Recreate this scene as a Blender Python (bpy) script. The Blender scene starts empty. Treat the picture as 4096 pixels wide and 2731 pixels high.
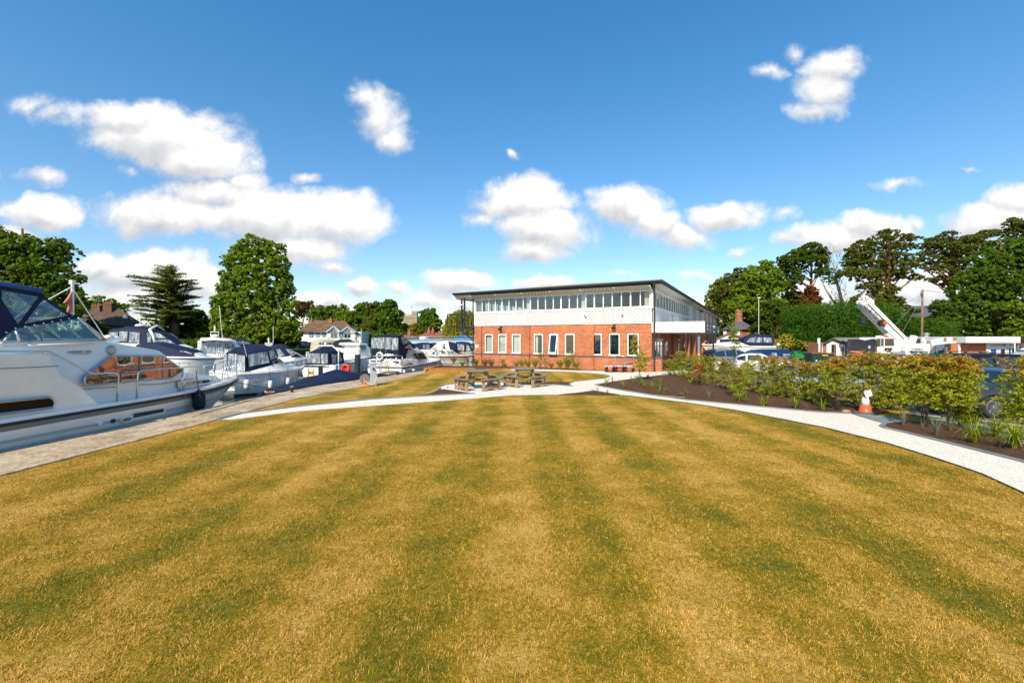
import bpy, bmesh, math, random
import numpy as np
from mathutils import Vector, Matrix
SC = bpy.context.scene
COL = SC.collection
R = math.radians
random.seed(7); rng = np.random.default_rng(7)
# ---- camera model: measurements from the photograph turned into metres
F, CX, HY, CAMH = 1686.0, 2048.0, 1349.0, 2.1
WZ = -0.95                                   # river level; the quay and lawn are z = 0
def G(x, y, z=0.0):
    Y = F*(CAMH-z)/(y-HY); return Vector(((x-CX)/F*Y, Y, z))
def P(x, y, Y): return Vector(((x-CX)/F*Y, Y, CAMH-(y-HY)/F*Y))

cam = bpy.data.cameras.new('camera'); co = bpy.data.objects.new('camera', cam); COL.objects.link(co)
co.location = (0, 0, CAMH); co.rotation_euler = (R(90), 0, 0)
cam.sensor_width = 36; cam.lens = F/4096*36; cam.shift_y = (HY-1365.5)/4096; cam.clip_end = 4000; cam.clip_start = .05
SC.camera = co

# ---- object helpers
def tag(o, label=None, cat=None, group=None, kind=None):
    if label: o['label'] = label
    if cat: o['category'] = cat
    if group: o['group'] = group
    if kind: o['kind'] = kind
    return o
def thing(name, label, cat, loc=(0,0,0), rz=0, group=None, parent=None):
    o = bpy.data.objects.new(name, None); COL.objects.link(o)
    o.empty_display_size = .2
    o.location = loc; o.rotation_euler = (0, 0, rz)
    return tag(o, label, cat, group)
def copy_tree(o, parent=None):
    c = o.copy(); COL.objects.link(c); c.parent = parent
    for ch in [x for x in bpy.data.objects if x.parent == o]: copy_tree(ch, c)
    return c
def wmat(o):
    m = Matrix.LocRotScale(o.location, o.rotation_euler, o.scale)
    return wmat(o.parent) @ m if o.parent else m
class MB:
    def __init__(s): s.v = []; s.f = []; s.m = None; s.mi = []; s.cur = 0
    def add(s, vs, fs):
        b = len(s.v)
        if s.m is not None: vs = [s.m @ Vector(v) for v in vs]
        s.v += [tuple(v) for v in vs]; s.f += [tuple(b+i for i in f) for f in fs]; s.mi += [s.cur]*len(fs)
        return s
    def box(s, c, d, rz=0, ry=0, rx=0):
        M = Matrix.Translation(c) @ Matrix.Rotation(rz,4,'Z') @ Matrix.Rotation(ry,4,'Y') @ Matrix.Rotation(rx,4,'X')
        h = [x/2 for x in d]
        vs = [M @ Vector((a*h[0], b*h[1], e*h[2])) for a in (-1,1) for b in (-1,1) for e in (-1,1)]
        return s.add(vs, [(0,1,3,2),(4,6,7,5),(0,4,5,1),(2,3,7,6),(0,2,6,4),(1,5,7,3)])
    def bb(s, x0,x1,y0,y1,z0,z1): return s.box(((x0+x1)/2,(y0+y1)/2,(z0+z1)/2),(abs(x1-x0),abs(y1-y0),abs(z1-z0)))
    def bar(s, p0, p1, w, h=None, up=(0,0,1)):
        p0, p1 = Vector(p0), Vector(p1); h = h or w; d = (p1-p0).normalized(); u = Vector(up)
        if abs(d.dot(u)) > .98: u = Vector((0,1,0))
        a = d.cross(u).normalized(); b = a.cross(d)
        vs = [p + a*i*w/2 + b*j*h/2 for p in (p0,p1) for i,j in ((-1,-1),(1,-1),(1,1),(-1,1))]
        return s.add(vs, [(3,2,1,0),(4,5,6,7),(0,1,5,4),(1,2,6,5),(2,3,7,6),(3,0,4,7)])
    def tube(s, pts, r, n=8, cap=True):
        pts = [Vector(p) for p in pts]; k = len(pts)
        rs = r if isinstance(r, (list, tuple)) else [r]*k
        vs = []; pa = None
        for i, p in enumerate(pts):
            d = (pts[min(i+1,k-1)]-pts[max(i-1,0)])
            d = d.normalized() if d.length > 1e-9 else Vector((0,0,1))
            if pa is None:
                u = Vector((0,0,1)) if abs(d.z) < .9 else Vector((1,0,0)); a = d.cross(u).normalized()
            else:
                a = (pa - d*pa.dot(d)); a = a.normalized() if a.length > 1e-6 else d.orthogonal().normalized()
            pa = a; b = d.cross(a)
            vs += [p + (a*math.cos(2*math.pi*j/n)+b*math.sin(2*math.pi*j/n))*rs[i] for j in range(n)]
        fs = [(i*n+j, i*n+(j+1)%n, (i+1)*n+(j+1)%n, (i+1)*n+j) for i in range(k-1) for j in range(n)]
        if cap: fs += [tuple(range(n-1,-1,-1)), tuple((k-1)*n+j for j in range(n))]
        return s.add(vs, fs)
    def lathe(s, prof, c=(0,0,0), n=16, axis='Z'):
        vs = []; k = len(prof)
        for r, z in prof:
            for j in range(n):
                a = 2*math.pi*j/n; x, y = r*math.cos(a), r*math.sin(a)
                v = (x,y,z) if axis=='Z' else ((x,z,y) if axis=='Y' else (z,x,y))
                vs.append(Vector(v)+Vector(c))
        fs = [(i*n+j, i*n+(j+1)%n, (i+1)*n+(j+1)%n, (i+1)*n+j) for i in range(k-1) for j in range(n)]
        fs += [tuple(range(n-1,-1,-1)), tuple((k-1)*n+j for j in range(n))]
        return s.add(vs, fs)
    def ell(s, c, r, n=12, m=8):
        r = (r,r,r) if not isinstance(r,(tuple,list)) else r
        vs = [Vector(c)+Vector((0,0,-r[2]))]
        for i in range(1,m):
            ph = -math.pi/2+math.pi*i/m
            for j in range(n):
                a = 2*math.pi*j/n
                vs.append(Vector(c)+Vector((r[0]*math.cos(ph)*math.cos(a), r[1]*math.cos(ph)*math.sin(a), r[2]*math.sin(ph))))
        vs.append(Vector(c)+Vector((0,0,r[2])))
        fs = [(0,1+(j+1)%n,1+j) for j in range(n)]
        fs += [(1+i*n+j,1+i*n+(j+1)%n,1+(i+1)*n+(j+1)%n,1+(i+1)*n+j) for i in range(m-2) for j in range(n)]
        t = len(vs)-1; b = 1+(m-2)*n
        fs += [(b+j,b+(j+1)%n,t) for j in range(n)]
        return s.add(vs, fs)
    def prism(s, poly, h, flip=False):          # poly: list of 3D points, extruded by vector h
        n = len(poly); h = Vector(h); poly = [Vector(p) for p in poly]
        vs = poly + [p+h for p in poly]
        fs = [tuple(range(n-1,-1,-1)), tuple(range(n,2*n))] + [(i,(i+1)%n,n+(i+1)%n,n+i) for i in range(n)]
        return s.add(vs, fs)
    def poly(s, pts): return s.add(pts, [tuple(range(len(pts)))])
    def loft(s, secs, closed=True, caps=True):
        n = len(secs[0]); k = len(secs); vs = [p for q in secs for p in q]
        fs = [(i*n+j, i*n+(j+1)%n, (i+1)*n+(j+1)%n, (i+1)*n+j) for i in range(k-1) for j in range(n if closed else n-1)]
        if caps and closed: fs += [tuple(range(n-1,-1,-1)), tuple((k-1)*n+j for j in range(n))]
        return s.add(vs, fs)
    def torus(s, c, R0, r0, axis='Z', n=20, m=8, a0=0, a1=2*math.pi):
        full = abs(a1-a0-2*math.pi) < 1e-6; k = n if full else n+1; vs = []
        for i in range(k):
            a = a0+(a1-a0)*i/n
            for j in range(m):
                b = 2*math.pi*j/m; x,y,z = (R0+r0*math.cos(b))*math.cos(a),(R0+r0*math.cos(b))*math.sin(a),r0*math.sin(b)
                v = (x,y,z) if axis=='Z' else ((x,z,y) if axis=='Y' else (z,x,y))
                vs.append(Vector(v)+Vector(c))
        fs = [(i*m+j,((i+1)%k)*m+j,((i+1)%k)*m+(j+1)%m,i*m+(j+1)%m) for i in range(n) for j in range(m)]
        return s.add(vs, fs)
    def build(s, name, mat, parent=None, smooth=False, world=False, bevel=0, auto=None):
        me = bpy.data.meshes.new(name)
        vs = s.v
        if world and parent is not None:
            Mi = wmat(parent).inverted(); vs = [Mi @ Vector(v) for v in vs]
        me.from_pydata([tuple(v) for v in vs], [], s.f)
        mats = mat if isinstance(mat, (list, tuple)) else [mat]
        for m in mats: me.materials.append(m)
        if len(mats) > 1: me.polygons.foreach_set('material_index', s.mi)
        bm = bmesh.new(); bm.from_mesh(me); bmesh.ops.recalc_face_normals(bm, faces=bm.faces); bm.to_mesh(me); bm.free()
        if smooth or auto: me.polygons.foreach_set('use_smooth', [True]*len(me.polygons))
        if auto: me.set_sharp_from_angle(angle=R(auto))
        me.update()
        o = bpy.data.objects.new(name, me); COL.objects.link(o); o.parent = parent
        if bevel:
            b = o.modifiers.new('bevel','BEVEL'); b.width = bevel; b.segments = 2; b.limit_method = 'ANGLE'; b.angle_limit = R(35)
        return o
def struct(o, label=None): o['kind'] = 'structure'; return tag(o, label)

def text(s, name, size, mat, parent, loc, rot, ext=.004, align='CENTER', sx=1.0):
    cu = bpy.data.curves.new(name, 'FONT'); cu.body = s; cu.size = size; cu.extrude = ext
    cu.align_x = align; cu.align_y = 'CENTER'; cu.materials.append(mat)
    o = bpy.data.objects.new(name, cu); COL.objects.link(o); o.parent = parent; o.location = loc; o.rotation_euler = rot; 
    dg = bpy.context.evaluated_depsgraph_get(); me = bpy.data.meshes.new_from_object(o.evaluated_get(dg)); bpy.data.objects.remove(o)
    o = bpy.data.objects.new(name, me); COL.objects.link(o); o.parent = parent; o.location = loc; o.rotation_euler = rot; o.scale = (sx,1,1)
    if not me.materials: me.materials.append(mat)
    return o

# ---- materials
class NT:
    def __init__(s, mat_or_world):
        s.nt = mat_or_world.node_tree; s.nt.nodes.clear()
    def n(s, t, **kw):
        nd = s.nt.nodes.new(t)
        for k, v in kw.items():
            if k == 'inp':
                for a, b in v.items(): nd.inputs[a].default_value = b
            else: setattr(nd, k, v)
        return nd
    def l(s, a, b): s.nt.links.new(a, b)
    def set(s, sock, v):
        if hasattr(v, 'is_output') or isinstance(v, bpy.types.NodeSocket): s.l(v, sock)
        else: sock.default_value = v
    def math(s, op, a, b=None, clamp=False, c=None):
        m = s.n('ShaderNodeMath', operation=op, use_clamp=clamp); s.set(m.inputs[0], a)
        if b is not None: s.set(m.inputs[1], b)
        if c is not None: s.set(m.inputs[2], c)
        return m.outputs[0]
    def mix(s, f, a, b, bt='MIX'):
        m = s.n('ShaderNodeMix', data_type='RGBA', blend_type=bt); s.set(m.inputs[0], f)
        for k, v in ((6,a),(7,b)):
            if isinstance(v,(tuple,list)): v = (*v[:3],1)
            s.set(m.inputs[k], v)
        return m.outputs[2]
    def noise(s, vec, scale, detail=4, rough=.55, dim='3D', out=0):
        m = s.n('ShaderNodeTexNoise', noise_dimensions=dim, inp={'Scale':scale,'Detail':detail,'Roughness':rough})
        if vec is not None: s.l(vec, m.inputs['Vector'])
        return m.outputs[out]
    def ss(s, x, a, b):
        m = s.n('ShaderNodeMapRange', interpolation_type='SMOOTHSTEP', clamp=True); s.set(m.inputs[0], x)
        m.inputs[1].default_value = a; m.inputs[2].default_value = b; return m.outputs[0]
    def ramp(s, f, pts):
        r = s.n('ShaderNodeValToRGB'); e = r.color_ramp.elements
        while len(e) < len(pts): e.new(.5)
        for i,(p,c) in enumerate(pts): e[i].position = p; e[i].color = (*c[:3],1)
        s.l(f, r.inputs[0]); return r.outputs[0]
    def bump(s, h, st, dist=.01, nrm=None):
        b = s.n('ShaderNodeBump', inp={'Strength':st,'Distance':dist}); s.l(h, b.inputs['Height'])
        if nrm is not None: s.l(nrm, b.inputs['Normal'])
        return b.outputs[0]
MATS = {}
def newmat(name):
    m = bpy.data.materials.new(name); m.use_nodes = True; MATS[name] = m; return m, NT(m)
def out(t, sh):
    o = t.n('ShaderNodeOutputMaterial'); t.l(sh, o.inputs[0])
def bsdf(t, col, rough=.6, metal=0, spec=.5, nrm=None, coat=0):
    b = t.n('ShaderNodeBsdfPrincipled')
    if isinstance(col,(tuple,list)): b.inputs['Base Color'].default_value = (*col[:3],1)
    else: t.l(col, b.inputs['Base Color'])
    t.set(b.inputs['Roughness'], rough); b.inputs['Metallic'].default_value = metal
    b.inputs['Specular IOR Level'].default_value = spec; b.inputs['Coat Weight'].default_value = coat; b.inputs['Coat Roughness'].default_value = .05
    if nrm is not None: t.l(nrm, b.inputs['Normal'])
    return b
def M(name, col, rough=.5, metal=0, var=.12, vs=3.0, dirt=0, bump=0, bs=60, spec=.5, coat=0):
    """plain painted / moulded surface with slight unevenness, optional grime and fine relief"""
    m, t = newmat(name)
    tc = t.n('ShaderNodeTexCoord').outputs['Object']
    n1 = t.noise(tc, vs, 5, .6)
    c = t.mix(t.math('MULTIPLY', t.ss(n1,.3,.7), 1.0), tuple(x*(1-var) for x in col), tuple(min(1,x*(1+var*.6)) for x in col))
    if dirt:
        n2 = t.noise(tc, vs*2.7, 8, .7)
        c = t.mix(t.math('MULTIPLY', t.ss(n2,.52,.72), dirt), c, (.09,.075,.055))
    nr = t.bump(t.noise(tc, bs, 4, .6), bump, .01) if bump else None
    rr = t.math('ADD', t.math('MULTIPLY', n1, .16), rough-.08) if rough > .1 else rough
    out(t, bsdf(t, c, rr, metal, spec, nr, coat).outputs[0]); return m

M('gelcoat', (.85,.82,.76), .22, var=.05, vs=1.2, dirt=.10, coat=.4)
M('gelcoat_cream', (.74,.70,.62), .3, var=.05, vs=1.2, dirt=.12, coat=.3)
M('gelcoat_grey', (.52,.53,.54), .3, var=.06, vs=1.2, dirt=.1, coat=.3)
M('hull_grey', (.16,.17,.18), .35, var=.12, vs=2)
M('hull_blue', (.012,.03,.09), .3, var=.12, vs=2)
M('rubber_black', (.018,.018,.018), .6, var=.2, vs=6)
M('rope', (.42,.38,.30), .9, var=.2, vs=30)
M('rope_dark', (.03,.035,.05), .9, var=.2, vs=30)
M('canvas_navy', (.008,.013,.047), .75, var=.35, vs=2.5, bump=.5, bs=9, spec=.3)
M('canvas_ink', (.007,.010,.026), .75, var=.35, vs=2.5, bump=.5, bs=9, spec=.3)
M('canvas_blue', (.015,.085,.30), .7, var=.25, vs=2.5, bump=.4, bs=9, spec=.3)
M('canvas_beige', (.50,.42,.30), .8, var=.2, vs=2.5, bump=.4, bs=9)
M('canvas_black', (.012,.012,.014), .8, var=.3, vs=2.5, bump=.4, bs=9)
M('cover_white', (.66,.66,.66), .6, var=.15, vs=2, bump=.6, bs=6)
M('steel', (.70,.70,.68), .18, metal=1, var=.08)
M('alu', (.55,.56,.58), .35, metal=1, var=.1)
M('bright_orange', (.85,.22,.02), .4)
M('galv', (.42,.44,.46), .5, metal=.7, var=.2, vs=8)
M('board_white', (.64,.63,.60), .5, var=.05, vs=2.5, dirt=.15)
M('white_paint', (.76,.75,.72), .45, var=.05, vs=2.5, dirt=.12)
M('board_gap', (.14,.13,.12), .8)
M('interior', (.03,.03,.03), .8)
M('white_pvc', (.82,.82,.80), .3, var=.03, vs=2, dirt=.05)
M('cream_board', (.74,.70,.60), .6, var=.08, vs=2, dirt=.15)
M('grey_paint', (.20,.22,.24), .5, var=.1, vs=3, dirt=.1)
M('dark_metal', (.035,.038,.042), .45, var=.2, vs=4, metal=.3)
M('gutter_black', (.028,.030,.034), .5, var=.5, vs=5, dirt=.35)
M('black_plastic', (.02,.02,.02), .5, var=.2, vs=8)
M('orange_plastic', (.80,.10,.02), .4, var=.08, vs=6)
M('red_plastic', (.62,.02,.015), .35, var=.08, vs=6)
M('red_cloth', (.55,.03,.03), .8, var=.25, vs=6)
M('yellow_paint', (.80,.42,.02), .5, var=.1, vs=6)
M('white_rubber', (.72,.71,.66), .5, var=.08, vs=6, dirt=.25)
M('blue_cap', (.015,.06,.25), .5, var=.1, vs=6)
M('tyre', (.022,.022,.022), .8, var=.3, vs=12)
M('alloy', (.55,.56,.57), .28, metal=.9, var=.08)
M('number_white', (.75,.75,.72), .5, var=.04)
M('number_yellow', (.80,.55,.02), .5, var=.04)
M('sign_slate', (.075,.085,.105), .45, var=.1, vs=1)
M('sign_white', (.80,.80,.80), .5, var=.03)
M('sign_grey', (.28,.29,.28), .5, var=.03)
M('sign_navy', (.012,.02,.07), .5, var=.03)
M('sign_red', (.55,.03,.03), .5, var=.03)
M('sign_blue', (.02,.075,.17), .5, var=.1)
M('skin', (.50,.27,.18), .55, var=.08, vs=8)
M('hair_grey', (.32,.28,.25), .8, var=.2, vs=20)
M('hair_brown', (.08,.045,.025), .8, var=.2, vs=20)
M('shirt_blue', (.32,.50,.62), .8, var=.1, vs=6)
M('shirt_dark', (.07,.075,.08), .8, var=.1, vs=6)
M('trousers', (.05,.06,.10), .8, var=.1, vs=6)
M('crane_white', (.74,.72,.66), .42, var=.07, vs=1.5, dirt=.22)
M('bridge_blue', (.34,.52,.66), .5, var=.1, vs=.5, dirt=.12)
M('seat_cream', (.60,.54,.42), .6, var=.1)
M('terracotta', (.50,.13,.05), .8, var=.2, vs=5)
M('skip_green', (.015,.06,.035), .5, var=.3, vs=3, dirt=.3)
M('fence_green', (.006,.07,.05), .45, var=.2, vs=2)
M('tarp_black', (.02,.018,.018), .55, var=.3, vs=2, bump=.7, bs=4)
M('bag_pink', (.50,.16,.14), .8, var=.35, vs=5, bump=.5, bs=12)
M('bark', (.11,.075,.05), .9, var=.4, vs=6, bump=.8, bs=25)
M('bark_red', (.24,.10,.05), .9, var=.4, vs=6, bump=.8, bs=25)
M('bark_pale', (.40,.34,.27), .9, var=.25, vs=6, bump=.6, bs=25)
M('pole_wood', (.22,.14,.08), .9, var=.35, vs=5, bump=.5, bs=30)
M('cane', (.55,.42,.24), .8, var=.2, vs=5)
M('stone_white', (.78,.77,.74), .8, var=.1, vs=5)
M('rock', (.30,.20,.13), .9, var=.3, vs=6, bump=.6, bs=20)
for nm, c, mt in (('car_silver',(.42,.43,.44),.7),('car_white',(.78,.79,.80),.0),('car_blue',(.012,.035,.12),.3),('car_grey',(.045,.05,.06),.4),('car_dark',(.008,.009,.013),.0),('car_sky',(.20,.28,.40),.5),('car_brightblue',(.01,.12,.48),.2),('car_black',(.02,.02,.022),.3)):
    M(nm, c, .5 if nm=='car_dark' else .28, spec=.25 if nm=='car_dark' else .5, metal=mt, var=.03, coat=0 if nm in ('car_dark','car_black') else (.3 if nm=='car_grey' else .7))
def glassm(name, tint, trans, rough=.02, wave=0):
    m, t = newmat(name)
    tr = t.n('ShaderNodeBsdfTransparent'); tr.inputs[0].default_value = (*tint,1)
    gl = t.n('ShaderNodeBsdfGlossy', inp={'Roughness':rough}); gl.inputs[0].default_value = (.9,.93,.95,1)
    fr = t.n('ShaderNodeLayerWeight', inp={'Blend':.5})
    if wave:
        tc = t.n('ShaderNodeTexCoord').outputs['Object']; b = t.bump(t.noise(tc, 3.5, 3, .6), wave, .05)
        t.l(b, gl.inputs['Normal']); t.l(b, fr.inputs['Normal'])
    f = t.math('ADD', t.math('MULTIPLY', t.math('POWER', fr.outputs['Facing'], 4.0), .9), .045+(1-trans)*.25, clamp=True)
    mx = t.n('ShaderNodeMixShader'); t.l(f, mx.inputs[0]); t.l(tr.outputs[0], mx.inputs[1]); t.l(gl.outputs[0], mx.inputs[2])
    out(t, mx.outputs[0]); return m
glassm('clear_vinyl', (.86,.88,.88), .85, .05, .35)
glassm('screen_glass', (.72,.80,.78), .86, .02)
glassm('window_glass', (.87,.90,.89), .86, .01, .04)
def darkglass(name, col, wave=.03, spec=1.0):
    m, t = newmat(name); tc = t.n('ShaderNodeTexCoord').outputs['Object']
    b = bsdf(t, col, .03, 0, spec, t.bump(t.noise(tc, 2.0, 2, .5), wave, .05)); b.inputs['IOR'].default_value = 1.6
    out(t, b.outputs[0]); return m
darkglass('boat_glass', (.006,.007,.008), .05)
MATS['boat_glass'].node_tree.nodes['Principled BSDF'].inputs['IOR'].default_value = 2.3
darkglass('hull_glass', (.012,.010,.007), .05, .15)
darkglass('car_glass', (.015,.018,.02), .02)
darkglass('dark_pane', (.012,.015,.014), .03)
darkglass('lamp_glass', (.45,.46,.47), .2)
darkglass('red_lamp', (.5,.01,.01), .2)
darkglass('amber_lamp', (.9,.18,.01), .2)

# brick: u runs along the wall (x + y), v is height
def brickm(name, c1, c2, mortar, sc=1.0):
    m, t = newmat(name); tc = t.n('ShaderNodeTexCoord').outputs['Object']
    s = t.n('ShaderNodeSeparateXYZ'); t.l(tc, s.inputs[0])
    u = t.math('ADD', s.outputs[0], s.outputs[1]); c = t.n('ShaderNodeCombineXYZ'); t.l(u, c.inputs[0]); t.l(s.outputs[2], c.inputs[1])
    b = t.n('ShaderNodeTexBrick', inp={'Scale':1.0,'Mortar Size':.009*sc,'Mortar Smooth':.2,'Bias':0.0,'Brick Width':.24*sc,'Row Height':.08*sc})
    b.inputs['Color1'].default_value = (*c1,1); b.inputs['Color2'].default_value = (*c2,1); b.inputs['Mortar'].default_value = (*mortar,1)
    t.l(c.outputs[0], b.inputs['Vector'])
    n = t.noise(tc, .9, 6, .65); n2 = t.noise(c.outputs[0], 7, 3, .7)
    col = t.mix(.75, b.outputs[0], t.ramp(n, [(.3,(.62,.60,.60)),(.7,(1.2,1.15,1.1))]), 'MULTIPLY')
    col = t.mix(.6, col, t.ramp(n2, [(.3,(.62,.6,.6)),(.65,(1.25,1.2,1.15))]), 'MULTIPLY')
    out(t, bsdf(t, col, .85, nrm=t.bump(b.outputs['Fac'], -.6, .01)).outputs[0]); return m
brickm('brick_orange', (.56,.15,.046), (.36,.082,.03), (.50,.34,.21))
brickm('brick_band', (.10,.075,.085), (.075,.06,.07), (.25,.2,.17))
brickm('brick_old', (.42,.13,.06), (.26,.075,.04), (.36,.26,.18))
brickm('brick_dark', (.16,.06,.045), (.10,.045,.04), (.2,.15,.12))
brickm('stone_tower', (.40,.34,.24), (.30,.25,.17), (.25,.22,.17), 3)
def tilem(name, a, b, moss, row=.16, axis=2):
    m, t = newmat(name); tc = t.n('ShaderNodeTexCoord').outputs['Object']
    s = t.n('ShaderNodeSeparateXYZ'); t.l(tc, s.inputs[0])
    c = t.n('ShaderNodeCombineXYZ'); t.l(t.math('ADD', s.outputs[0], s.outputs[1]), c.inputs[0]); t.l(s.outputs[2], c.inputs[1])
    br = t.n('ShaderNodeTexBrick', inp={'Scale':1.0,'Mortar Size':.02,'Brick Width':.3,'Row Height':row})
    br.inputs['Color1'].default_value = (*a,1); br.inputs['Color2'].default_value = (*b,1); br.inputs['Mortar'].default_value = (*[x*.5 for x in a],1)
    t.l(c.outputs[0], br.inputs['Vector'])
    col = t.mix(t.ss(t.noise(tc, .8, 7, .7), .45,.7), br.outputs[0], moss)
    out(t, bsdf(t, col, .9, nrm=t.bump(br.outputs['Fac'], -.5, .02)).outputs[0]); return m
tilem('tile_brown', (.17,.085,.045), (.11,.06,.035), (.20,.13,.035))
tilem('tile_dark', (.10,.065,.05), (.075,.05,.04), (.13,.07,.04))
tilem('tile_red', (.34,.10,.05), (.22,.07,.04), (.2,.09,.04))
tilem('slate', (.13,.11,.13), (.10,.09,.11), (.12,.10,.11))
tilem('roof_sheet', (.46,.38,.20), (.40,.33,.18), (.36,.31,.2), row=.5)
tilem('asbestos', (.25,.22,.18), (.20,.18,.15), (.13,.12,.07), row=.4)
def woodm(name, a, b, sc=14, ax=(1,8,8), rough=.8):
    m, t = newmat(name); tc = t.n('ShaderNodeTexCoord').outputs['Object']
    mp = t.n('ShaderNodeMapping'); mp.inputs['Scale'].default_value = ax; t.l(tc, mp.inputs[0])
    n = t.noise(mp.outputs[0], sc*.3, 6, .65); n2 = t.noise(tc, 1.3, 3, .5)
    col = t.mix(t.ss(n,.3,.7), a, b); col = t.mix(.5, col, t.ramp(n2,[(.3,(.7,.7,.7)),(.7,(1.2,1.2,1.2))]), 'MULTIPLY')
    out(t, bsdf(t, col, rough, nrm=t.bump(n, .35, .01)).outputs[0]); return m
woodm('wood_weathered', (.18,.11,.055), (.42,.28,.15))
woodm('wood_top', (.13,.10,.07), (.32,.25,.17))
woodm('wood_planter', (.42,.17,.03), (.58,.27,.06), 6)
woodm('wood_plank', (.16,.10,.07), (.28,.18,.12))
# ---- daylight: Nishita sky, one sun, cumulus in the same sky
SUN_AZ, SUN_EL = R(22), R(41)         # sun stands behind the camera, 22 degrees to the left
W = bpy.data.worlds.new('World'); SC.world = W; W.use_nodes = True
t = NT(W)
sky = t.n('ShaderNodeTexSky', sky_type='NISHITA', sun_disc=False, sun_elevation=SUN_EL, altitude=0, air_density=1.0, dust_density=.25, ozone_density=3.0)
sky.sun_rotation = R(180)+SUN_AZ
tc = t.n('ShaderNodeTexCoord').outputs['Generated']
sp = t.n('ShaderNodeSeparateXYZ'); t.l(tc, sp.inputs[0])
yy = t.math('MAXIMUM', t.math('ABSOLUTE', sp.outputs[1]), .08)
cb = t.n('ShaderNodeCombineXYZ'); t.l(t.math('DIVIDE', sp.outputs[0], yy), cb.inputs[0]); t.l(t.math('DIVIDE', sp.outputs[2], yy), cb.inputs[1])
uv = cb.outputs[0]
def warp(vec, sc, amt, det):
    n = t.n('ShaderNodeTexNoise', inp={'Scale':sc,'Detail':det,'Roughness':.6}); t.l(vec, n.inputs['Vector'])
    a = t.n('ShaderNodeVectorMath', operation='SUBTRACT'); t.l(n.outputs['Color'], a.inputs[0]); a.inputs[1].default_value = (.5,.5,.5)
    b = t.n('ShaderNodeVectorMath', operation='MULTIPLY_ADD'); t.l(a.outputs[0], b.inputs[0]); b.inputs[1].default_value = (amt,amt*.7,0); t.l(vec, b.inputs[2])
    return b.outputs[0]
wv = warp(warp(uv, 2.6, .16, 3), 9, .085, 6)
# each heap of cloud: centre and half axes, measured in the photograph's native pixels, density
CL = [(640,560,330,120,1.0),(520,490,210,75,.9),(800,640,230,95,1.0),(960,720,110,60,.7),(250,470,140,60,.42),(150,410,110,45,.4),
 (860,770,260,60,.9),(700,850,340,90,1.0),(1100,850,330,110,1.0),(1380,880,220,90,1.0),(1200,980,260,80,.9),(520,860,150,40,.6),(1330,1050,150,40,.6),
 (150,830,170,65,1.0),(30,930,120,60,.9),(180,700,100,38,.45),(0,690,40,30,.6),
 (600,1080,300,85,1.0),(420,1050,160,60,.9),(760,1130,240,80,.9),(1300,1200,170,45,.9),(560,1190,320,70,.8),
 (1430,400,110,80,.5),(1500,480,130,110,.55),(1560,560,110,80,.5),(1390,370,60,35,.42),
 (1475,1130,70,45,.9),(1610,1150,60,32,.7),(1850,1130,130,50,.95),(1740,1200,120,40,.7),(2150,1140,130,42,.85),
 (2090,800,230,80,1.0),(2180,900,220,90,1.0),(2130,990,150,55,.9),(1920,860,80,50,.5),(2060,735,60,40,.4),(2055,645,35,22,.45),
 (2520,830,180,85,1.0),(2600,880,120,70,.9),(2740,940,130,55,.8),(2900,880,150,55,.85),(2990,860,80,50,.5),
 (3330,950,200,75,.9),(3500,900,200,65,.85),(3200,960,110,45,.6),(3360,260,140,90,.62),(3320,350,130,110,.62),(3290,420,140,60,.6),(3190,190,60,45,.42),(3080,275,100,40,.46),(3600,745,130,26,.5),
 (4000,880,240,80,1.0),(4080,800,140,60,.8),(3800,1130,260,90,1.0),(3560,1140,200,80,.9),(3050,1180,120,90,.6),(2800,1100,120,30,.45),(2680,900,60,60,.8),(3300,1200,240,70,.8),(1000,1240,160,40,.8),(1480,1255,140,35,.7),(1900,1210,90,30,.7),(200,1180,150,60,.8),(2300,1190,90,30,.5),(2500,1080,70,22,.35),(1250,700,90,25,.38),(480,700,50,30,.35),(3120,850,70,40,.42),(3900,700,60,16,.3),(2960,1010,60,26,.5),(3650,870,90,40,.5)]
acc = None; acc2 = None
for (x,y,rx,ry,d) in CL:
    cu, cv = (x-CX)/F, (HY-y)/F
    a = t.n('ShaderNodeVectorMath', operation='SUBTRACT'); t.l(wv, a.inputs[0]); a.inputs[1].default_value = (cu,cv,0)
    b = t.n('ShaderNodeVectorMath', operation='MULTIPLY'); t.l(a.outputs[0], b.inputs[0]); b.inputs[1].default_value = (F/rx/1.25, F/ry/1.3, 0)
    c = t.n('ShaderNodeVectorMath', operation='LENGTH'); t.l(b.outputs[0], c.inputs[0])
    m = t.math('MULTIPLY', t.math('SUBTRACT', 1.0, c.outputs['Value'], clamp=True), d)
    acc = m if acc is None else t.math('MAXIMUM', acc, m)
    a2 = t.n('ShaderNodeVectorMath', operation='ADD'); t.l(b.outputs[0], a2.inputs[0]); a2.inputs[1].default_value = (.12,.38,0)
    c2 = t.n('ShaderNodeVectorMath', operation='LENGTH'); t.l(a2.outputs[0], c2.inputs[0])
    m2 = t.math('MULTIPLY', t.math('SUBTRACT', 1.0, c2.outputs['Value'], clamp=True), d)
    acc2 = m2 if acc2 is None else t.math('MAXIMUM', acc2, m2)
fn = t.noise(uv, 14, 6, .62); fn2 = t.noise(uv, 5, 4, .6)
gate = t.ss(acc, .0, .12)
nz = t.math('ADD', t.math('MULTIPLY', t.math('SUBTRACT', fn, .5), .75), t.math('MULTIPLY', t.math('SUBTRACT', fn2, .5), .45))
dens = t.math('ADD', acc, t.math('MULTIPLY', nz, gate))
alpha = t.ss(dens, .03, .50)
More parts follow.
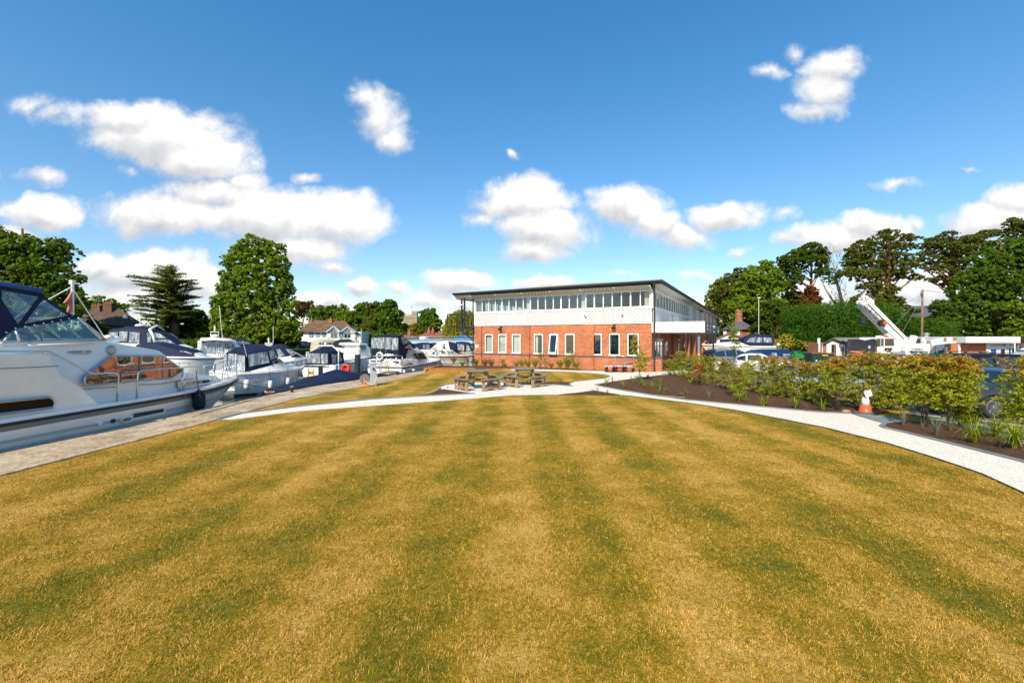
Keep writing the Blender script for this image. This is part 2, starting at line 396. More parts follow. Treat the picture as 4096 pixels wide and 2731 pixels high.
gn = t.n('ShaderNodeTexNoise', inp={'Scale':7,'Detail':5,'Roughness':.55}); sh = t.n('ShaderNodeVectorMath', operation='ADD'); t.l(uv, sh.inputs[0]); sh.inputs[1].default_value = (-.012,.02,0); t.l(sh.outputs[0], gn.inputs['Vector'])
gn0 = t.noise(uv, 7, 5, .55)
rel = t.math('SUBTRACT', gn0, gn.outputs[0])
shade = t.math('ADD', t.math('MULTIPLY', rel, 1.5), t.math('MULTIPLY', t.math('SUBTRACT', acc, acc2), .95))
shade = t.math('ADD', shade, .60, clamp=True)
cc = t.ramp(shade, [(0.15,(4.6,4.75,5.1)),(.48,(6.0,6.05,6.25)),(.66,(7.2,7.15,7.1)),(.85,(8.3,8.1,7.9))])
front = t.ss(sp.outputs[2], 0.0, .02)
hs = t.n('ShaderNodeHueSaturation', inp={'Saturation':1.05,'Value':1.42}); t.l(sky.outputs[0], hs.inputs['Color'])
skt = t.mix(1.0, hs.outputs[0], t.ramp(sp.outputs[2], [(0,(1.0,.92,.92)),(.12,(.86,.91,.92)),(.5,(.50,.98,1.10)),(.8,(.30,1.0,1.24))]), 'MULTIPLY')
fin = t.mix(t.math('MULTIPLY', alpha, front), skt, cc)
bg = t.n('ShaderNodeBackground', inp={'Strength':.105}); t.l(fin, bg.inputs[0])
wo = t.n('ShaderNodeOutputWorld'); t.l(bg.outputs[0], wo.inputs[0])
sl = bpy.data.lights.new('sun','SUN'); so = bpy.data.objects.new('sun', sl); COL.objects.link(so)
sl.energy = 5.0; sl.angle = R(.53); sl.color = (1,.885,.70)
dv = Vector((math.sin(SUN_AZ)*math.cos(SUN_EL), math.cos(SUN_AZ)*math.cos(SUN_EL), -math.sin(SUN_EL)))
so.rotation_euler = dv.to_track_quat('-Z','Y').to_euler(); so.location = (-20,-40,40)
SC.view_settings.view_transform = 'Standard'; SC.view_settings.look = 'None'; SC.view_settings.exposure = 0.35; SC.view_settings.gamma = 1
SC.cycles.max_bounces = 8; SC.cycles.transparent_max_bounces = 24; SC.cycles.use_denoising = True
SC.cycles.caustics_reflective = False; SC.cycles.caustics_refractive = False; SC.cycles.sample_clamp_indirect = 8

# ---- ground materials
def lawnm(name, blades=False):
    m, t = newmat(name)
    g = t.n('ShaderNodeNewGeometry').outputs['Position']; s = t.n('ShaderNodeSeparateXYZ'); t.l(g, s.inputs[0])
    big = t.noise(g, .35, 5, .62); mid = t.noise(g, 1.7, 5, .65); fine = t.noise(g, 22, 4, .7)
    # mower stripes 1.38 m apart, a little wavy, bending with distance from the middle
    bend = t.math('MULTIPLY', t.math('MULTIPLY', s.outputs[0], s.outputs[1]), .004)
    xx = t.math('ADD', t.math('ADD', s.outputs[0], bend), t.math('MULTIPLY', t.noise(g, .5, 2, .5), .3))
    st = t.math('SINE', t.math('MULTIPLY', t.math('ADD', xx, .205), 2*math.pi/1.5))
    w = t.math('ADD', t.math('MULTIPLY', t.ss(st,-.65,.65), .235), t.math('MULTIPLY', t.math('SUBTRACT', big, .5), 1.3))
    w = t.math('ADD', w, t.math('MULTIPLY', t.math('SUBTRACT', mid, .5), 1.3))
    w = t.math('ADD', w, t.math('MULTIPLY', t.math('SUBTRACT', fine, .5), 2.0 if blades else 1.2))
    if blades:
        oi = t.n('ShaderNodeObjectInfo').outputs['Random']; at = t.n('ShaderNodeAttribute', attribute_name='tint').outputs['Fac']
        w = t.math('ADD', w, t.math('MULTIPLY', t.math('SUBTRACT', at, .52), 1.7))
    w = t.math('ADD', w, .40)
    k = 1.14 if blades else .84
    c = t.ramp(w, [(0.0,tuple(k*x for x in (.11,.125,.003))),(.28,tuple(k*x for x in (.25,.19,.005))),(.55,tuple(k*x for x in (.46,.262,.013))),(.9,tuple(k*x for x in (.72,.43,.105)))])
    nr = None if blades else t.bump(t.noise(g, 45, 4, .7), 1.0, .03)
    b = bsdf(t, c, .75, 0, .2, nr)
    if blades:
        tl = t.n('ShaderNodeBsdfTranslucent'); t.l(c, tl.inputs[0]); mx = t.n('ShaderNodeMixShader', inp={0:.25}); t.l(b.outputs[0], mx.inputs[1]); t.l(tl.outputs[0], mx.inputs[2]); out(t, mx.outputs[0])
    else: out(t, b.outputs[0])
    return m
lawnm('lawn'); lawnm('lawn_blades', True)
def gm(name, pts, sc, bump=.6, bs=30, bd=.02, sc2=None, rough=.9, crack=0):
    m, t = newmat(name); g = t.n('ShaderNodeNewGeometry').outputs['Position']
    n = t.noise(g, sc, 8, .7)
    if sc2: n = t.math('ADD', t.math('MULTIPLY', n, .5), t.math('MULTIPLY', t.noise(g, sc2, 5, .75), .5))
    c = t.ramp(n, pts)
    out(t, bsdf(t, c, rough, 0, .25, t.bump(t.noise(g, bs, 5, .75), bump, bd)).outputs[0]); return m
gm('quay_concrete', [(.3,(.15,.10,.055)),(.44,(.30,.21,.13)),(.53,(.50,.39,.26)),(.66,(.68,.58,.43))], 1.1, .7, 25, .02, 14)
gm('mulch', [(.3,(.035,.016,.008)),(.5,(.11,.05,.024)),(.7,(.26,.135,.07))], 6, 1.0, 35, .05, 45)
gm('soil', [(.3,(.10,.06,.035)),(.5,(.19,.12,.07)),(.7,(.30,.21,.13))], 2, .9, 30, .04, 20)
gm('asphalt', [(.3,(.075,.07,.062)),(.5,(.12,.11,.10)),(.7,(.17,.16,.14))], .6, .4, 60, .01, 60)
gm('yard', [(.3,(.18,.14,.09)),(.5,(.27,.21,.14)),(.7,(.36,.30,.21))], .5, .5, 20, .03, 10)
gm('field', [(.3,(.05,.08,.012)),(.5,(.12,.13,.025)),(.7,(.26,.20,.06))], .15, .6, 10, .05, 3)
gm('bank_grass', [(.3,(.02,.045,.008)),(.5,(.05,.085,.014)),(.7,(.12,.12,.03))], .4, .8, 6, .1, 4)
gm('edging', [(.3,(.14,.155,.165)),(.6,(.22,.24,.25)),(.75,(.30,.31,.31))], 1.5, .2, 30, .01)
def gravelm():
    m, t = newmat('white_gravel'); g = t.n('ShaderNodeNewGeometry').outputs['Position']
    v = t.n('ShaderNodeTexVoronoi', inp={'Scale':42.0,'Randomness':1.0}); t.l(g, v.inputs['Vector'])
    v2 = t.n('ShaderNodeTexVoronoi', feature='DISTANCE_TO_EDGE', inp={'Scale':42.0}); t.l(g, v2.inputs['Vector'])
    c = t.ramp(v.outputs['Color'], [(.0,(.50,.42,.30)),(.35,(.72,.66,.54)),(1,(.82,.77,.66))])
    c = t.mix(t.ss(t.noise(g,2,6,.7),.55,.8), c, (.60,.52,.40))
    c = t.mix(t.ss(v2.outputs[0],.0,.04), (.34,.29,.22), c)
    out(t, bsdf(t, c, .85, 0, .2, t.bump(v2.outputs[0], .5, .008)).outputs[0])
gravelm()
def paverm():
    m, t = newmat('cellular_paving'); g = t.n('ShaderNodeNewGeometry').outputs['Position']
    mp = t.n('ShaderNodeMapping'); mp.inputs['Rotation'].default_value = (0,0,R(20)); t.l(g, mp.inputs[0])
    b = t.n('ShaderNodeTexBrick', inp={'Scale':1.0,'Mortar Size':.035,'Brick Width':.30,'Row Height':.15,'Mortar Smooth':.3})
    b.inputs['Color1'].default_value = (.52,.45,.29,1); b.inputs['Color2'].default_value = (.60,.54,.38,1); b.inputs['Mortar'].default_value = (.13,.13,.035,1); t.l(mp.outputs[0], b.inputs[0])
    out(t, bsdf(t, b.outputs[0], .9, nrm=t.bump(b.outputs['Fac'], -.5, .02)).outputs[0])
paverm()
def waterm():
    m, t = newmat('river'); g = t.n('ShaderNodeNewGeometry').outputs['Position']
    mp = t.n('ShaderNodeMapping'); mp.inputs['Scale'].default_value = (1,2.2,1); t.l(g, mp.inputs[0])
    b = bsdf(t, (.012,.020,.012), .04, 0, .5, t.bump(t.noise(mp.outputs[0], 1.6, 4, .55), .25, .06)); b.inputs['IOR'].default_value = 1.33
    out(t, b.outputs[0])
waterm()

# ---- the ground: one sheet to the horizon, notched along the quay where the river runs
def flat(name, pts, z, mat, thick=0):
    mb = MB(); pp = [Vector((p[0],p[1],z)) for p in pts]
    if thick: mb.prism([Vector((p.x,p.y,z-thick)) for p in pp], (0,0,thick))
    else: mb.poly(pp)
    o = mb.build(name, MATS[mat]); 
    if not thick and o.data.polygons[0].normal.z < 0: o.data.flip_normals()
    bm = bmesh.new(); bm.from_mesh(o.data); bmesh.ops.triangulate(bm, faces=[f for f in bm.faces if len(f.verts) > 4]); bm.to_mesh(o.data); bm.free()
    return struct(o)
QUAY = [(-9.9,-30),(-9.75,3.0),(-9.41,7.75),(-8.98,12.13),(-8.72,15.6),(-8.35,18.1),(-7.45,20.6),(-5.5,26.2),(-4.6,29),(-4.0,33),(-4.4,45),(-6,60),(-9,83)]
gpts = QUAY + [(-9,84),(-9,1500),(1500,1500),(1500,-30)]
flat('ground', gpts, -.43, 'field', 1.8)
flat('river', [(-400,-60),(10,-60),(10,95),(-400,95)], WZ, 'river')
far = [(-400,56),(-60,62),(-48,72),(-34,84),(-9,84),(-9,1500),(-1500,1500),(-1500,60)]
flat('far_bank', far, -.35, 'bank_grass', 1.6)
flat('river_bed', [(-400,-60),(10,-60),(10,96),(-400,96)], -2.0, 'mulch')

def gp(l, z=0): return [G(x,y,z) for x,y in l]
terr = [(-9.9,-30)]+QUAY[1:10]+[(-3.6,38),(2,44),(33,75),(36,73),(13.2,30.5)]+[(p.x,p.y) for p in gp([(2760,1495),(2900,1509),(3050,1544),(3200,1573),(3350,1599),(3480,1624),(3560,1650),(3640,1664),(3750,1695),(3860,1711),(4000,1744),(4096,1779),(4400,1859),(4700,1949)])]+[(12,5),(12,-30)]
flat('terrace', terr, 0, 'soil', .6)
lawn_far_l = [(0,1907),(800,1699),(964,1655),(1199,1594),(1501,1540),(1699,1496)]
quay_in = gp(lawn_far_l)
flat('quay', [(-9.74,2.0)]+[(a,b) for a,b in QUAY[2:10]]+[(-3.2,32.2),(-4.35,27.5)]+[(p.x,p.y) for p in reversed(quay_in)]+[(-7.9,2.0)], .03, 'quay_concrete', .2)
# lawn sheet: everything between the quay and the beds
lawn = [(-7.9,1.2)]+[(p.x,p.y) for p in quay_in]+[(-4.2,27.0),(-1.0,28.0),(3.5,26.0),(9.0,22),(12,14),(8.6,5.5),(7.6,3.4),(7.3,1.2)]
flat('lawn', lawn, .008, 'lawn')
# gravel: patio, path to the left, path to the right, strip along the building
grav = [(870,1680),(961,1656),(1200,1627),(1474,1600),(1640,1589),(1780,1582),(1898,1576),(1790,1562),(1762,1557),(1755,1549),(1780,1541),(1824,1536),(1900,1532),(2001,1530),(2089,1532),(2180,1538),(2291,1546),(2276,1536),(2295,1528),(2350,1522),(2416,1515),(2440,1506),(2416,1499),(2335,1492),(2250,1488),(2151,1485.5),(1972,1484),(2043,1474),(2200,1478),(2314,1482),(2600,1489),(2760,1480),(2800,1484),(2700,1497),(2639,1502),(2516,1517),(2420,1532),(2382,1539),(2400,1546),(2463,1558),(2611,1583),(2750,1602),(2900,1616),(3069,1632),(3228,1647),(3300,1652.5),(3405,1657),(3500,1662),(3560,1680),(3540,1697),(3526,1708),(3550,1718),(3616,1732),(3791,1775),(4096,1852),(4400,1940),(4700,2060),(4700,2200),(4400,2110),(4240,2040),(4096,1977),(3928,1900),(3861,1876),(3721,1829),(3546,1775),(3400,1737),(3300,1713),(3150,1680),(2950,1644),(2750,1613),(2490,1582),(2375,1563),(2300,1577),(2222,1580),(2045,1582),(1935,1592),(1780,1604),(1500,1624),(1200,1646),(927,1680)]
flat('gravel_path', [(p.x,p.y) for p in gp(grav)], .016, 'white_gravel')
bed1 = [(2382,1539),(2420,1532),(2516,1517),(2639,1501),(2760,1496),(2900,1510),(3050,1545),(3200,1574),(3350,1600),(3480,1625),(3560,1650),(3500,1661),(3405,1656.5),(3300,1652),(3228,1646.5),(3069,1631),(2900,1615),(2750,1601),(2611,1582),(2463,1557),(2400,1545)]
flat('planting_bed', [(p.x,p.y) for p in gp(bed1)], .024, 'mulch')
bed2 = [(3526,1708),(3540,1697),(3590,1690),(3651,1687),(3750,1697),(3860,1712),(4000,1745),(4096,1780),(4400,1860),(4700,1950),(4700,2055),(4400,1936),(4096,1848),(3791,1773),(3616,1731),(3550,1717)]
flat('planting_bed', [(p.x,p.y) for p in gp(bed2)], .026, 'mulch')
wedge1 = [(1668,1587),(1720,1577),(1744,1568),(1762,1558),(1775,1558),(1830,1566),(1898,1575.5),(1800,1580.5),(1730,1584)]
flat('planting_bed', [(p.x,p.y) for p in gp(wedge1)], .024, 'mulch')
wedge2 = [(2170,1530.5),(2230,1529),(2293,1528.8),(2276,1536),(2290,1545.5),(2240,1541),(2180,1537),(2120,1532.5)]
flat('planting_bed', [(p.x,p.y) for p in gp(wedge2)], .024, 'mulch')
wedge3 = [(2230,1580),(2320,1571),(2375,1562.6),(2400,1567),(2484,1580.7),(2400,1582),(2300,1580)]
flat('planting_bed', [(p.x,p.y) for p in gp(wedge3)], .024, 'mulch')
bed4 = [(1760,1474),(1900,1474),(2043,1473.6),(2200,1477),(2320,1481),(2322,1477),(2200,1472),(2050,1468),(1900,1463),(1760,1463)]
flat('planting_bed', [(p.x,p.y) for p in gp(bed4)], .022, 'mulch')
# asphalt car park, cellular paving bays and the yard beyond
carpark = [(2700,1494),(2820,1480),(2900,1455),(2960,1440),(3100,1430),(4700,1440),(6500,1500),(6500,2200),(4750,1900),(4300,1790),(4096,1735),(3900,1690),(3650,1662),(3560,1649),(3480,1624),(3350,1599),(3200,1573),(3050,1544),(2900,1509),(2760,1495)]
carpark_w = [(13.2,26),(24,46),(60,46),(60,6),(12,6),(10,10),(9.5,13),(9,16),(9,20),(10,24)]
flat('car_park', carpark_w, -.40, 'asphalt')
def ramp(name, near, farp, zf, mat):
    mb = MB(); a = [G(x,y,.012) for x,y in near]; b = [G(x,y,zf) for x,y in farp]
    for i in range(len(a)-1): mb.poly([a[i],a[i+1],b[i+1],b[i]])
    return struct(mb.build(name, MATS[mat]))
ramp('paving', [(3560,1660),(3651,1686),(3750,1695),(3860,1710),(4000,1743),(4096,1778),(4400,1858),(4700,1945),(5200,2080)], [(3570,1648),(3660,1655),(3760,1662),(3880,1672),(4020,1690),(4130,1704),(4450,1745),(4800,1790),(5300,1860)], -.39, 'cellular_paving')
ramp('soil_strip', [(3200,1573),(3350,1599),(3480,1624),(3560,1650)], [(3230,1566),(3380,1588),(3500,1606),(3600,1628)], -.39, 'soil')
ramp('soil_strip', [(2760,1495),(2900,1509),(3050,1544),(3200,1573)], [(2790,1492),(2930,1504),(3080,1536),(3230,1566)], -.39, 'soil')
flat('yard', [(p.x,p.y) for p in gp([(2900,1455),(3100,1452),(3500,1446),(4300,1446),(4300,1392),(3700,1388),(3000,1388),(2880,1410)],-.38)], -.385, 'yard')
def kerbline(pts, name='path_edging', w=.05, mat='edging', h=.045):
    mb = MB(); q = gp(pts)
    # resample
    for a, b in zip(q[:-1], q[1:]): mb.bar(Vector((a.x,a.y,h/2)), Vector((b.x,b.y,h/2)), w, h)
    return struct(mb.build(name, MATS[mat]))
kerbline([(870,1680),(961,1656),(1200,1627),(1474,1600),(1640,1589),(1780,1582),(1898,1576)], w=.12)
kerbline([(1668,1587),(1720,1577),(1744,1568),(1757,1560),(1762,1555),(1758,1549),(1780,1541),(1824,1536),(1900,1532)], w=.03)
kerbline([(2001,1530),(2089,1532),(2180,1538),(2291,1546)], w=.1)
kerbline([(2276,1536),(2295,1528),(2350,1522),(2416,1515),(2440,1506)], w=.04)
kerbline([(2382,1539),(2400,1546),(2463,1558),(2611,1583),(2750,1602),(2900,1616),(3069,1632),(3228,1647),(3300,1652.5),(3405,1657)], w=.09)
kerbline([(3540,1697),(3526,1708),(3550,1718),(3616,1732),(3791,1775),(4096,1852),(4400,1940)], w=.09)
kerbline([(4400,2110),(4240,2040),(4096,1977),(3928,1900),(3861,1876),(3721,1829),(3546,1775),(3300,1713),(2950,1644),(2750,1613),(2490,1582)], w=.02, mat='dark_metal', h=.03)
kerbline([(1972,1484),(2151,1485.5),(2250,1488),(2335,1492),(2416,1499),(2440,1506)], w=.03)
flat('paved_crossing', [(p.x,p.y) for p in gp([(3405,1657),(3480,1660),(3560,1672),(3660,1687),(3590,1692),(3540,1697),(3480,1680)])], .03, 'edging')
flat('parking_line', [(p.x,p.y) for p in gp([(3540,1611),(3560,1609),(3800,1630),(3800,1634)],-.39)], -.392, 'stone_white')

# ---- mown turf: countless short blades, one object, scattered by instances of small tufts
def tuft_mesh(name, n, h, spread, w):
    vs=[]; fs=[]; tt=[]
    for i in range(n):
        a = random.uniform(0,6.283); r = spread*math.sqrt(random.random()); x,y = r*math.cos(a), r*math.sin(a)
        d = random.uniform(0,6.283); l = h*random.uniform(.5,1.3); ln = random.uniform(.5,2.4)*l; b = len(vs); ww = w*random.uniform(.6,1.3)
        px,py = -math.sin(d)*ww/2, math.cos(d)*ww/2
        vs += [(x-px,y-py,0),(x+px,y+py,0),(x+ln*.45*math.cos(d)+px*.7,y+ln*.45*math.sin(d)+py*.7,l*.7),(x+ln*.45*math.cos(d)-px*.7,y+ln*.45*math.sin(d)-py*.7,l*.7),(x+ln*math.cos(d),y+ln*math.sin(d),l)]
        fs += [(b,b+1,b+2,b+3),(b+3,b+2,b+4)]; tt += [random.random()]*5
    me = bpy.data.meshes.new(name); me.from_pydata(vs,[],fs); me.materials.append(MATS['lawn_blades'])
    at = me.attributes.new('tint','FLOAT','POINT'); at.data.foreach_set('value', tt); return me
def inpoly(pts, poly):
    x,y = pts[:,0],pts[:,1]; ins = np.zeros(len(pts),bool); n=len(poly)
    for i in range(n):
        x1,y1 = poly[i]; x2,y2 = poly[(i+1)%n]
        c = ((y1>y)!=(y2>y)) & (x < (x2-x1)*(y-y1)/((y2-y1) or 1e-9)+x1); ins ^= c
    return ins
def scatter(name, me_list, regions, mat, label=None, cat=None):
    """points in lawn regions with density per square metre; Instance-on-Points node group"""
    P_=[]
    for (x0,x1,y0,y1,dens) in regions:
        n = int((x1-x0)*(y1-y0)*dens); q = np.column_stack([rng.uniform(x0,x1,n), rng.uniform(y0,y1,n)])
        P_.append(q)
    q = np.vstack(P_)
    q = q[inpoly(q, lawn)]
    for po in (grav, bed1, bed2, wedge1, wedge2, wedge3): q = q[~inpoly(q, [(p.x,p.y) for p in gp(po)])]
    # keep what the frame could see, plus a margin for a camera a step to the side
    q = q[(np.abs(q[:,0]) < 1.35*q[:,1]+1.2)]
    me = bpy.data.meshes.new(name); me.vertices.add(len(q)); me.vertices.foreach_set('co', np.column_stack([q, np.full(len(q),.008)]).ravel())
    o = bpy.data.objects.new(name, me); COL.objects.link(o)
    c2 = bpy.data.collections.new('turf_source')
    for m_ in me_list: c2.objects.link(bpy.data.objects.new('turf_tuft', m_))
    ng = bpy.data.node_groups.new('turf','GeometryNodeTree')
    ng.interface.new_socket('Geometry', in_out='INPUT', socket_type='NodeSocketGeometry'); ng.interface.new_socket('Geometry', in_out='OUTPUT', socket_type='NodeSocketGeometry')
    N = ng.nodes; L = ng.links; gi=N.new('NodeGroupInput'); go=N.new('NodeGroupOutput'); ip=N.new('GeometryNodeInstanceOnPoints'); ci=N.new('GeometryNodeCollectionInfo')
    ci.inputs['Collection'].default_value=c2; ci.inputs['Separate Children'].default_value=True; ci.inputs['Reset Children'].default_value=True
    rv=N.new('FunctionNodeRandomValue'); rv.data_type='FLOAT_VECTOR'; rv.inputs[0].default_value=(0,0,0); rv.inputs[1].default_value=(0,0,6.283)
    rs=N.new('FunctionNodeRandomValue'); rs.data_type='FLOAT'; rs.inputs[2].default_value=.6; rs.inputs[3].default_value=1.25
    L.new(gi.outputs[0],ip.inputs['Points']); L.new(ci.outputs[0],ip.inputs['Instance']); ip.inputs['Pick Instance'].default_value=True
    L.new(rv.outputs[0],ip.inputs['Rotation']); L.new(rs.outputs[1],ip.inputs['Scale']); L.new(ip.outputs[0],go.inputs[0])
    md=o.modifiers.new('turf','NODES'); md.node_group=ng
    me.materials.append(mat)
    tag(o, label, cat, kind='stuff'); return o
# ================= the boathouse office block =================
CORN = Vector((8.52, 25.66, 0)); DA = Vector((-.867,.4984,0)).normalized()    # front wall runs left
DB = Vector((.4984,.867,0)).normalized()                                      # side wall runs away
RZ = math.atan2(-DA.y, -DA.x)     # local +x = along front to the right, local +y = into the building
HB = thing('office_building', 'two storey brick and white boarded marina office with long upper window strip', 'building', CORN, RZ)
FW, DEP = 13.08, 49.0
HMi = wmat(HB).inverted()
def tloc(px, py=None):            # pixel column -> local x on the front wall
    r = (px-CX)/F; t_ = (8.52 - r*25.66)/(.867 + r*.4984); return -t_
def sloc(px):                     # pixel column -> local y on the side wall
    r = (px-CX)/F; return (r*25.66-8.52)/(.4984-r*.867)
def rect_wall(mb, x0, x1, z0, z1, holes, y=0.0, th=.25, axis='x'):
    """wall with real openings: split in columns, holes = [(a0,a1,zb,zt)]"""
    holes = sorted(holes); c = x0
    def bb(a,b,zz0,zz1):
        if b-a < 1e-4 or zz1-zz0 < 1e-4: return
        if axis=='x': mb.bb(a,b,y,y+th,zz0,zz1)
        else: mb.bb(y-th,y,a,b,zz0,zz1)
    for a0,a1,zb,zt in holes:
        bb(c,a0,z0,z1); bb(a0,a1,z0,zb); bb(a0,a1,zt,z1); c = a1
    bb(c,x1,z0,z1)
wins = [(440,523),(585,673),(735,828),(975,1072),(1145,1240),(1315,1418),(1605,1715),(1797,1912),(1998,2120)]
wx = [(tloc(1780+a/2.735), tloc(1780+b/2.735)) for a,b in wins]
mb = MB(); rect_wall(mb, -FW, 0, .9, 2.95, [(a,b,.95,2.32) for a,b in wx])
doors = [(.72,3.73,.0,2.0),(4.7,5.6,1.16,1.82),(8.0,8.6,1.0,1.9),(10.4,11.5,.0,1.9),(16.7,19.6,0,2.55),(24.5,26.5,.9,2.0),(36,44,0,2.75)]
rect_wall(mb, .25, DEP, .0, 2.95, doors, y=0, axis='y')
mb.bb(-FW,-FW+.25,.25,DEP,-.5,2.95); mb.bb(-FW+.25,-.25,DEP-.25,DEP,0,2.95)
# plinth and pilasters, proud of the wall
mb.bb(-FW,0,0,.25,0,.8)
for a in (-FW+.02, -8.98, -4.3, -.66): 
    w = .62 if a<-5 else .66
    mb.bb(a,a+w,-.11,-.002,0,.8); mb.bb(a,a+w,-.11,-.002,.9,2.93)
for a in (7.0,12.6,15.6,20.2,27.5,34.4): mb.bb(.002,.18,a,a+.7,0,2.93)
mb.bb(.002,.55,.05,.42,0,.8)
wallo = mb.build('wall', MATS['brick_orange'], HB)
mb = MB(); mb.bb(-FW-.01,.012,-.012,.24,.8,.9)
for a in (-FW+.01, -8.99, -4.31, -.67): mb.bb(a,a+.66,-.13,-.013,.8,.9)
mb.bb(.013,.57,.03,.44,.8,.9)
mb.build('brick_band', MATS['brick_band'], HB)
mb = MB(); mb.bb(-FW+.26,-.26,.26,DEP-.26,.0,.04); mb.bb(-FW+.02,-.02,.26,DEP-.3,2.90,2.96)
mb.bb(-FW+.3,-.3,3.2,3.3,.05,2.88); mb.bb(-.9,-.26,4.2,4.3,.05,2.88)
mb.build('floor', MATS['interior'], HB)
# ground floor windows
def window(x0,x1,z0,z1, mode):
    fr = MB(); f=.06
    fr.bb(x0,x0+f,-.03,.06,z0,z1); fr.bb(x1-f,x1,-.03,.06,z0,z1); fr.bb(x0+f,x1-f,-.03,.06,z1-f,z1); fr.bb(x0+f,x1-f,-.03,.06,z0,z0+f)
    fo = fr.build('window', MATS['white_pvc'], HB)
    s = MB(); s.bb(x0-.03,x1+.03,-.07,-.031,z0-.025,z0+.03); s.build('sill', MATS['white_pvc'], fo)
    g = MB()
    if mode == 'open':
        g.m = Matrix.Translation((0,-.02,z1-.03)) @ Matrix.Rotation(R(-13),4,'X'); H=z1-z0-.06
        g.bb(x0+.10,x1-.10,-.012,.012,-H+.07,-.07); go = g.build('pane', MATS['window_glass'], fo)
        h = MB(); h.m = g.m
        for q in ((x0+.03,x0+.1,-H,0),(x1-.1,x1-.03,-H,0)): h.bb(q[0],q[1],-.03,.03,q[2],q[3])
        h.bb(x0+.1,x1-.1,-.03,.03,-.07,0); h.bb(x0+.1,x1-.1,-.03,.03,-H,-H+.07); h.build('sash', MATS['white_pvc'], fo)
    else:
        g.bb(x0+f,x1-f,.01,.02,z0+f,z1-f); g.build('pane', MATS['window_glass'], fo)
    if mode in ('blind','half'):
        b = MB(); e = x1-f if mode=='blind' else x0+f+(x1-x0)*.33; k = int((e-x0-f)/.085)
        for i in range(k): b.box((x0+f+.045+i*.085,.14,(z0+z1)/2),(.083,.006,z1-z0-.1),rz=R(14))
        b.build('blind', MATS['white_paint'], fo)
    if mode == 'plant':
        pm = MB()
        for i in range(60):
            a=random.uniform(0,6.28); r=random.uniform(0,.2); pm.box(((x0+x1)/2+r*math.cos(a),.35+.1*math.sin(a),z0+.12+random.uniform(0,.28)),(.07,.02,.05),rz=a,rx=a)
        PLANT.append(pm)
    return fo
PLANT=[]
for i,(a,b) in enumerate(wx):
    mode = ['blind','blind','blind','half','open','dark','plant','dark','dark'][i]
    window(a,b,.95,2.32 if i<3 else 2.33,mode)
# --- white boarded storey: diagonal boards as real lapped planks
def clip(poly, nx, nz, d, keep):
    o=[]; n=len(poly)
    for i in range(n):
        p,q=poly[i],poly[(i+1)%n]; a=nx*p[0]+nz*p[1]-d; b=nx*q[0]+nz*q[1]-d
        if keep<0: a,b=-a,-b
        if a>=0: o.append(p)
        if (a>=0)!=(b>=0): s=a/(a-b); o.append((p[0]+(q[0]-p[0])*s,p[1]+(q[1]-p[1])*s))
    return o
def boards(mb, x0,x1,z0,z1, sgn, mapf, w=.185, lap=.008):
    """diagonal boarding of a rectangle; mapf(x,z,out)->point"""
    c=math.sqrt(.5); nx,nz = sgn*c,c
    ds=[nx*x+nz*z for x in (x0,x1) for z in (z0,z1)]; k0=math.floor(min(ds)/w); k1=math.ceil(max(ds)/w)
    for k in range(k0,k1+1):
        p=clip(clip([(x0,z0),(x1,z0),(x1,z1),(x0,z1)],nx,nz,k*w,1),nx,nz,(k+1)*w-.024,-1)
        if len(p)<3: continue
        off=lambda q: lap*(1-((nx*q[0]+nz*q[1])-k*w)/w)+.004
        mb.poly([mapf(q[0],q[1],off(q)) for q in p])
        lo=[q for q in p if abs(nx*q[0]+nz*q[1]-k*w)<1e-5]
        if len(lo)==2: mb.poly([mapf(*lo[0],off(lo[0])),mapf(*lo[1],off(lo[1])),mapf(*lo[1],-.004),mapf(*lo[0],-.004)])
fm = lambda x,z,o: (x,-.06-o,z)
mb = MB(); NB=6; bw=FW/NB
for i in range(NB):
    boards(mb,-FW+i*bw+.06,-FW+(i+1)*bw-.06,3.0,3.86,(1 if i%2 else -1),fm)
# sloping boarded soffit over the windows
sf = lambda x,z,o: (x,-.06-(z-5.0)*1.62,5.0+(z-5.0)*.62-o)
for i in range(NB): boards(mb,-FW+i*bw+.05,-FW+(i+1)*bw-.05,5.0,5.36,(1 if i%2 else -1),sf,w=.17,lap=.010)
gmf = lambda s_,z,o: (.06+o,s_,z)
sb = 16.2/6
for i in range(6):
    boards(mb,i*sb+.05,(i+1)*sb-.05,3.0,3.86,(1 if i%2 else -1),gmf); boards(mb,i*sb+.05,(i+1)*sb-.05,5.02,5.3,(1 if i%2 else -1),gmf)
for i in range(12):
    boards(mb,16.3+i*2.7+.05,16.3+(i+1)*2.7-.05,2.97,5.3,(1 if i%2 else -1),gmf,w=.185,lap=.018 if i%2 else .008)
mb.build('boarding', MATS['board_white'], HB)
mb = MB()
mb.bb(-FW-.02,.05,-.055,.1,2.95,3.0); 
mb.bb(-FW-.02,.06,-.10,.08,3.86,3.98); mb.bb(.061,.11,-.05,16.3,3.86,3.98)
for i in range(NB+1): mb.bb(-FW+i*bw-.058 if i else -FW-.02,-FW+i*bw+.058 if i<NB else .0,-.09,.0,3.0,3.86)
for i in range(NB+1): mb.box((-FW+i*bw,-.35,5.075),(.09,.60,.03),rx=R(-21))
for i in range(19):
    a = i*2.7 if i<=6 else 16.2+(i-6)*2.7
    if a<=DEP: mb.bb(.05,.095,a-.045 if i else 0.05,a+.045,3.0 ,5.3) if (i in (0,6) or i>6) else (mb.bb(.05,.09,a-.045,a+.045,3.0,3.86),mb.bb(.05,.09,a-.045,a+.045,5.02,5.3))
mb.bb(-FW-.02,.06,-.085,.07,4.96,5.0); mb.bb(.061,.10,.0,16.3,4.96,5.02)
mb.bb(-FW-.03,-FW+.09,-.09,.10,3.98,4.96); mb.bb(-.1,.07,-.08,.1,3.98,4.96)
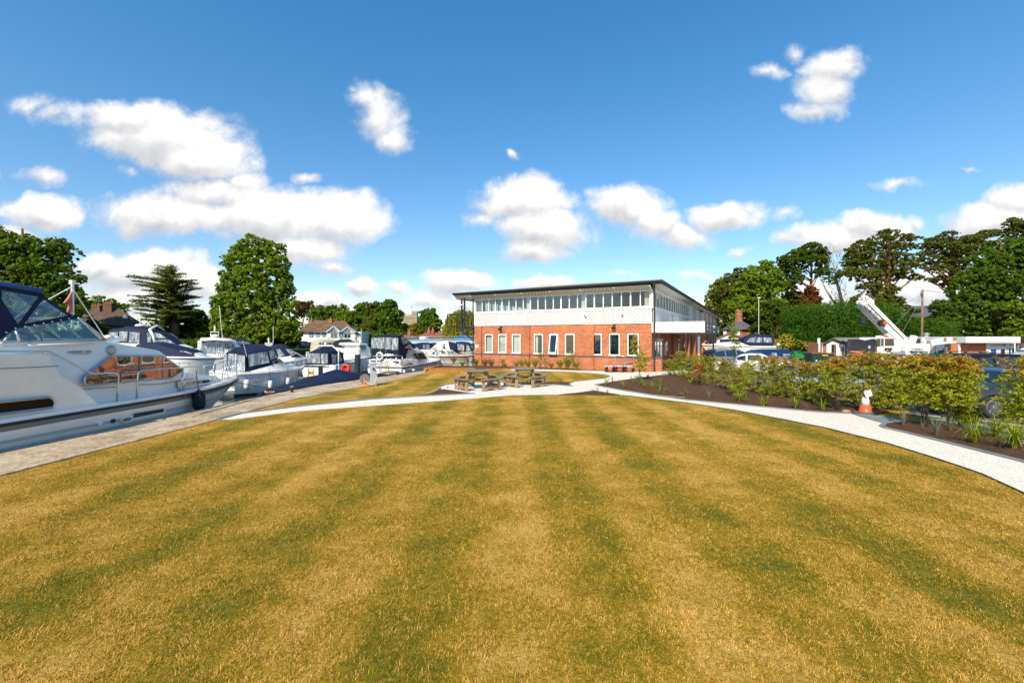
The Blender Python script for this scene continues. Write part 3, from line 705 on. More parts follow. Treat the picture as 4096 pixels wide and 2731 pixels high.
bk=MB(); bk.bb(-FW+.02,-.02,-.05,.1,2.97,3.85); bk.bb(-.05,.05,.1,DEP,2.97,3.85); bk.bb(-.05,.05,.1,DEP,5.0,5.3); bk.bb(-.05,.05,16.2,DEP,3.85,5.0); bk.prism([(-FW,-.04,5.0),(-.0,-.04,5.0),(-.0,-.60,5.215),(-FW,-.60,5.215)],(0,0,.02)); bk.build('backing', MATS['board_gap'], HB)
mb.bb(-FW,-FW+.1,.1,DEP,2.97,3.85); mb.bb(-FW,-FW+.1,.1,DEP,4.96,5.3); mb.bb(-FW,-FW+.1,17,DEP,3.85,4.96); mb.bb(-FW+.1,-.05,DEP-.1,DEP,2.96,5.3)
mb.build('trim', MATS['white_paint'], HB)
# upper window strip: 22 lights on the front, 15 on the side, 16 on the river side
n=22; pw=(FW-.2)/n
for i in range(n):
    x0=-FW+.1+i*pw; x1=x0+pw; k = .055 if i%4==3 else .03
    fr=MB(); fr.bb(x0,x0+.03,-.05,.05,3.98,4.96); fr.bb(x1-k,x1,-.05,.05,3.98,4.96); fr.bb(x0+.03,x1-k,-.05,.05,3.98,4.02); fr.bb(x0+.03,x1-k,-.05,.05,4.92,4.96)
    fo=fr.build('window', MATS['white_pvc'], HB); g=MB(); g.bb(x0+.03,x1-k,-.004,.004,4.02,4.92); g.build('pane', MATS['window_glass'], fo)
    if i in (7,14,21):
        b=MB(); xs=x0+(.35 if i!=7 else .3)*pw
        for q in range(4): b.box((xs+.05+q*.09,.16,4.47),(.085,.01,.88),rz=R(18))
        b.build('curtain', MATS['cream_board'], fo)
    if i==0:
        b=MB(); b.bb(x0+.03,x1-.02,.12,.14,4.0,4.95); b.build('curtain', MATS['grey_paint'], fo)
for i in range(15):
    y0=.15+i*16.0/15; y1=y0+16.0/15
    fr=MB(); fr.bb(-.03,.07,y0,y0+.05,3.98,4.96); fr.bb(-.03,.07,y1-.05,y1,3.98,4.96); fr.bb(-.03,.07,y0+.05,y1-.05,3.98,4.03); fr.bb(-.03,.07,y0+.05,y1-.05,4.91,4.96)
    fo=fr.build('window', MATS['white_pvc'], HB); g=MB(); g.bb(.0,.008,y0+.05,y1-.05,4.03,4.91); g.build('pane', MATS['dark_pane'] if i>3 else MATS['window_glass'], fo)
for i in range(16):
    y0=.15+i*1.05; fr=MB(); fr.bb(-FW,-FW+.1,y0,y0+.07,3.85,4.96); fr.bb(-FW,-FW+.1,y0+.07,y0+1.05,3.85,3.93)
    fo=fr.build('window', MATS['dark_metal'], HB); g=MB(); g.bb(-FW+.04,-FW+.05,y0+.07,y0+1.05,3.93,4.96); g.build('pane', MATS['window_glass'], fo)
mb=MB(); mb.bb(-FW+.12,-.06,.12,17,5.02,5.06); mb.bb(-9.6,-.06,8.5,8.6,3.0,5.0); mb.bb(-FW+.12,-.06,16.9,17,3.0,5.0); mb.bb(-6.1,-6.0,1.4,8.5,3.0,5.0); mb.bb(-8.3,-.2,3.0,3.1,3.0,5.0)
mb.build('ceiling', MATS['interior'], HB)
# --- roof: low hip in pale corrugated sheet, black gutter and fascia
e0,e1,ys,ye = -FW-1.55,.62,-.64,DEP+.6; ze,zr = 5.43,6.75; xm=-6.5; yr=8.0
mb=MB(); A=(e0,ys,ze);B=(e1,ys,ze);C=(e1,ye,ze);D=(e0,ye,ze);Rr=(xm,yr,zr);Rb=(xm,ye-8,zr)
mb.poly([A,B,Rr]); mb.poly([B,C,Rb,Rr]); mb.poly([C,D,Rb]); mb.poly([D,A,Rr,Rb]); mb.build('roof', MATS['roof_sheet'], HB)
mb=MB(); 
for a,b in ((A,B),(B,C),(C,D),(D,A)):
    a=Vector(a);b=Vector(b); a.z=b.z=5.36; mb.bar(a,b,.05,.13)
fo=mb.build('fascia', MATS['gutter_black'], HB)
mb=MB(); mb.tube([(e0-.06,ys-.08,5.43),(e1+.06,ys-.08,5.43)],.065,8); mb.tube([(e1+.08,ys-.06,5.43),(e1+.08,ye,5.43)],.065,8); mb.build('gutter', MATS['gutter_black'], HB)
mb=MB(); mb.bb(e0+.03,-FW-.03,ys+.3,ye-.1,5.02,5.05)
mb.prism([(e0+.03,ys+.03,5.29),(-FW-.02,ys+.03,5.29),(-FW-.02,ys+.31,5.045),(e0+.03,ys+.31,5.045)],(0,0,.02)); mb.bb(.07,e1-.03,ys+.3,ye-.05,5.27,5.3)
mb.build('soffit', MATS['cream_board'], HB)
mb=MB()
for px in (1906,): pass
mb.tube([(.30,-.66,5.33),(.17,-.16,5.2),(.17,-.16,2.0),(.17,-.16,.08)],.05,8)
mb.tube([(.45,.1,2.36),(.40,-.02,2.05),(.20,-.12,1.92)],.04,8); mb.build('downpipe', MATS['gutter_black'], HB); mb=MB()
mb.tube([(-FW-.35,-.5,5.33),(-FW-.33,-.4,5.25),(-FW-.10,-.12,5.0),(-FW-.10,-.12,.1)],.045,8)
mb.build('downpipe', MATS['gutter_black'], HB)
# porch roof over the entrance with its sign board
mb=MB()
for k in range(4): mb.box((1.47,-.065+.0*k,2.465+k*.15),(2.94,.03,.147),rx=R(5))
mb.bb(-.0,.07,-.10,-.03,2.385,3.0); mb.bb(2.80,2.94,-.105,-.03,2.385,3.0)
mb.bb(.02,2.90,-.03,10.6,2.975,3.0); mb.bb(.0,2.94,-.11,-.04,3.0,3.03)
mb.build('porch_roof', MATS['white_paint'], HB)
mb=MB()
for k in range(26): mb.bb(.03,2.88,-.02+k*.41,-.02+k*.41+.385,2.36,2.385)
mb.build('porch_soffit', MATS['cream_board'], HB)
mb=MB(); mb.bb(2.95,3.0,-.03,10.7,2.36,2.99); sg=mb.build('sign_board', MATS['sign_slate'], HB)
rot=(R(90),0,R(90))
def sgt(s_,y,z,size,m='sign_white',sx=1): text(s_,'lettering',size,MATS[m],sg,(3.004,y,z),rot,.003,sx=sx)
sgt('DB MARINE',5.6,2.80,.25,sx=1.5); sgt('SALES  SERVICE  REPAIRS',5.6,2.48,.09,sx=1.5); sgt('Bénéteau',1.1,2.58,.13); sgt('BROKERAGE',1.1,2.85,.08,sx=1.2); sgt('NEW BOATS',1.1,2.74,.08,sx=1.2); sgt('LINSSEN',9.6,2.8,.12,sx=1.3)
mb=MB(); mb.bb(3.003,3.010,4.0,7.4,2.66,2.675); mb.bb(3.003,3.012,9.2,9.5,2.45,2.7); mb.bb(3.003,3.012,9.55,9.85,2.45,2.6); mb.build('sign_rule', MATS['sign_white'], sg)
mb=MB(); mb.bb(3.003,3.012,2.5,2.75,2.45,2.92); mb.bb(3.003,3.012,2.9,3.25,2.45,2.65); mb.bb(3.003,3.012,2.9,3.25,2.7,2.92); mb.build('emblem', MATS['sign_grey'], sg)
mb=MB(); mb.bb(2.54,2.66,.2,.32,.0,2.36); po=mb.build('post', MATS['grey_paint'], HB); m2=MB(); m2.bb(2.53,2.67,.19,.33,1.05,1.13); m2.build('reflector_band', MATS['yellow_paint'], po)
mb=MB(); mb.bb(2.54,2.66,10.2,10.32,-.42,2.36); po=mb.build('post', MATS['grey_paint'], HB); m2=MB(); m2.bb(2.53,2.67,10.19,10.33,.75,.83); m2.build('reflector_band', MATS['yellow_paint'], po)
# side wall doors and windows
def sdoor(y0,y1,z0,z1,name='door',glass='window_glass',fr='white_pvc',mull=0,f=.09):
    b=MB(); b.bb(-.09,-.02,y0,y0+f,z0,z1); b.bb(-.09,-.02,y1-f,y1,z0,z1); b.bb(-.09,-.02,y0+f,y1-f,z1-f,z1); b.bb(-.09,-.02,y0+f,y1-f,z0,z0+f)
    for k in range(mull): c=y0+(y1-y0)*(k+1)/(mull+1); b.bb(-.095,-.015,c-f*.6,c+f*.6,z0+f,z1-f)
    o=b.build(name, MATS[fr], HB); g=MB(); g.bb(-.06,-.05,y0+f,y1-f,z0+f,z1-f); g.build('pane', MATS[glass], o); return o
d=sdoor(.72,3.73,.02,2.0,mull=2); b=MB(); b.tube([(.0,1.6,.8),(.06,1.6,.85),(.06,1.6,1.3),(.0,1.6,1.35)],.02,6); b.build('handle', MATS['steel'], d)
sdoor(4.7,5.6,1.16,1.82,'window'); sdoor(8.0,8.6,1.0,1.9,'window',f=.06); sdoor(10.4,11.5,.02,1.9,glass='dark_pane'); sdoor(24.5,26.5,.9,2.0,'window')
b=MB(); b.bb(-.2,-.1,16.7,19.6,0,2.55); b.build('door', MATS['rubber_black'], HB)
b=MB(); b.bb(-.15,-.05,36,44,.0,2.75); b.build('door', MATS['grey_paint'], HB); b=MB(); b.bb(.0,.06,36.3,37,.0,3.4); b.bb(.0,.06,40,40.5,.0,2.7); b.build('door_post', MATS['grey_paint'], HB)
b=MB(); b.bb(.1,.13,38,43,3.15,3.75); b.build('vent', MATS['rubber_black'], HB)
# fixtures that hang on the walls are things of their own
def fix(name,label,cat,mb,mat,group=None):
    o=mb.build(name, MATS[mat], None); o.matrix_world=wmat(HB); o.location=CORN; o.rotation_euler=(0,0,RZ); tag(o,label,cat,group); return o
for k,(px,l) in enumerate(((2005.6,'black floodlight under the boarding between the left pair of lower windows'),(2458,'black floodlight under the boarding above the right hand lower windows'))):
    x=tloc(px); b=MB(); b.bb(x-.07,x+.07,-.10,-.01,2.84,2.94); b.bar((x,-.06,2.84),(x,-.16,2.74),.05); b.box((x,-.22,2.70),(.24,.10,.16),rx=R(40)); fix('floodlight',l,'floodlight',b,'black_plastic')
for k,(px,z,l) in enumerate(((2341,3.62,'small white camera on the white boarding below the centre windows'),(2298,5.12,'white camera under the eaves near the middle of the front'))):
    x=tloc(px); b=MB(); b.ell((x,-.16,z),.05); b.tube([(x,-.08,z+.02),(x,-.2,z),(x+.12,-.32,z-.06)],.045,8); fix('security_camera',l,'camera',b,'white_pvc')
x=tloc(2492); b=MB(); b.tube([(x,-.07,3.52),(x-.05,-.16,3.50),(x+.08,-.20,3.48)],.03,6); fix('security_camera','dark little camera on the white boarding at the right','camera',b,'grey_paint')
for y,z,l in ((22,4.75,'floodlight under the side eaves just past the window strip'),(43,4.65,'floodlight under the side eaves near the far end')):
    b=MB(); b.bar((.1,y,z+.3),(.45,y,z+.15),.06); b.box((.6,y,z+.1),(.28,.5,.24),ry=R(35)); fix('floodlight',l,'floodlight',b,'black_plastic')
for y in (6.8,8.0):
    b=MB(); b.bb(.09,.30,y,y+.45,3.25,3.7); b.bb(.09,.22,y+.1,y+.35,3.1,3.25); fix('extractor_vent','cream vent hood on the side boarding, '+('nearer the corner' if y<7 else 'farther from the corner'),'vent',b,'cream_board','vent hoods on the side wall')
b=MB(); b.ell((.22,10.0,2.12),(.16,.22,.18)); fix('alarm_box','yellow round alarm box on the brick side wall under the porch','alarm',b,'yellow_paint')
b=MB(); b.bb(.01,.05,4.05,4.6,.85,1.35); b.bb(.01,.05,4.05,4.6,1.42,1.7); fix('notice_board','small white notices on the brick wall beside the entrance','notice',b,'sign_white')
x=tloc(1911); b=MB(); b.bb(x-.16,x+.16,-.125,-.112,1.33,1.52); fix('notice_board','small white sign on the brick wall at the river corner','notice',b,'sign_white')
b=MB(); b.bb(.19,.34,28.0,28.4,1.2,1.5); b.tube([(.3,28.2,1.5),(.5,28.2,1.7)],.1,8); fix('wall_lamp','grey swivel lamp on the brick wall past the doorway','lamp',b,'galv')
b=MB(); x=tloc(2580); b.ell((.10,.35,5.17),.08); fix('wall_lamp','round cream bell under the eaves at the building corner','bell',b,'cream_board')
# --- steel balcony on the river side
BL = thing('balcony','dark steel balcony with crossed braces on the river side of the office','balcony', CORN, RZ)
x0=-FW-1.0
for q in ((x0,-.35),(x0-.0,2.6)): b=MB(); b.bb(q[0]-.05,q[0]+.05,q[1]-.05,q[1]+.05,2.75,5.05); b.build('post', MATS['dark_metal'], BL)
b=MB(); b.bb(-FW-.75,-FW-.65,-.45,-.35,2.75,5.3)
b.build('post', MATS['dark_metal'], BL)
b=MB(); xo=-FW-2.35
def fr(p,q,w=.05): b.bar(p,q,w)
for y in (-.4,2.4):
    fr((xo,y,2.9),(-FW-.02,y,2.9)); fr((xo,y,3.9),(-FW-.02,y,3.9)); fr((xo,y,2.87),(xo,y,3.93)); fr((xo,y,2.9),(-FW-.7,y,3.9),.035); fr((xo,y,3.9),(-FW-.7,y,2.9),.035); fr((-FW-.7,y,2.9),(-FW-.02,y,3.9),.035); fr((-FW-.7,y,3.9),(-FW-.02,y,2.9),.035)
fr((xo,-.4,3.9),(xo,2.4,3.9)); fr((xo,-.4,2.9),(xo,2.4,2.9)); fr((xo,-.4,3.9),(xo,2.4,2.9),.035)
b.build('railing', MATS['dark_metal'], BL)
b=MB(); b.bb(xo+1.0,-FW-.02,-.45,2.5,2.70,2.80); b.bar((-FW-.02,-.3,1.9),(-FW-1.2,-.3,2.7),.08); b.bar((-FW-.02,2.3,1.9),(-FW-1.2,2.3,2.7),.08); b.build('platform', MATS['dark_metal'], BL)
b=MB(); b.tube([(-FW-.75,-.3,4.62),(-FW-.95,-.35,4.60)],.02,6); b.tube([(-FW-.93,-.35,4.61),(-FW-1.15,-.42,4.54)],.05,8); fix('security_camera','white camera on the dark steel post at the balcony','camera',b,'white_pvc')
if PLANT: 
    o=PLANT[0].build('houseplant', None if False else MATS['fence_green'], None); o.location=CORN; o.rotation_euler=(0,0,RZ); tag(o,'green houseplant seen through the seventh lower window','houseplant')
# ================= buildings and structures farther off =================
def front(mb, pts, Y, dep): return mb.prism([P(x,y,Y) for x,y in pts], (0,dep,0))
def rect(mb, x0,x1,y0,y1,Y,dep): return front(mb, [(x0,y0),(x1,y0),(x1,y1),(x0,y1)], Y, dep)
def pwin(T,x0,x1,y0,y1,Y,frame='white_pvc',pane='dark_pane',bars=(1,0),t=.10,name='window'):
    a=P(x0,y1,Y); c=P(x1,y0,Y); m=MB(); d=.08
    m.bb(a.x,a.x+t,Y-d,Y,a.z,c.z); m.bb(c.x-t,c.x,Y-d,Y,a.z,c.z); m.bb(a.x+t,c.x-t,Y-d,Y,a.z,a.z+t); m.bb(a.x+t,c.x-t,Y-d,Y,c.z-t,c.z)
    for i in range(bars[0]): q=a.x+(c.x-a.x)*(i+1)/(bars[0]+1); m.bb(q-t*.4,q+t*.4,Y-d*.9,Y,a.z+t,c.z-t)
    for i in range(bars[1]): q=a.z+(c.z-a.z)*(i+1)/(bars[1]+1); m.bb(a.x+t,c.x-t,Y-d*.85,Y,q-t*.4,q+t*.4)
    o=m.build(name,MATS[frame],T,world=True); g=MB(); g.bb(a.x+t,c.x-t,Y-.03,Y-.01,a.z+t,c.z-t); g.build('pane',MATS[pane],o,world=True); return o
def bthing(name,label,cat,px,Y,z=-.35): return thing(name,label,cat,Vector(((px-CX)/F*Y,Y,z)))
# brown tiled house on the left
Y=75; T=bthing('tiled_house','brown tiled house with two tall brick chimneys behind the big cruiser','house',450,Y)
m=MB(); z0=-.35; q=lambda x,y,d=0: P(x,y,Y+d); 
def vb(m,x0,x1,ytop,Y0,dep,zb=-.35): a=P(x0,ytop,Y0); c=P(x1,ytop,Y0); m.bb(a.x,c.x,Y0,Y0+dep,zb,a.z)
vb(m,380,572,1306,Y,7); vb(m,342,385,1296,Y+2,6); m.build('wall',MATS['brick_dark'],T,world=True)
m=MB(); m.add([q(372,1300,-.5),q(590,1306,-.5),q(590,1306,7.5),q(372,1300,7.5),q(473,1233,3),q(473,1233,5)],[(0,1,4),(1,2,5,4),(2,3,5),(3,0,4,5)])
m.add([q(332,1294,1.5),q(430,1294,1.5),q(430,1246,5),q(339,1246,5),q(332,1294,8.5),q(430,1294,8.5)],[(0,1,2,3),(3,2,5,4),(0,3,4)])
m.add([q(498,1306,-.9),q(540,1306,-.9),q(519,1288,1.0)],[(0,1,2)])
rf=m.build('roof',MATS['tile_dark'],T,world=True)
for x0,x1,y0,y1,d in ((411,446,1212,1275,2.0),(360,398,1221,1262,5.0)):
    m=MB(); a=P(x0,y1,Y+d); c=P(x1,y0,Y+d); m.bb(a.x,c.x,Y+d,Y+d+.9,a.z,c.z); m.bb(a.x-.06,c.x+.06,Y+d-.06,Y+d+.96,c.z-.35,c.z-.2); ch=m.build('chimney',MATS['brick_dark'],T,world=True)
    m=MB()
    for i in range(4): m.lathe([(.13,0),(.11,.35)],(a.x+.2+(c.x-a.x-.4)*i/3,Y+d+.45,c.z),8)
    m.build('chimney_pot',MATS['terracotta'],ch,world=True)
pwin(T,501,534,1306,1312,Y-.95,bars=(2,0)); m=MB(); m.prism([q(493,1274,1.0),q(512,1276,1.0),q(512,1266,1.6),q(493,1264,1.6)],(0,-.12,.1)); m.build('skylight',MATS['white_pvc'],T,world=True)
m=MB(); a=P(395,1245,Y+5); m.tube([a,a+Vector((0,0,3.2))],.03,5); m.bar(a+Vector((-.6,0,3.1)),a+Vector((.7,0,3.1)),.03); m.build('aerial',MATS['galv'],T,world=True)
# the white pub across the river
Y=105; T=bthing('white_pub','white waterside pub with brown tiled roof and two arched gables','pub',1330,Y)
m=MB(); vb(m,1205,1442,1326,Y,9); vb(m,1229,1311,1354,Y-1.2,1.15)
for ax,xl,xr,ya in ((1335,1308,1362,1309),(1389,1364,1421,1311)):
    m.prism([P(xl,1399,Y-.6),P(xl,1326,Y-.6),P(ax,ya,Y-.6),P(xr,1326,Y-.6),P(xr,1399,Y-.6)],(0,.6,0))
m.build('wall',MATS['white_paint'],T,world=True)
m=MB(); q=lambda x,y,d=0: P(x,y,Y+d)
m.add([q(1192,1326,-.8),q(1440,1334,-.8),q(1440,1334,10),q(1192,1326,10),q(1246,1279,4.5),q(1379,1285,4.5)],[(0,1,5,4),(1,2,5),(2,3,4,5),(3,0,4)])
for ax,xl,xr,ya in ((1335,1305,1365,1304),(1389,1362,1425,1306)):
    m.add([q(xl,1327,-.95),q(ax,ya,-.95),q(xr,1327,-.95),q(ax,ya-1,4.0),q(xl-4,1312,3),q(xr+4,1312,3)],[(0,1,3,4),(1,2,5,3)])
rf=m.build('roof',MATS['tile_brown'],T,world=True)
for ax,xl,xr,ya in ((1335,1305,1365,1304),(1389,1362,1425,1306)):
    m=MB(); m.bar(q(xl,1328,-1.0),q(ax,ya+1,-1.0),.12,.28); m.bar(q(ax,ya+1,-1.0),q(xr,1328,-1.0),.12,.28); m.build('bargeboard',MATS['bridge_blue'],T,world=True)
for x0,x1,y0 in ((1312,1328,1275),(1239,1247,1281)):
    m=MB(); a=P(x0,1292,Y+3.5); c=P(x1,y0,Y+3.5); m.bb(a.x,c.x,Y+3.5,Y+4.4,a.z,c.z); ch=m.build('chimney',MATS['brick_old'],T,world=True)
    m=MB(); m.lathe([(.2,0),(.16,.5)],((a.x+c.x)/2,Y+4,c.z),8); m.build('chimney_pot',MATS['terracotta'],ch,world=True)
for x0,x1 in ((1236,1257),(1263,1281),(1288,1306)): pwin(T,x0,x1,1330,1350,Y-.02,'bridge_blue',bars=(1,1),t=.14)
for ax in (1336,1389.5):
    m=MB(); g=MB(); c=P(ax,1330,Y-.65); r=13/F*Y; b=P(ax,1351,Y-.65).z
    g.prism([(c.x-r,Y-.62,b),(c.x+r,Y-.62,b)]+[(c.x+r*math.cos(a),Y-.62,c.z+r*math.sin(a)) for a in np.linspace(0,math.pi,12)],(0,-.05,0))
    m.tube([(c.x-r,Y-.66,b),(c.x-r,Y-.66,c.z)]+[(c.x-r*math.cos(a),Y-.66,c.z+r*math.sin(a)) for a in np.linspace(0,math.pi,12)]+[(c.x+r,Y-.66,b),(c.x-r,Y-.66,b)],.07,5); m.bar((c.x,Y-.7,b),(c.x,Y-.7,c.z+r),.1); m.bar((c.x-r,Y-.7,c.z),(c.x+r,Y-.7,c.z),.1)
    w=m.build('window',MATS['bridge_blue'],T,world=True); g.build('pane',MATS['dark_pane'],w,world=True)
for x0,x1 in ((1236,1255),(1262,1280),(1195,1212)): pwin(T,x0,x1,1368 if x0>1200 else 1320,1388 if x0>1200 else 1345,Y-(1.25 if x0>1200 else -.02) if x0>1200 else Y-.05,'dark_metal',bars=(1,0),t=.12)
pwin(T,1424,1437,1334,1350,Y-.02,'white_pvc',bars=(1,0))
m=MB()
for x0,x1 in ((1229,1311),(1413,1441)):
    a=P(x0,1354,Y-1.25); c=P(x1,1342,Y-1.25); m.bar((a.x,a.y,c.z),(c.x,a.y,c.z),.08)
    for i in range(int((c.x-a.x)/.35)): m.bar((a.x+i*.35,a.y,a.z),(a.x+i*.35,a.y,c.z),.04)
m.build('balcony_railing',MATS['bridge_blue'],T,world=True)
Y=99; a=P(1355,1352,Y); c=P(1374,1334,Y); T=thing('pub_sign','square dark blue sign on a post in front of the white pub','sign',((a.x+c.x)/2,Y,-.35)); m=MB(); m.bb(a.x,c.x,Y,Y+.1,a.z,c.z); m.build('panel',MATS['sign_blue'],T,world=True); m=MB(); m.tube([((a.x+c.x)/2,Y+.1,-.35),((a.x+c.x)/2,Y+.1,a.z)],.07,6); m.build('post',MATS['dark_metal'],T,world=True)
text('THE',"lettering",.3,MATS['sign_white'],T,(0,-.02,c.z+.35-.40),(R(90),0,0)); text('FERRY',"lettering",.34,MATS['sign_white'],T,(0,-.02,c.z+.35-.75),(R(90),0,0))
Y=100; T=bthing('panel_fence','white panel fence on the far bank below the pub','fence',1220,Y); m=MB()
for x in range(1190,1300,11): rect(m,x,x+10,1374,1393,Y,.08)
m.build('panel',MATS['white_paint'],T,world=True)
# church tower
Y=190; T=bthing('church_tower','pale stone church tower with battlements rising from the trees','church',1640,Y,0)
m=MB(); a=P(1610,1262,Y); c=P(1662,1262,Y); m.bb(a.x,c.x,Y,Y+6,0,a.z); a2=P(1646,1248,Y-.4); c2=P(1668,1248,Y); m.bb(a2.x,c2.x,Y-.4,Y+2.4,0,a2.z)
m.build('tower_wall',MATS['stone_tower'],T,world=True); m=MB()
for i in range(5): x=a.x+i*(a2.x-a.x)/5; m.bb(x,x+.45,Y,Y+.4,a.z,a.z+.7)
for i in range(3): x=a2.x+i*(c2.x-a2.x-.5)/2; m.bb(x,x+.5,Y-.4,Y+.0,a2.z,a2.z+.7)
m.bb(a.x-.15,a2.x-.01,Y-.15,Y-.01,a.z-1.2,a.z-.95); m.build('battlement',MATS['stone_tower'],T,world=True)
m=MB(); f=P(1615,1257,Y+1); m.tube([f,f+Vector((0,0,6.0))],.10,6); m.build('flagpole',MATS['white_paint'],T,world=True)
m=MB(); f=P(1647,1243,Y); m.tube([f,f+Vector((0,0,2.1))],.05,5); m.bar(f+Vector((-.5,0,1.5)),f+Vector((.5,0,1.5)),.08); m.bar(f+Vector((-.35,0,2.0)),f+Vector((.5,0,2.0)),.12); m.build('weather_vane',MATS['dark_metal'],T,world=True)
# cottages beyond the bridge
Y=104; T=bthing('cottage','low cottage with brown roof and one chimney beyond the bridge, left one','house',1635,Y,0); m=MB(); vb(m,1614,1662,1350,Y,6,0); m.build('wall',MATS['brick_old'],T,world=True)
q=lambda x,y,d=0: P(x,y,Y+d)
m=MB(); m.add([q(1606,1352,-.4),q(1672,1354,-.4),q(1672,1354,6.4),q(1606,1352,6.4),q(1618,1337,3),q(1648,1337,3)],[(0,1,5,4),(1,2,5),(2,3,4,5),(3,0,4)]); m.build('roof',MATS['tile_brown'],T,world=True)
m=MB(); a=P(1630,1345,Y+2); m.bb(a.x,a.x+.7,Y+2,Y+2.7,a.z,a.z+1.2); ch=m.build('chimney',MATS['brick_old'],T,world=True); m=MB(); m.lathe([(.18,0),(.14,.6)],(a.x+.35,Y+2.3,a.z+1.2),8); m.build('chimney_pot',MATS['terracotta'],ch,world=True)
Y=106; T=bthing('cottage','cottage with orange red tiled roof and two chimneys beyond the bridge','house',1715,Y,0); m=MB(); vb(m,1672,1775,1349,Y,6,0); m.build('wall',MATS['white_paint'],T,world=True)
m=MB(); m.add([q(1664,1351,-.4),q(1780,1349,-.4),q(1780,1349,6.6),q(1664,1351,6.6),q(1702,1329,3),q(1768,1329,3)],[(0,1,5,4),(1,2,5),(2,3,4,5),(3,0,4)]); m.build('roof',MATS['tile_red'],T,world=True)
for x in (1709,1725):
    m=MB(); a=P(x,1334,Y+2); m.bb(a.x,a.x+.7,Y+2,Y+2.7,a.z,a.z+.9); ch=m.build('chimney',MATS['brick_old'],T,world=True); m=MB(); m.lathe([(.2,0),(.15,.7)],(a.x+.35,Y+2.3,a.z+.9),8); m.build('chimney_pot',MATS['terracotta'],ch,world=True)
Y=112; a=P(1646,1330,Y); T=thing('ship_weathervane','white sail shaped vane on a slanting pole above the left cottage','vane',(a.x-1,Y,3)); m=MB(); m.tube([(a.x-1.2,Y,a.z-2),(a.x,Y,a.z)],.05,5); m.build('pole',MATS['galv'],T,world=True); m=MB(); m.box((a.x,Y,a.z+.2),(.9,.06,.55)); m.build('vane',MATS['white_paint'],T,world=True)
# blue girder bridge with its railing
BA=P(1612,1367,100); BBp=P(2000,1353,84); T=thing('road_bridge','pale blue iron girder bridge with looped railing across the river','bridge',(BA.x,BA.y,WZ))
za,zb_=P(0,1358,98).z,P(0,1353,84).z; m=MB(); d=(Vector((BBp.x,BBp.y,0))-Vector((BA.x,BA.y,0))); Ld=d.length; d.normalize(); nrm=Vector((d.y,-d.x,0))
A0=Vector((BA.x,BA.y,1.50))-d*2; B0=Vector((BBp.x,BBp.y,1.90))+d*14; LL=(B0-A0).length; D=(B0-A0).normalized()
m.bar(A0-Vector((0,0,.42)),B0-Vector((0,0,.42)),.15,.86); m.bar(A0+nrm*.12,B0+nrm*.12,.3,.13); m.bar(A0+nrm*.1-Vector((0,0,.86)),B0+nrm*.1-Vector((0,0,.86)),.26,.10)
k=int(LL/.92)
for i in range(k): p=A0+D*(i*.92)+nrm*.09; m.bar(p,p-Vector((0,0,.86)),.05,.07)
m.build('girder',MATS['bridge_blue'],T,world=True)
m=MB()
for i in range(int(LL/.42)):
    p=A0+D*(i*.42)+nrm*.05; m.tube([p,p+Vector((0,0,.55))+D*.05,p+Vector((0,0,.72))+D*.2,p+Vector((0,0,.60))+D*.33],.028,4)
m.bar(A0+Vector((0,0,.3)),B0+Vector((0,0,.3)),.04); m.build('railing',MATS['galv'],T,world=True)
m=MB(); m.prism([A0-nrm*.1-Vector((0,0,.3)),B0-nrm*.1-Vector((0,0,.3)),B0-nrm*7-Vector((0,0,.3)),A0-nrm*7-Vector((0,0,.3))],(0,0,.22)); m.build('deck',MATS['asphalt'],T,world=True)
m=MB()
for s_ in (1,13,25,37): 
    for o_ in (.8,3.5,6): p=A0+D*s_-nrm*o_; m.tube([(p.x,p.y,-2),(p.x,p.y,.6)],.35,10)
m.build('pier',MATS['bridge_blue'],T,world=True)
BRD=(A0,D,nrm)
# brick lodge, white garage, sheds and bungalow on the right
Y=72; T=bthing('brick_lodge','orange brick lodge with hexagonal slate roof and tall round topped chimney','house',2955,Y,0)
c0=P(2955,1349,Y+3.5); r=61/F*Y*1.05; ze=P(0,1317,Y).z; zt=P(0,1284,Y+3).z
m=MB(); hexp=lambda r_,z:[(c0.x+r_*math.cos(R(a)),c0.y+r_*math.sin(R(a)),z) for a in range(15,375,60)]
m.loft([hexp(r*.93,-.4),hexp(r*.93,ze)]); m.build('wall',MATS['brick_old'],T,world=True)
m=MB(); m.loft([hexp(r*.97,ze-.35),hexp(r*.97,ze)]); m.build('cornice',MATS['brick_dark'],T,world=True)
m=MB(); m.loft([hexp(r*1.12,ze),hexp(r*.22,zt)]); m.build('roof',MATS['slate'],T,world=True)
m=MB(); cz=P(0,1240,Y+3).z; cr=13.5/F*Y
m.lathe([(cr*1.15,zt-.5),(cr*1.15,zt+.1),(cr,zt+.2),(cr,cz-1.1),(cr*1.08,cz-1.0),(cr*1.08,cz-.85),(cr,cz-.8),(cr,cz-.35),(cr*1.1,cz-.25),(cr*1.1,cz)],(c0.x,c0.y,0),10); m.build('chimney',MATS['brick_old'],T,world=True)
pwin(T,2893,2905,1325,1338,c0.y-r*.93*.97,bars=(2,1),t=.08); m=MB(); a=P(2935,1340,Y-.6); b=P(2960,1325,Y-.6); m.bb(a.x,b.x,Y-.6,Y+.2,a.z,b.z); m.build('porch',MATS['white_paint'],T,world=True)
Y=52; T=bthing('garage','white boarded garage with a dark blue roller door behind the boat','garage',2919,Y,-.4); m=MB()
m.prism([P(2866,1405,Y),P(2866,1353,Y),P(2919,1332,Y),P(2972,1353,Y),P(2972,1405,Y)],(4,7,0)); m.build('wall',MATS['white_paint'],T,world=True)
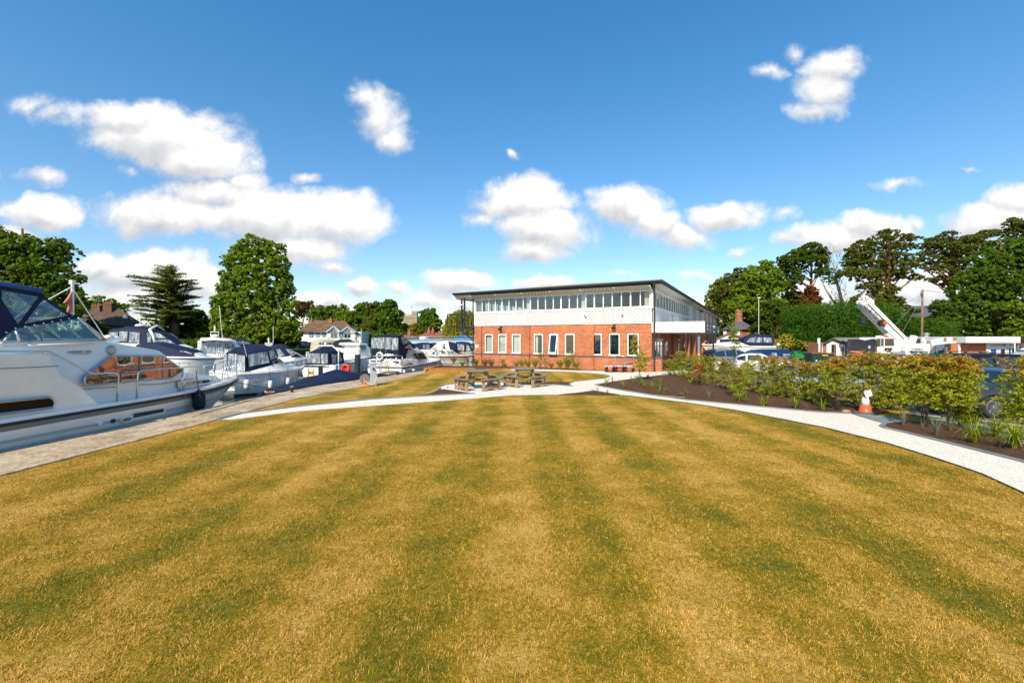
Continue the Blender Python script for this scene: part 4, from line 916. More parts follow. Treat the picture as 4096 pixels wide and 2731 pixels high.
m=MB(); m.prism([P(2862,1353,Y-.3),P(2919,1329,Y-.3),P(2919,1331.5,Y-.3),P(2862,1355.5,Y-.3)],(4.2,7.6,0)); m.prism([P(2919,1329,Y-.3),P(2990,1357,Y-.3),P(2990,1360,Y-.3),P(2919,1331.5,Y-.3)],(4.2,7.6,0)); m.build('roof',MATS['tile_red'],T,world=True)
m=MB(); a=P(2880,1390,Y-.06); b=P(2962,1357,Y-.06)
for i in range(8): z=a.z+(b.z-a.z)*i/8; m.bb(a.x,b.x,Y-.06,Y-.01,z+.01,z+(b.z-a.z)/8)
m.build('roller_door',MATS['canvas_navy'],T,world=True)
Y=43; T=bthing('brick_shed','small brick shed with pale double doors, one leaf ajar','shed',3335,Y,-.4); k=F/Y
m=MB(); m.prism([P(3289,1430,Y),P(3289,1376,Y),P(3333,1356,Y),P(3377,1375,Y),P(3377,1430,Y)],(10,5,0)); m.build('wall',MATS['brick_old'],T,world=True)
m=MB()
for (xa,ya,xb,yb) in ((3284,1378,3333,1351),(3333,1351,3392,1374)): m.prism([P(xa,ya,Y-.4),P(xb,yb,Y-.4),P(xb,yb+2.6,Y-.4),P(xa,ya+2.6,Y-.4)],(10.5,5.4,0))
m.build('roof',MATS['asbestos'],T,world=True)
m=MB(); m.prism([P(3302,1376,Y-.02),P(3333,1359,Y-.02),P(3366,1376,Y-.02)],(0,-.06,0)); m.bb(*[f for f in (P(3304,1376,Y).x,P(3364,1376,Y).x)],Y-.10,Y-.01,P(0,1378,Y).z,P(0,1376,Y).z); m.build('gable_board',MATS['white_paint'],T,world=True)
m=MB(); rect(m,3324,3336,1378,1432,Y-.02,-.02); m.build('doorway',MATS['rubber_black'],T,world=True)
m=MB(); rect(m,3305,3324,1378,1430,Y-.06,-.05); m.build('door',MATS['white_paint'],T,world=True); m=MB(); a=P(3337,1430,Y-.06); b=P(3364,1377,Y-.06); m.box(((a.x+b.x)/2+.05,Y-.15,(a.z+b.z)/2),(b.x-a.x,.05,b.z-a.z),rz=R(14)); m.build('door',MATS['white_paint'],T,world=True)
m=MB(); c=P(3369,1382,Y-.2); m.lathe([(.10,-.08),(.17,0),(.05,.06)],tuple(c),12,'Y'); m.build('wall_lamp',MATS['white_pvc'],T,world=True)
m=MB(); rect(m,3286.5,3289.5,1374,1430,Y-.05,-.05); rect(m,3375,3378,1374,1430,Y-.05,-.05); m.build('corner_board',MATS['white_paint'],T,world=True)
Y=46; T=bthing('long_shed','long low shed with weathered corrugated roof behind the crane','shed',3560,Y,-.4); m=MB(); vb(m,3385,3740,1373,Y,6,-.4); m.build('wall',MATS['brick_old'],T,world=True)
m=MB(); m.add([P(3335,1350,Y+4),P(3755,1346,Y+4),P(3760,1374,Y-.5),P(3385,1376,Y-.5)],[(0,1,2,3)]); m.add([P(3335,1349,Y+4),P(3755,1345,Y+4),P(3760,1349,Y+9),P(3340,1349,Y+9)],[(0,1,2,3)]); m.build('roof',MATS['asbestos'],T,world=True)
m=MB(); a=P(3705,1346,Y+3); m.lathe([(.22,-.3),(.22,.25),(.32,.25),(.32,.32),(.18,.45)],tuple(a),10); m.build('flue',MATS['galv'],T,world=True)
Y=44; T=bthing('bungalow','flat roofed brick bungalow with deep white fascia and glazed end doors','building',3900,Y,-.4); m=MB()
vb(m,3780,3942,1371,Y,8,-.4); vb(m,4060,4066,1371,Y,.3,-.4); m.build('wall',MATS['brick_orange'],T,world=True)
m=MB(); a=P(3722,1371,Y-.9); b=P(4082,1346.5,Y-.9); m.bb(P(3826,0,Y).x,b.x,Y-.9,Y+8.4,a.z,b.z); m.prism([P(3726,1381,Y-.9),P(3722,1362,Y-.9),P(3776,1350,Y-.9),P(3826,1347,Y-.9),P(3826,1370,Y-.9)],(0,.3,0)); m.build('fascia',MATS['white_paint'],T,world=True)
m=MB(); rect(m,3775,3786,1350,1365,Y-.93,-.02); rect(m,3811,3826,1348,1362,Y-.93,-.02); m.build('bare_patch',MATS['wood_weathered'],T,world=True)
m=MB(); rect(m,3830,3838,1371,1430,Y-.05,-.12); rect(m,3942,3949,1371,1430,Y-.05,-.12); m.build('pilaster',MATS['white_paint'],T,world=True)
m=MB(); rect(m,4072,4077,1371,1432,Y-.7,.2); m.build('post',MATS['grey_paint'],T,world=True); m=MB(); rect(m,3784,3788,1371,1430,Y-.5,.15); m.build('post',MATS['grey_paint'],T,world=True)
m=MB(); vb(m,3949,4060,1371,Y+.3,.2,-.4); m.build('backing_wall',MATS['interior'],T,world=True)
pwin(T,3952,3990,1388,1424,Y+.0,t=.2,bars=(0,0),name='door'); pwin(T,3991,4025,1388,1424,Y,t=.2,bars=(0,0),name='door'); pwin(T,3952,4025,1373,1387,Y,t=.1,bars=(0,0)); pwin(T,4027,4058,1373,1387,Y,t=.1,bars=(0,0)); pwin(T,4027,4058,1388,1424,Y,t=.12,bars=(1,0))
m=MB(); rect(m,3961,3977,1394,1420,Y-.04,-.02); rect(m,4001,4007,1394,1420,Y-.04,-.02); m.build('curtain',MATS['car_brightblue'],T,world=True)
m=MB(); vb(m,3738,3780,1380,Y+.3,6,-.4); m.build('bay_wall',MATS['white_paint'],T,world=True); pwin(T,3742,3780,1394,1424,Y+.2,bars=(0,0),t=.14)
m=MB(); o=MB(); a=P(3733,1378,Y+.2); o.box((P(3760,0,Y).x,Y-.1,P(0,1385,Y).z),(1.05,.06,.45),rx=R(-40)); o.build('window',MATS['white_pvc'],T,world=True)
Y=92; T=bthing('slate_roofed_building','long grey slate roof seen past the telegraph pole','building',3660,Y,0); m=MB(); vb(m,3620,3800,1262,Y+4,8,0); m.build('wall',MATS['brick_old'],T,world=True)
m=MB(); m.add([P(3610,1268,Y),P(3800,1268,Y),P(3790,1222,Y+8),P(3640,1223,Y+8)],[(0,1,2,3)]); m.build('roof',MATS['slate'],T,world=True)
Y=60; T=bthing('garden_wall','old low garden wall half hidden by shrubs','wall',3120,Y,-.4); m=MB(); vb(m,3060,3235,1402,Y-3,.4,-.4); m.build('wall',MATS['stone_tower'],T,world=True)
Y=80; T=bthing('brick_outbuilding','orange brick wall glimpsed through the shrubs right of the lodge','wall',3110,Y,-.4); m=MB(); vb(m,3060,3180,1335,Y,4,-.4); m.build('wall',MATS['brick_old'],T,world=True)
Y=52; p=P(3690,1158,Y); T=thing('telegraph_pole','tall wooden telegraph pole with wires left of the big tree','pole',(p.x,Y,-.4)); m=MB(); m.tube([(p.x-.12,Y,-.4),(p.x,Y,p.z)],[.13,.10],8); m.build('pole',MATS['pole_wood'],T,smooth=True,world=True)
m=MB(); m.bar((p.x-.25,Y,p.z-.35),(p.x,Y,p.z-.35),.08); m.box((p.x-.2,Y-.1,p.z-.7),(.15,.15,.4)); m.tube([(p.x,Y,p.z-.15),P(3720,1163,Y),P(3760,1170,Y)],.03,5)
m.build('bracket',MATS['dark_metal'],T,world=True); m=MB()
for (x,y,d) in ((3600,1222,8),(3560,1320,-6),(3600,1345,-8)): m.tube([(p.x,Y,p.z-.5),P((3690+x)/2,(1175+y)/2+6,Y+d/2),P(x,y,Y+d)],.018,4)
m.build('wire',MATS['galv'],T,world=True)
Y=60; p=P(3035,1192,Y); T=thing('lamp_post','slim pale lamp post standing among the trees right of the lodge','lamp post',(p.x,Y,-.4)); m=MB(); m.tube([(p.x,Y,-.4),(p.x,Y,p.z)],.04,7); m.build('post',MATS['cream_board'],T,world=True); m=MB(); m.box((p.x,Y,p.z+.05),(.38,.2,.10)); m.build('lamp_head',MATS['white_pvc'],T,world=True)
Y=64; p=P(3297,1210,Y); T=thing('timber_post','grey timber pole top above the conifer hedge','pole',(p.x,Y,-.4)); m=MB(); m.tube([(p.x,Y,-.4),(p.x,Y,p.z)],.17,7); m.build('pole',MATS['bark_pale'],T,world=True)
Y=41; p=P(3277,1352,Y); T=thing('vent_pipe','white standpipe by the corner of the brick shed','pipe',(p.x,Y,-.4)); m=MB(); m.tube([(p.x,Y,-.4),(p.x,Y,p.z)],.09,7); m.tube([(p.x-.12,Y,p.z-.5),(p.x-.12,Y,p.z-.02)],.05,6); m.build('pipe',MATS['white_paint'],T,world=True)
# distant wood closing the horizon: reads as one mass
L=[]
for i in range(150):
    x=-2600+i*62; 
    if x>8000: break
    Y=230; L.append((P(x+random.uniform(-20,20),1330+random.uniform(-6,8),Y),(6.5,5,4.2+random.uniform(0,2.5))))
    L.append((P(x+random.uniform(-20,20),1350,Y-6),(6.5,5,3.5)))
WOODL=L
for nm,lo,hi,mt,Yb,x0,x1,yc,lab in (('dark_hedge',0,0,'leaf_dark',88,560,900,1362,'dark clipped hedge on the far bank under the cedar'),):
    pass
# ================= foliage =================
def leafm(name, cols, trans=.48, rough=.7, spec=.12):
    m, t = newmat(name); a = t.n('ShaderNodeAttribute', attribute_name='tint').outputs['Fac']
    oi = t.n('ShaderNodeObjectInfo').outputs['Random']
    k = len(cols); c = t.ramp(a, [((i+.5)/k, cc) for i,cc in enumerate(cols)])
    b = bsdf(t, c, rough, 0, spec)
    tl = t.n('ShaderNodeBsdfTranslucent'); t.l(t.mix(.5, c, (.36,.40,.02)), tl.inputs[0])
    mx = t.n('ShaderNodeMixShader', inp={0:trans}); t.l(b.outputs[0], mx.inputs[1]); t.l(tl.outputs[0], mx.inputs[2]); out(t, mx.outputs[0])
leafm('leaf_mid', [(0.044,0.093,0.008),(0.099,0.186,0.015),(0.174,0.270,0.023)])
leafm('leaf_bright', [(0.087,0.169,0.011),(0.185,0.299,0.018),(0.322,0.411,0.025)])
leafm('leaf_yellow', [(0.140,0.157,0.010),(0.266,0.269,0.016),(0.393,0.347,0.028)])
leafm('leaf_olive', [(0.068,0.097,0.011),(0.129,0.154,0.018),(0.213,0.213,0.031)])
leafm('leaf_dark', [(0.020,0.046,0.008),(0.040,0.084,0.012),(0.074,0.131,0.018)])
leafm('leaf_conifer', [(0.038,0.077,0.009),(0.076,0.129,0.013),(0.137,0.193,0.020)])
leafm('leaf_hedge', [(0.020,0.090,0.010),(0.045,0.138,0.011),(0.101,0.212,0.016)])
leafm('leaf_cedar', [(0.029,0.066,0.015),(0.074,0.121,0.023),(0.135,0.169,0.025)])
leafm('leaf_rust', [(0.112,0.030,0.012),(0.224,0.065,0.025),(0.314,0.100,0.035)])
leafm('leaf_copper', [(0.074,0.029,0.018),(0.123,0.049,0.025),(0.174,0.084,0.025)])
leafm('leaf_gold', [(0.224,0.170,0.010),(0.381,0.260,0.015),(0.470,0.300,0.020)])
leafm('leaf_photinia', [(.10,.17,.008),(.25,.32,.014),(.42,.43,.022),(.50,.36,.035),(.48,.13,.03)], .3, .45, .3)
leafm('leaf_red', [(0.392,0.040,0.015),(0.560,0.070,0.020),(0.504,0.120,0.030)], .3, .45, .3)
leafm('leaf_strap', [(0.098,0.157,0.010),(0.210,0.258,0.020),(0.364,0.358,0.040)], .35, .4)
leafm('leaf_straw', [(0.336,0.160,0.060),(0.470,0.240,0.100),(0.560,0.330,0.160)], .3, .6)
leafm('leaf_bluegrey', [(0.112,0.130,0.090),(0.190,0.200,0.140),(0.291,0.280,0.200)], .2, .6)
def leafmesh(name, C, N, S, tint, mat, parent, asp=.62, world=True):
    """C centres, N normals, S sizes -> one mesh of diamond leaves"""
    n=len(C); N=N/np.maximum(np.linalg.norm(N,axis=1,keepdims=True),1e-9)
    r=rng.normal(size=(n,3)); a=np.cross(N,r); a/=np.maximum(np.linalg.norm(a,axis=1,keepdims=True),1e-9); b=np.cross(N,a)
    S=S[:,None]; fold=N*S*.18
    V=np.stack([C-a*S, C-b*S*asp+fold, C+a*S, C+b*S*asp+fold],1).reshape(-1,3)
    if world and parent is not None:
        Mi=np.array(wmat(parent).inverted()); V=V@Mi[:3,:3].T+Mi[:3,3]
    me=bpy.data.meshes.new(name); me.vertices.add(4*n); me.vertices.foreach_set('co',V.ravel().astype(np.float32))
    me.loops.add(4*n); me.loops.foreach_set('vertex_index',np.arange(4*n,dtype=np.int32)); me.polygons.add(n); me.polygons.foreach_set('loop_start',np.arange(0,4*n,4,dtype=np.int32))
    me.update(calc_edges=True); at=me.attributes.new('tint','FLOAT','POINT'); at.data.foreach_set('value',np.repeat(np.clip(tint,0,1),4).astype(np.float32))
    me.materials.append(MATS[mat]); o=bpy.data.objects.new(name,me); COL.objects.link(o); o.parent=parent; return o
def lobes_leaves(lobes, n, size, clump=.28, fill=.35, up=.35, flat=1.0):
    """lobes: (centre, (rx,ry,rz)); leaves gathered in clumps over each lobe"""
    vol=np.array([ (r[0]*r[1]*r[2])**.67 for c,r in lobes]); share=vol/vol.sum(); Cs=[];Ns=[];Ts=[]
    for (c,r),sh in zip(lobes,share):
        k=max(30,int(n*sh)); c=np.array(c); r=np.array(r); nc=max(14,44+int(k/38))
        d=rng.normal(size=(nc,3)); d/=np.linalg.norm(d,axis=1,keepdims=True); d[:,2]=np.where(rng.random(nc)<up,np.abs(d[:,2]),d[:,2])
        rad=np.where(rng.random(nc)<fill, rng.uniform(.2,.75,nc), rng.uniform(.78,1.06,nc))
        cc=c+d*r*rad[:,None]; ct=rng.uniform(0,1,nc)
        idx=rng.integers(0,nc,k); q=rng.normal(size=(k,3)); q/=np.linalg.norm(q,axis=1,keepdims=True); q*=(rng.random(k)**.45)[:,None]
        cr=rng.uniform(.5,1.25,nc)*clump*min(r[0],r[2])*.9
        p=cc[idx]+q*cr[idx][:,None]*np.array([1,1,.8*flat])+rng.normal(size=(k,3))*cr[idx][:,None]*.18
        Cs.append(p); nn=q+d[idx]*.5+np.array([0,0,.55])+rng.normal(size=(k,3))*.45; Ns.append(nn); Ts.append(.5+(ct[idx]-.5)*.5+rng.normal(size=k)*.17+q[:,2]*.08)
    C=np.vstack(Cs); return C,np.vstack(Ns),size*rng.uniform(.6,1.35,len(C)),np.concatenate(Ts)
def trunk_mb(base, top, r0, r1, limbs, seed=0):
    b=MB(); rs=random.Random(seed); base=Vector(base); top=Vector(top); H=(top-base).length; pts=[];n=7
    for i in range(n):
        f=i/(n-1); p=base.lerp(top,f); w=H*.02*math.sin(f*math.pi)
        pts.append(p+Vector((rs.uniform(-w,w),rs.uniform(-w,w),0)))
    b.tube(pts,[r0*1.25]+[r0+(r1-r0)*i/(n-1) for i in range(1,n)],8)
    for c,r in limbs:
        c=Vector(c); f=max(.25,min(.92,(c.z-base.z-r[2]*.4)/max(.1,H)*.8)); s=base.lerp(top,f); m=s.lerp(c,.5)+Vector((0,0,-.08*(c-s).length)); rr=max(r1*.7,r0*.38*(1-f*.4))
        b.tube([s,m,c],[rr,rr*.7,rr*.3],6)
        for k in range(3):
            e=c+Vector((rs.uniform(-.7,.7)*r[0],rs.uniform(-.7,.7)*r[1],rs.uniform(-.2,.8)*r[2])); b.tube([m.lerp(c,.4),m.lerp(e,.6)+Vector((0,0,.05*r[2])),e],[rr*.5,rr*.35,rr*.12],5)
    return b
def tree(name,label,cat,Y,lobes_px,base_px,mat,n=6000,size=.3,trunk='bark',r0=.35,group=None,depth=.9,zb=None,clump=.28,fill=.35,top=None,flat=1.0,limbs=True,up=.35,jy=.25):
    """lobes_px: (x,y,rx,ry) in photograph pixels for a tree standing Y metres away"""
    L=[]
    rs=random.Random(int(Y*100+base_px))
    for q in lobes_px:
        x,y,rx,ry=q[:4]; dy=rs.uniform(-jy,jy)*rx/F*Y; c=P(x,y,Y+dy); L.append((c,(rx/F*Y*.86,rx/F*Y*depth,ry/F*Y*.86)))
    for c,r in list(L):
        for _ in range(3):
            a=rs.uniform(-.5,3.64); L.append((c+Vector((r[0]*math.cos(a)*.98,rs.uniform(-.5,.5)*r[1],r[2]*math.sin(a)*.98)),tuple(q*rs.uniform(.25,.42) for q in r)))
    z0=(-.35 if base_px<1880 else 0) if zb is None else zb
    base=Vector(((base_px-CX)/F*Y,Y,z0)); T=thing(name,label,cat,base,0,group)
    tp=max(c.z for c,_ in L) if top is None else P(base_px,top,Y).z
    b=trunk_mb(base,Vector((base.x+(L[0][0].x-base.x)*.25,Y,tp)),r0,r0*.25,L[:len(lobes_px)] if limbs else [],int(Y)); b.build('trunk',MATS[trunk],T,smooth=True,world=True)
    C,N,S,TT=lobes_leaves(L,int(n*2.5),size*.66,clump*.8,fill,up,flat); leafmesh('crown',C,N,S,TT,mat,T); return T
C,N,S,TT=lobes_leaves(WOODL,26000,.9,.55,.2); o=leafmesh('distant_wood',C,N,S,TT,'leaf_conifer',None); tag(o,'distant line of trees closing the horizon','trees',kind='stuff')
def bankhedge(name,label,x0,x1,yt,yb,Y,n,mat,size):
    T=thing(name,label,'hedge',P((x0+x1)/2,1349,Y).xy.to_3d()+Vector((0,0,-.35))); L=[]
    x=x0
    while x<x1:
        for y in np.arange(yt,yb,16): L.append((P(x+random.uniform(-5,5),y+random.uniform(-4,4),Y+random.uniform(-.8,.8)),(14/F*Y,1.2,11/F*Y)))
        x+=18
    C,N,S,TT=lobes_leaves(L,n,size,.5,.3); leafmesh('foliage',C,N,S,TT,mat,T)
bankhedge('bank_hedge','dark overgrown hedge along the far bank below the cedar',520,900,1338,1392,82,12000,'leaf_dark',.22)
bankhedge('bank_hedge','low sunlit green hedge by the far water left of the lime tree',560,880,1368,1394,74,5000,'leaf_mid',.18)
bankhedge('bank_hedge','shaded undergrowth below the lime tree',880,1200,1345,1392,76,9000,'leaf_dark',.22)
bankhedge('bank_hedge','shrubby green bank in front of the riverside trees right of the pub',1440,1620,1345,1385,112,6000,'leaf_mid',.3)
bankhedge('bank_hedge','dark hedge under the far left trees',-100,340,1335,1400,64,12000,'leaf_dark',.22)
# ---- trees on the left, beyond the water
tree('broadleaf_tree','large dark green tree at the far left behind the big cruiser','tree',62,
 [(40,985,90,70),(-40,1000,110,110),(150,1000,95,60),(250,1010,70,32),(60,1080,110,80),(190,1080,100,70),(-30,1120,110,90),(270,1120,50,55),(120,1170,130,80),(230,1190,85,70),(310,1215,40,45),(20,1210,110,90),(170,1260,130,70),(60,1300,140,70),(-150,1100,120,150)],110,'leaf_mid',30000,.30,r0=.5,clump=.22,fill=.3)
tree('broadleaf_tree','rounded green tree rising behind the brown tiled house','tree',95,[(400,1215,60,35),(340,1235,55,35),(460,1240,50,35),(395,1260,90,45)],400,'leaf_mid',5000,.3)
tree('shrub','dark bush in front of the brown tiled house wall','shrub',66,[(385,1325,42,45),(350,1345,40,40),(425,1345,36,35)],385,'leaf_dark',3500,.2)
# the cedar: a bare trunk with flat tiers of branches
def cedar():
    Y=80; bx=697; base=Vector(((bx-CX)/F*Y,Y,-.35)); T=thing('cedar_tree','spreading cedar with flat layered branches on a bare trunk','tree',base)
    b=MB(); topz=P(690,1085,Y).z; b.tube([base,base+Vector((0,0,4)),Vector((P(693,1250,Y).x,Y,P(693,1250,Y).z)),Vector((P(690,1150,Y).x,Y,P(0,1150,Y).z)),Vector((P(670,1085,Y).x,Y,topz))],[.95,.75,.6,.35,.08],9)
    tiers=[(1075,600,700,6),(1092,590,730,8),(1120,515,775,12),(1140,560,760,12),(1160,525,775,13),(1182,530,775,14),(1200,545,770,13),(1222,530,760,13),(1245,540,800,14),(1262,560,770,12),(1275,600,780,9),(1285,560,690,8)]
    Cs=[];Ns=[];Ts=[]
    for (y,xl,xr,k) in tiers:
        z=P(0,y,Y).z; xL=P(xl,y,Y).x; xR=P(xr,y,Y).x; x0=P(bx-4,y,Y).x
        for i in range(int(k*1.5)):
            a=2*math.pi*i/(k*1.5)+random.uniform(-.3,.3); ca,sa=math.cos(a),math.sin(a); ex=(xR-x0) if ca>0 else (x0-xL); ey=.5*(xR-xL)*.8
            f=random.choice((.45,.6,.8,.95,1.08)); e=Vector((x0+ca*ex*f,Y+sa*ey*f,z+random.uniform(-.6,.6)+.25*f)); s=Vector((x0,Y,z-1.1)); m=s.lerp(e,.5)+Vector((0,0,.35))
            b.tube([s,m,e],[.13,.08,.02],5)
            nn=int(26*f*(e-s).length/3)
            for j in range(nn):
                u=random.uniform(.28,1.0); p=(s.lerp(m,u*2) if u<.5 else m.lerp(e,u*2-1)); w=.75*(1.15-abs(u-.6)); 
                for q in range(4): Cs.append((p.x+random.gauss(0,w*.55),p.y+random.gauss(0,w*.55),p.z+random.gauss(.06,.07)-.05*u)); Ns.append((random.gauss(0,.3),random.gauss(0,.3),1)); Ts.append(random.gauss(.5,.2))
    b.build('trunk',MATS['bark'],T,smooth=True,world=True)
    C=np.array(Cs); leafmesh('crown',C,np.array(Ns),rng.uniform(.14,.34,len(C)),np.array(Ts),'leaf_cedar',T,asp=.35)
cedar()
tree('yew_tree','dark yew standing right of the cedar trunk','tree',84,[(760,1265,50,40),(795,1290,40,45),(740,1320,60,50),(800,1340,50,50),(700,1350,50,40),(640,1345,50,35),(600,1340,30,35)],770,'leaf_dark',11000,.26)
tree('yew_tree','low dark green bushes under the cedar, left of its trunk','shrub',78,[(640,1310,35,30),(610,1350,40,25),(560,1360,40,25),(660,1350,35,30)],620,'leaf_conifer',4000,.22)
tree('broadleaf_tree','paler tree showing left of the tall lime tree','tree',98,[(880,1245,35,50),(865,1300,40,60),(850,1340,35,50)],870,'leaf_conifer',4500,.28)
tree('lime_tree','tall bushy bright green tree standing alone in the middle left','tree',72,
 [(1020,985,70,45),(1085,1010,60,45),(960,1010,45,35),(1000,1045,90,45),(1110,1060,55,50),(945,1065,45,45),(1040,1100,100,45),(1140,1110,35,35),(960,1130,75,50),(920,1150,45,40),(1060,1160,90,50),(1140,1170,50,50),(900,1200,45,45),(990,1210,90,50),(1090,1225,80,50),(1160,1230,40,40),(920,1260,60,50),(1020,1280,90,50),(1120,1290,75,50),(940,1320,80,50),(1050,1340,90,45),(1150,1340,50,45),(880,1300,35,50)],1035,'leaf_bright',42000,.26,r0=.5,clump=.24,fill=.25)
tree('copper_beech','dark coppery crown peeping over the white waterside pub','tree',140,[(1215,1240,35,30),(1235,1225,22,22),(1195,1255,22,25)],1215,'leaf_copper',3500,.32)
tree('broadleaf_tree','broad green tree behind the left half of the pub roof','tree',135,[(1290,1255,50,32),(1330,1250,45,30),(1260,1270,40,28),(1360,1275,45,32),(1310,1280,70,30)],1300,'leaf_mid',9000,.36)
tree('broadleaf_tree','light green tree behind the right end of the pub roof','tree',130,[(1375,1255,30,35),(1395,1290,35,40),(1350,1300,40,30)],1375,'leaf_bright',5000,.34)
tree('broadleaf_tree','tall green tree behind the pub, first of the riverside clump','tree',128,[(1445,1240,30,35),(1430,1275,40,35),(1460,1290,45,40),(1440,1335,40,40)],1445,'leaf_mid',8000,.36)
tree('yew_tree','dark drooping conifer in the middle of the riverside clump','tree',122,[(1505,1225,35,22),(1495,1255,40,35),(1500,1300,45,45),(1490,1345,45,35)],1500,'leaf_olive',8000,.34)
tree('broadleaf_tree','rounded fresh green tree left of the church tower','tree',118,[(1555,1235,40,32),(1575,1265,45,35),(1535,1280,40,40),(1570,1310,38,40),(1540,1335,45,35),(1590,1340,38,30),(1560,1215,25,20)],1560,'leaf_mid',13000,.34)
tree('broadleaf_tree','low green tree in front of the church tower foot','tree',125,[(1615,1312,28,22),(1640,1325,32,28),(1610,1348,40,26)],1625,'leaf_bright',4500,.34)
tree('broadleaf_tree','dark round tree right of the church tower','tree',118,[(1712,1262,38,30),(1705,1295,42,36),(1735,1298,38,38),(1708,1330,50,36)],1700,'leaf_mid',11000,.32)
tree('golden_shrub','golden yellow bush among the far trees by the red roofs','shrub',112,[(1655,1318,22,24),(1665,1345,22,20)],1658,'leaf_gold',1800,.28)
# willow: curtains of hanging shoots
def willow():
    Y=106; bx=1850; base=Vector(((bx-CX)/F*Y,Y,0)); T=thing('willow_tree','yellow green weeping willow behind the balcony','tree',base)
    lob=[(1850,1265,50,28),(1815,1285,35,30),(1885,1280,45,32),(1930,1300,45,40),(1800,1320,30,35),(1860,1320,60,40),(1920,1340,50,30),(1835,1350,60,25)]
    L=[(P(x,y,Y),(rx/F*Y,rx/F*Y,ry/F*Y)) for x,y,rx,ry in lob]; trunk_mb(base,P(1855,1290,Y),.5,.15,L,3).build('trunk',MATS['bark'],T,smooth=True,world=True)
    Cs=[];Ns=[];Ts=[]
    for (c,r) in L:
        for i in range(150):
            d=rng.normal(size=3); d/=np.linalg.norm(d); d[2]=abs(d[2]); p=np.array(c)+d*np.array(r)*rng.uniform(.8,1.05); ln=rng.uniform(1.3,4.0); tt=rng.normal(.5,.2)
            for j in range(int(ln*7)):
                Cs.append(p+np.array([rng.normal()*.06,rng.normal()*.06,-j/7.0])); Ns.append((rng.normal(),rng.normal()-1,.3)); Ts.append(tt+rng.normal()*.1)
    C=np.array(Cs); C=C[C[:,2]>.3]; leafmesh('crown',C,np.array(Ns)[:len(C)],rng.uniform(.15,.32,len(C)),np.array(Ts)[:len(C)],'leaf_yellow',T,asp=.5)
willow()
# ---- trees on the right, beyond the yard
tree('pale_tree','yellowish tree at the left end of the right hand wood','tree',90,[(2875,1160,35,35),(2850,1195,35,35),(2890,1130,25,25),(2870,1230,40,35),(2850,1260,30,30)],2870,'leaf_yellow',5000,.28)
tree('pine_tree','dark pine behind the far corner of the office','tree',86,[(2960,1090,32,22),(2930,1110,35,22),(2975,1115,30,22),(2920,1140,50,28),(2900,1170,50,30),(2940,1180,50,35),(2910,1220,50,40),(2900,1270,50,45),(2900,1320,40,40)],2930,'leaf_olive',14000,.24,clump=.24)
tree('broadleaf_tree','dense bright green tree over the brick lodge','tree',78,[(3060,1065,35,25),(3020,1090,40,28),(3080,1100,45,30),(3000,1120,45,30),(3050,1135,60,35),(2975,1160,50,32),(3040,1180,70,40),(3110,1150,35,45),(2970,1210,60,35),(3060,1220,80,40),(3000,1250,80,35),(2950,1230,40,35)],3040,'leaf_bright',22000,.26)
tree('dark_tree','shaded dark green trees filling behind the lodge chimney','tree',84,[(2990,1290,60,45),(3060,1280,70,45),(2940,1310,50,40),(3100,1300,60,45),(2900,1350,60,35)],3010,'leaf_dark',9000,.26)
tree('chestnut_tree','tall open tree with reddish trunks above the dark conifer hedge','tree',80,[(3240,1000,60,25),(3190,1020,50,28),(3280,1020,35,28),(3160,1045,45,25),(3230,1045,60,28),(3290,1060,25,30),(3150,1080,35,25),(3180,1095,45,30),(3170,1130,40,30),(3145,1150,30,25),(3130,1050,25,25),(3275,1090,20,20)],3245,'leaf_conifer',15000,.24,trunk='bark_red',r0=.45,clump=.26,fill=.25)
tree('copper_creeper_tree','rust brown leaved tree stump below the tall open tree','tree',76,[(3245,1170,28,28),(3250,1200,35,32),(3230,1225,35,28),(3270,1235,25,25),(3245,1255,35,20)],3250,'leaf_rust',6500,.2,trunk='bark_red')
tree('conifer_tree','feathery grey green tree right of the brick lodge','tree',70,[(3090,1225,45,30),(3120,1250,50,35),(3060,1270,45,35),(3170,1260,50,35),(3130,1290,60,40),(3050,1310,45,40),(3190,1300,40,40),(3120,1340,60,35),(3180,1345,40,30),(3030,1345,35,25)],3110,'leaf_conifer',20000,.2,clump=.22)
tree('pine_tree','green sycamore behind the feathery tree and the lamp post','tree',82,[(3170,1190,45,30),(3200,1210,35,30),(3150,1215,40,25)],3180,'leaf_mid',4500,.26)
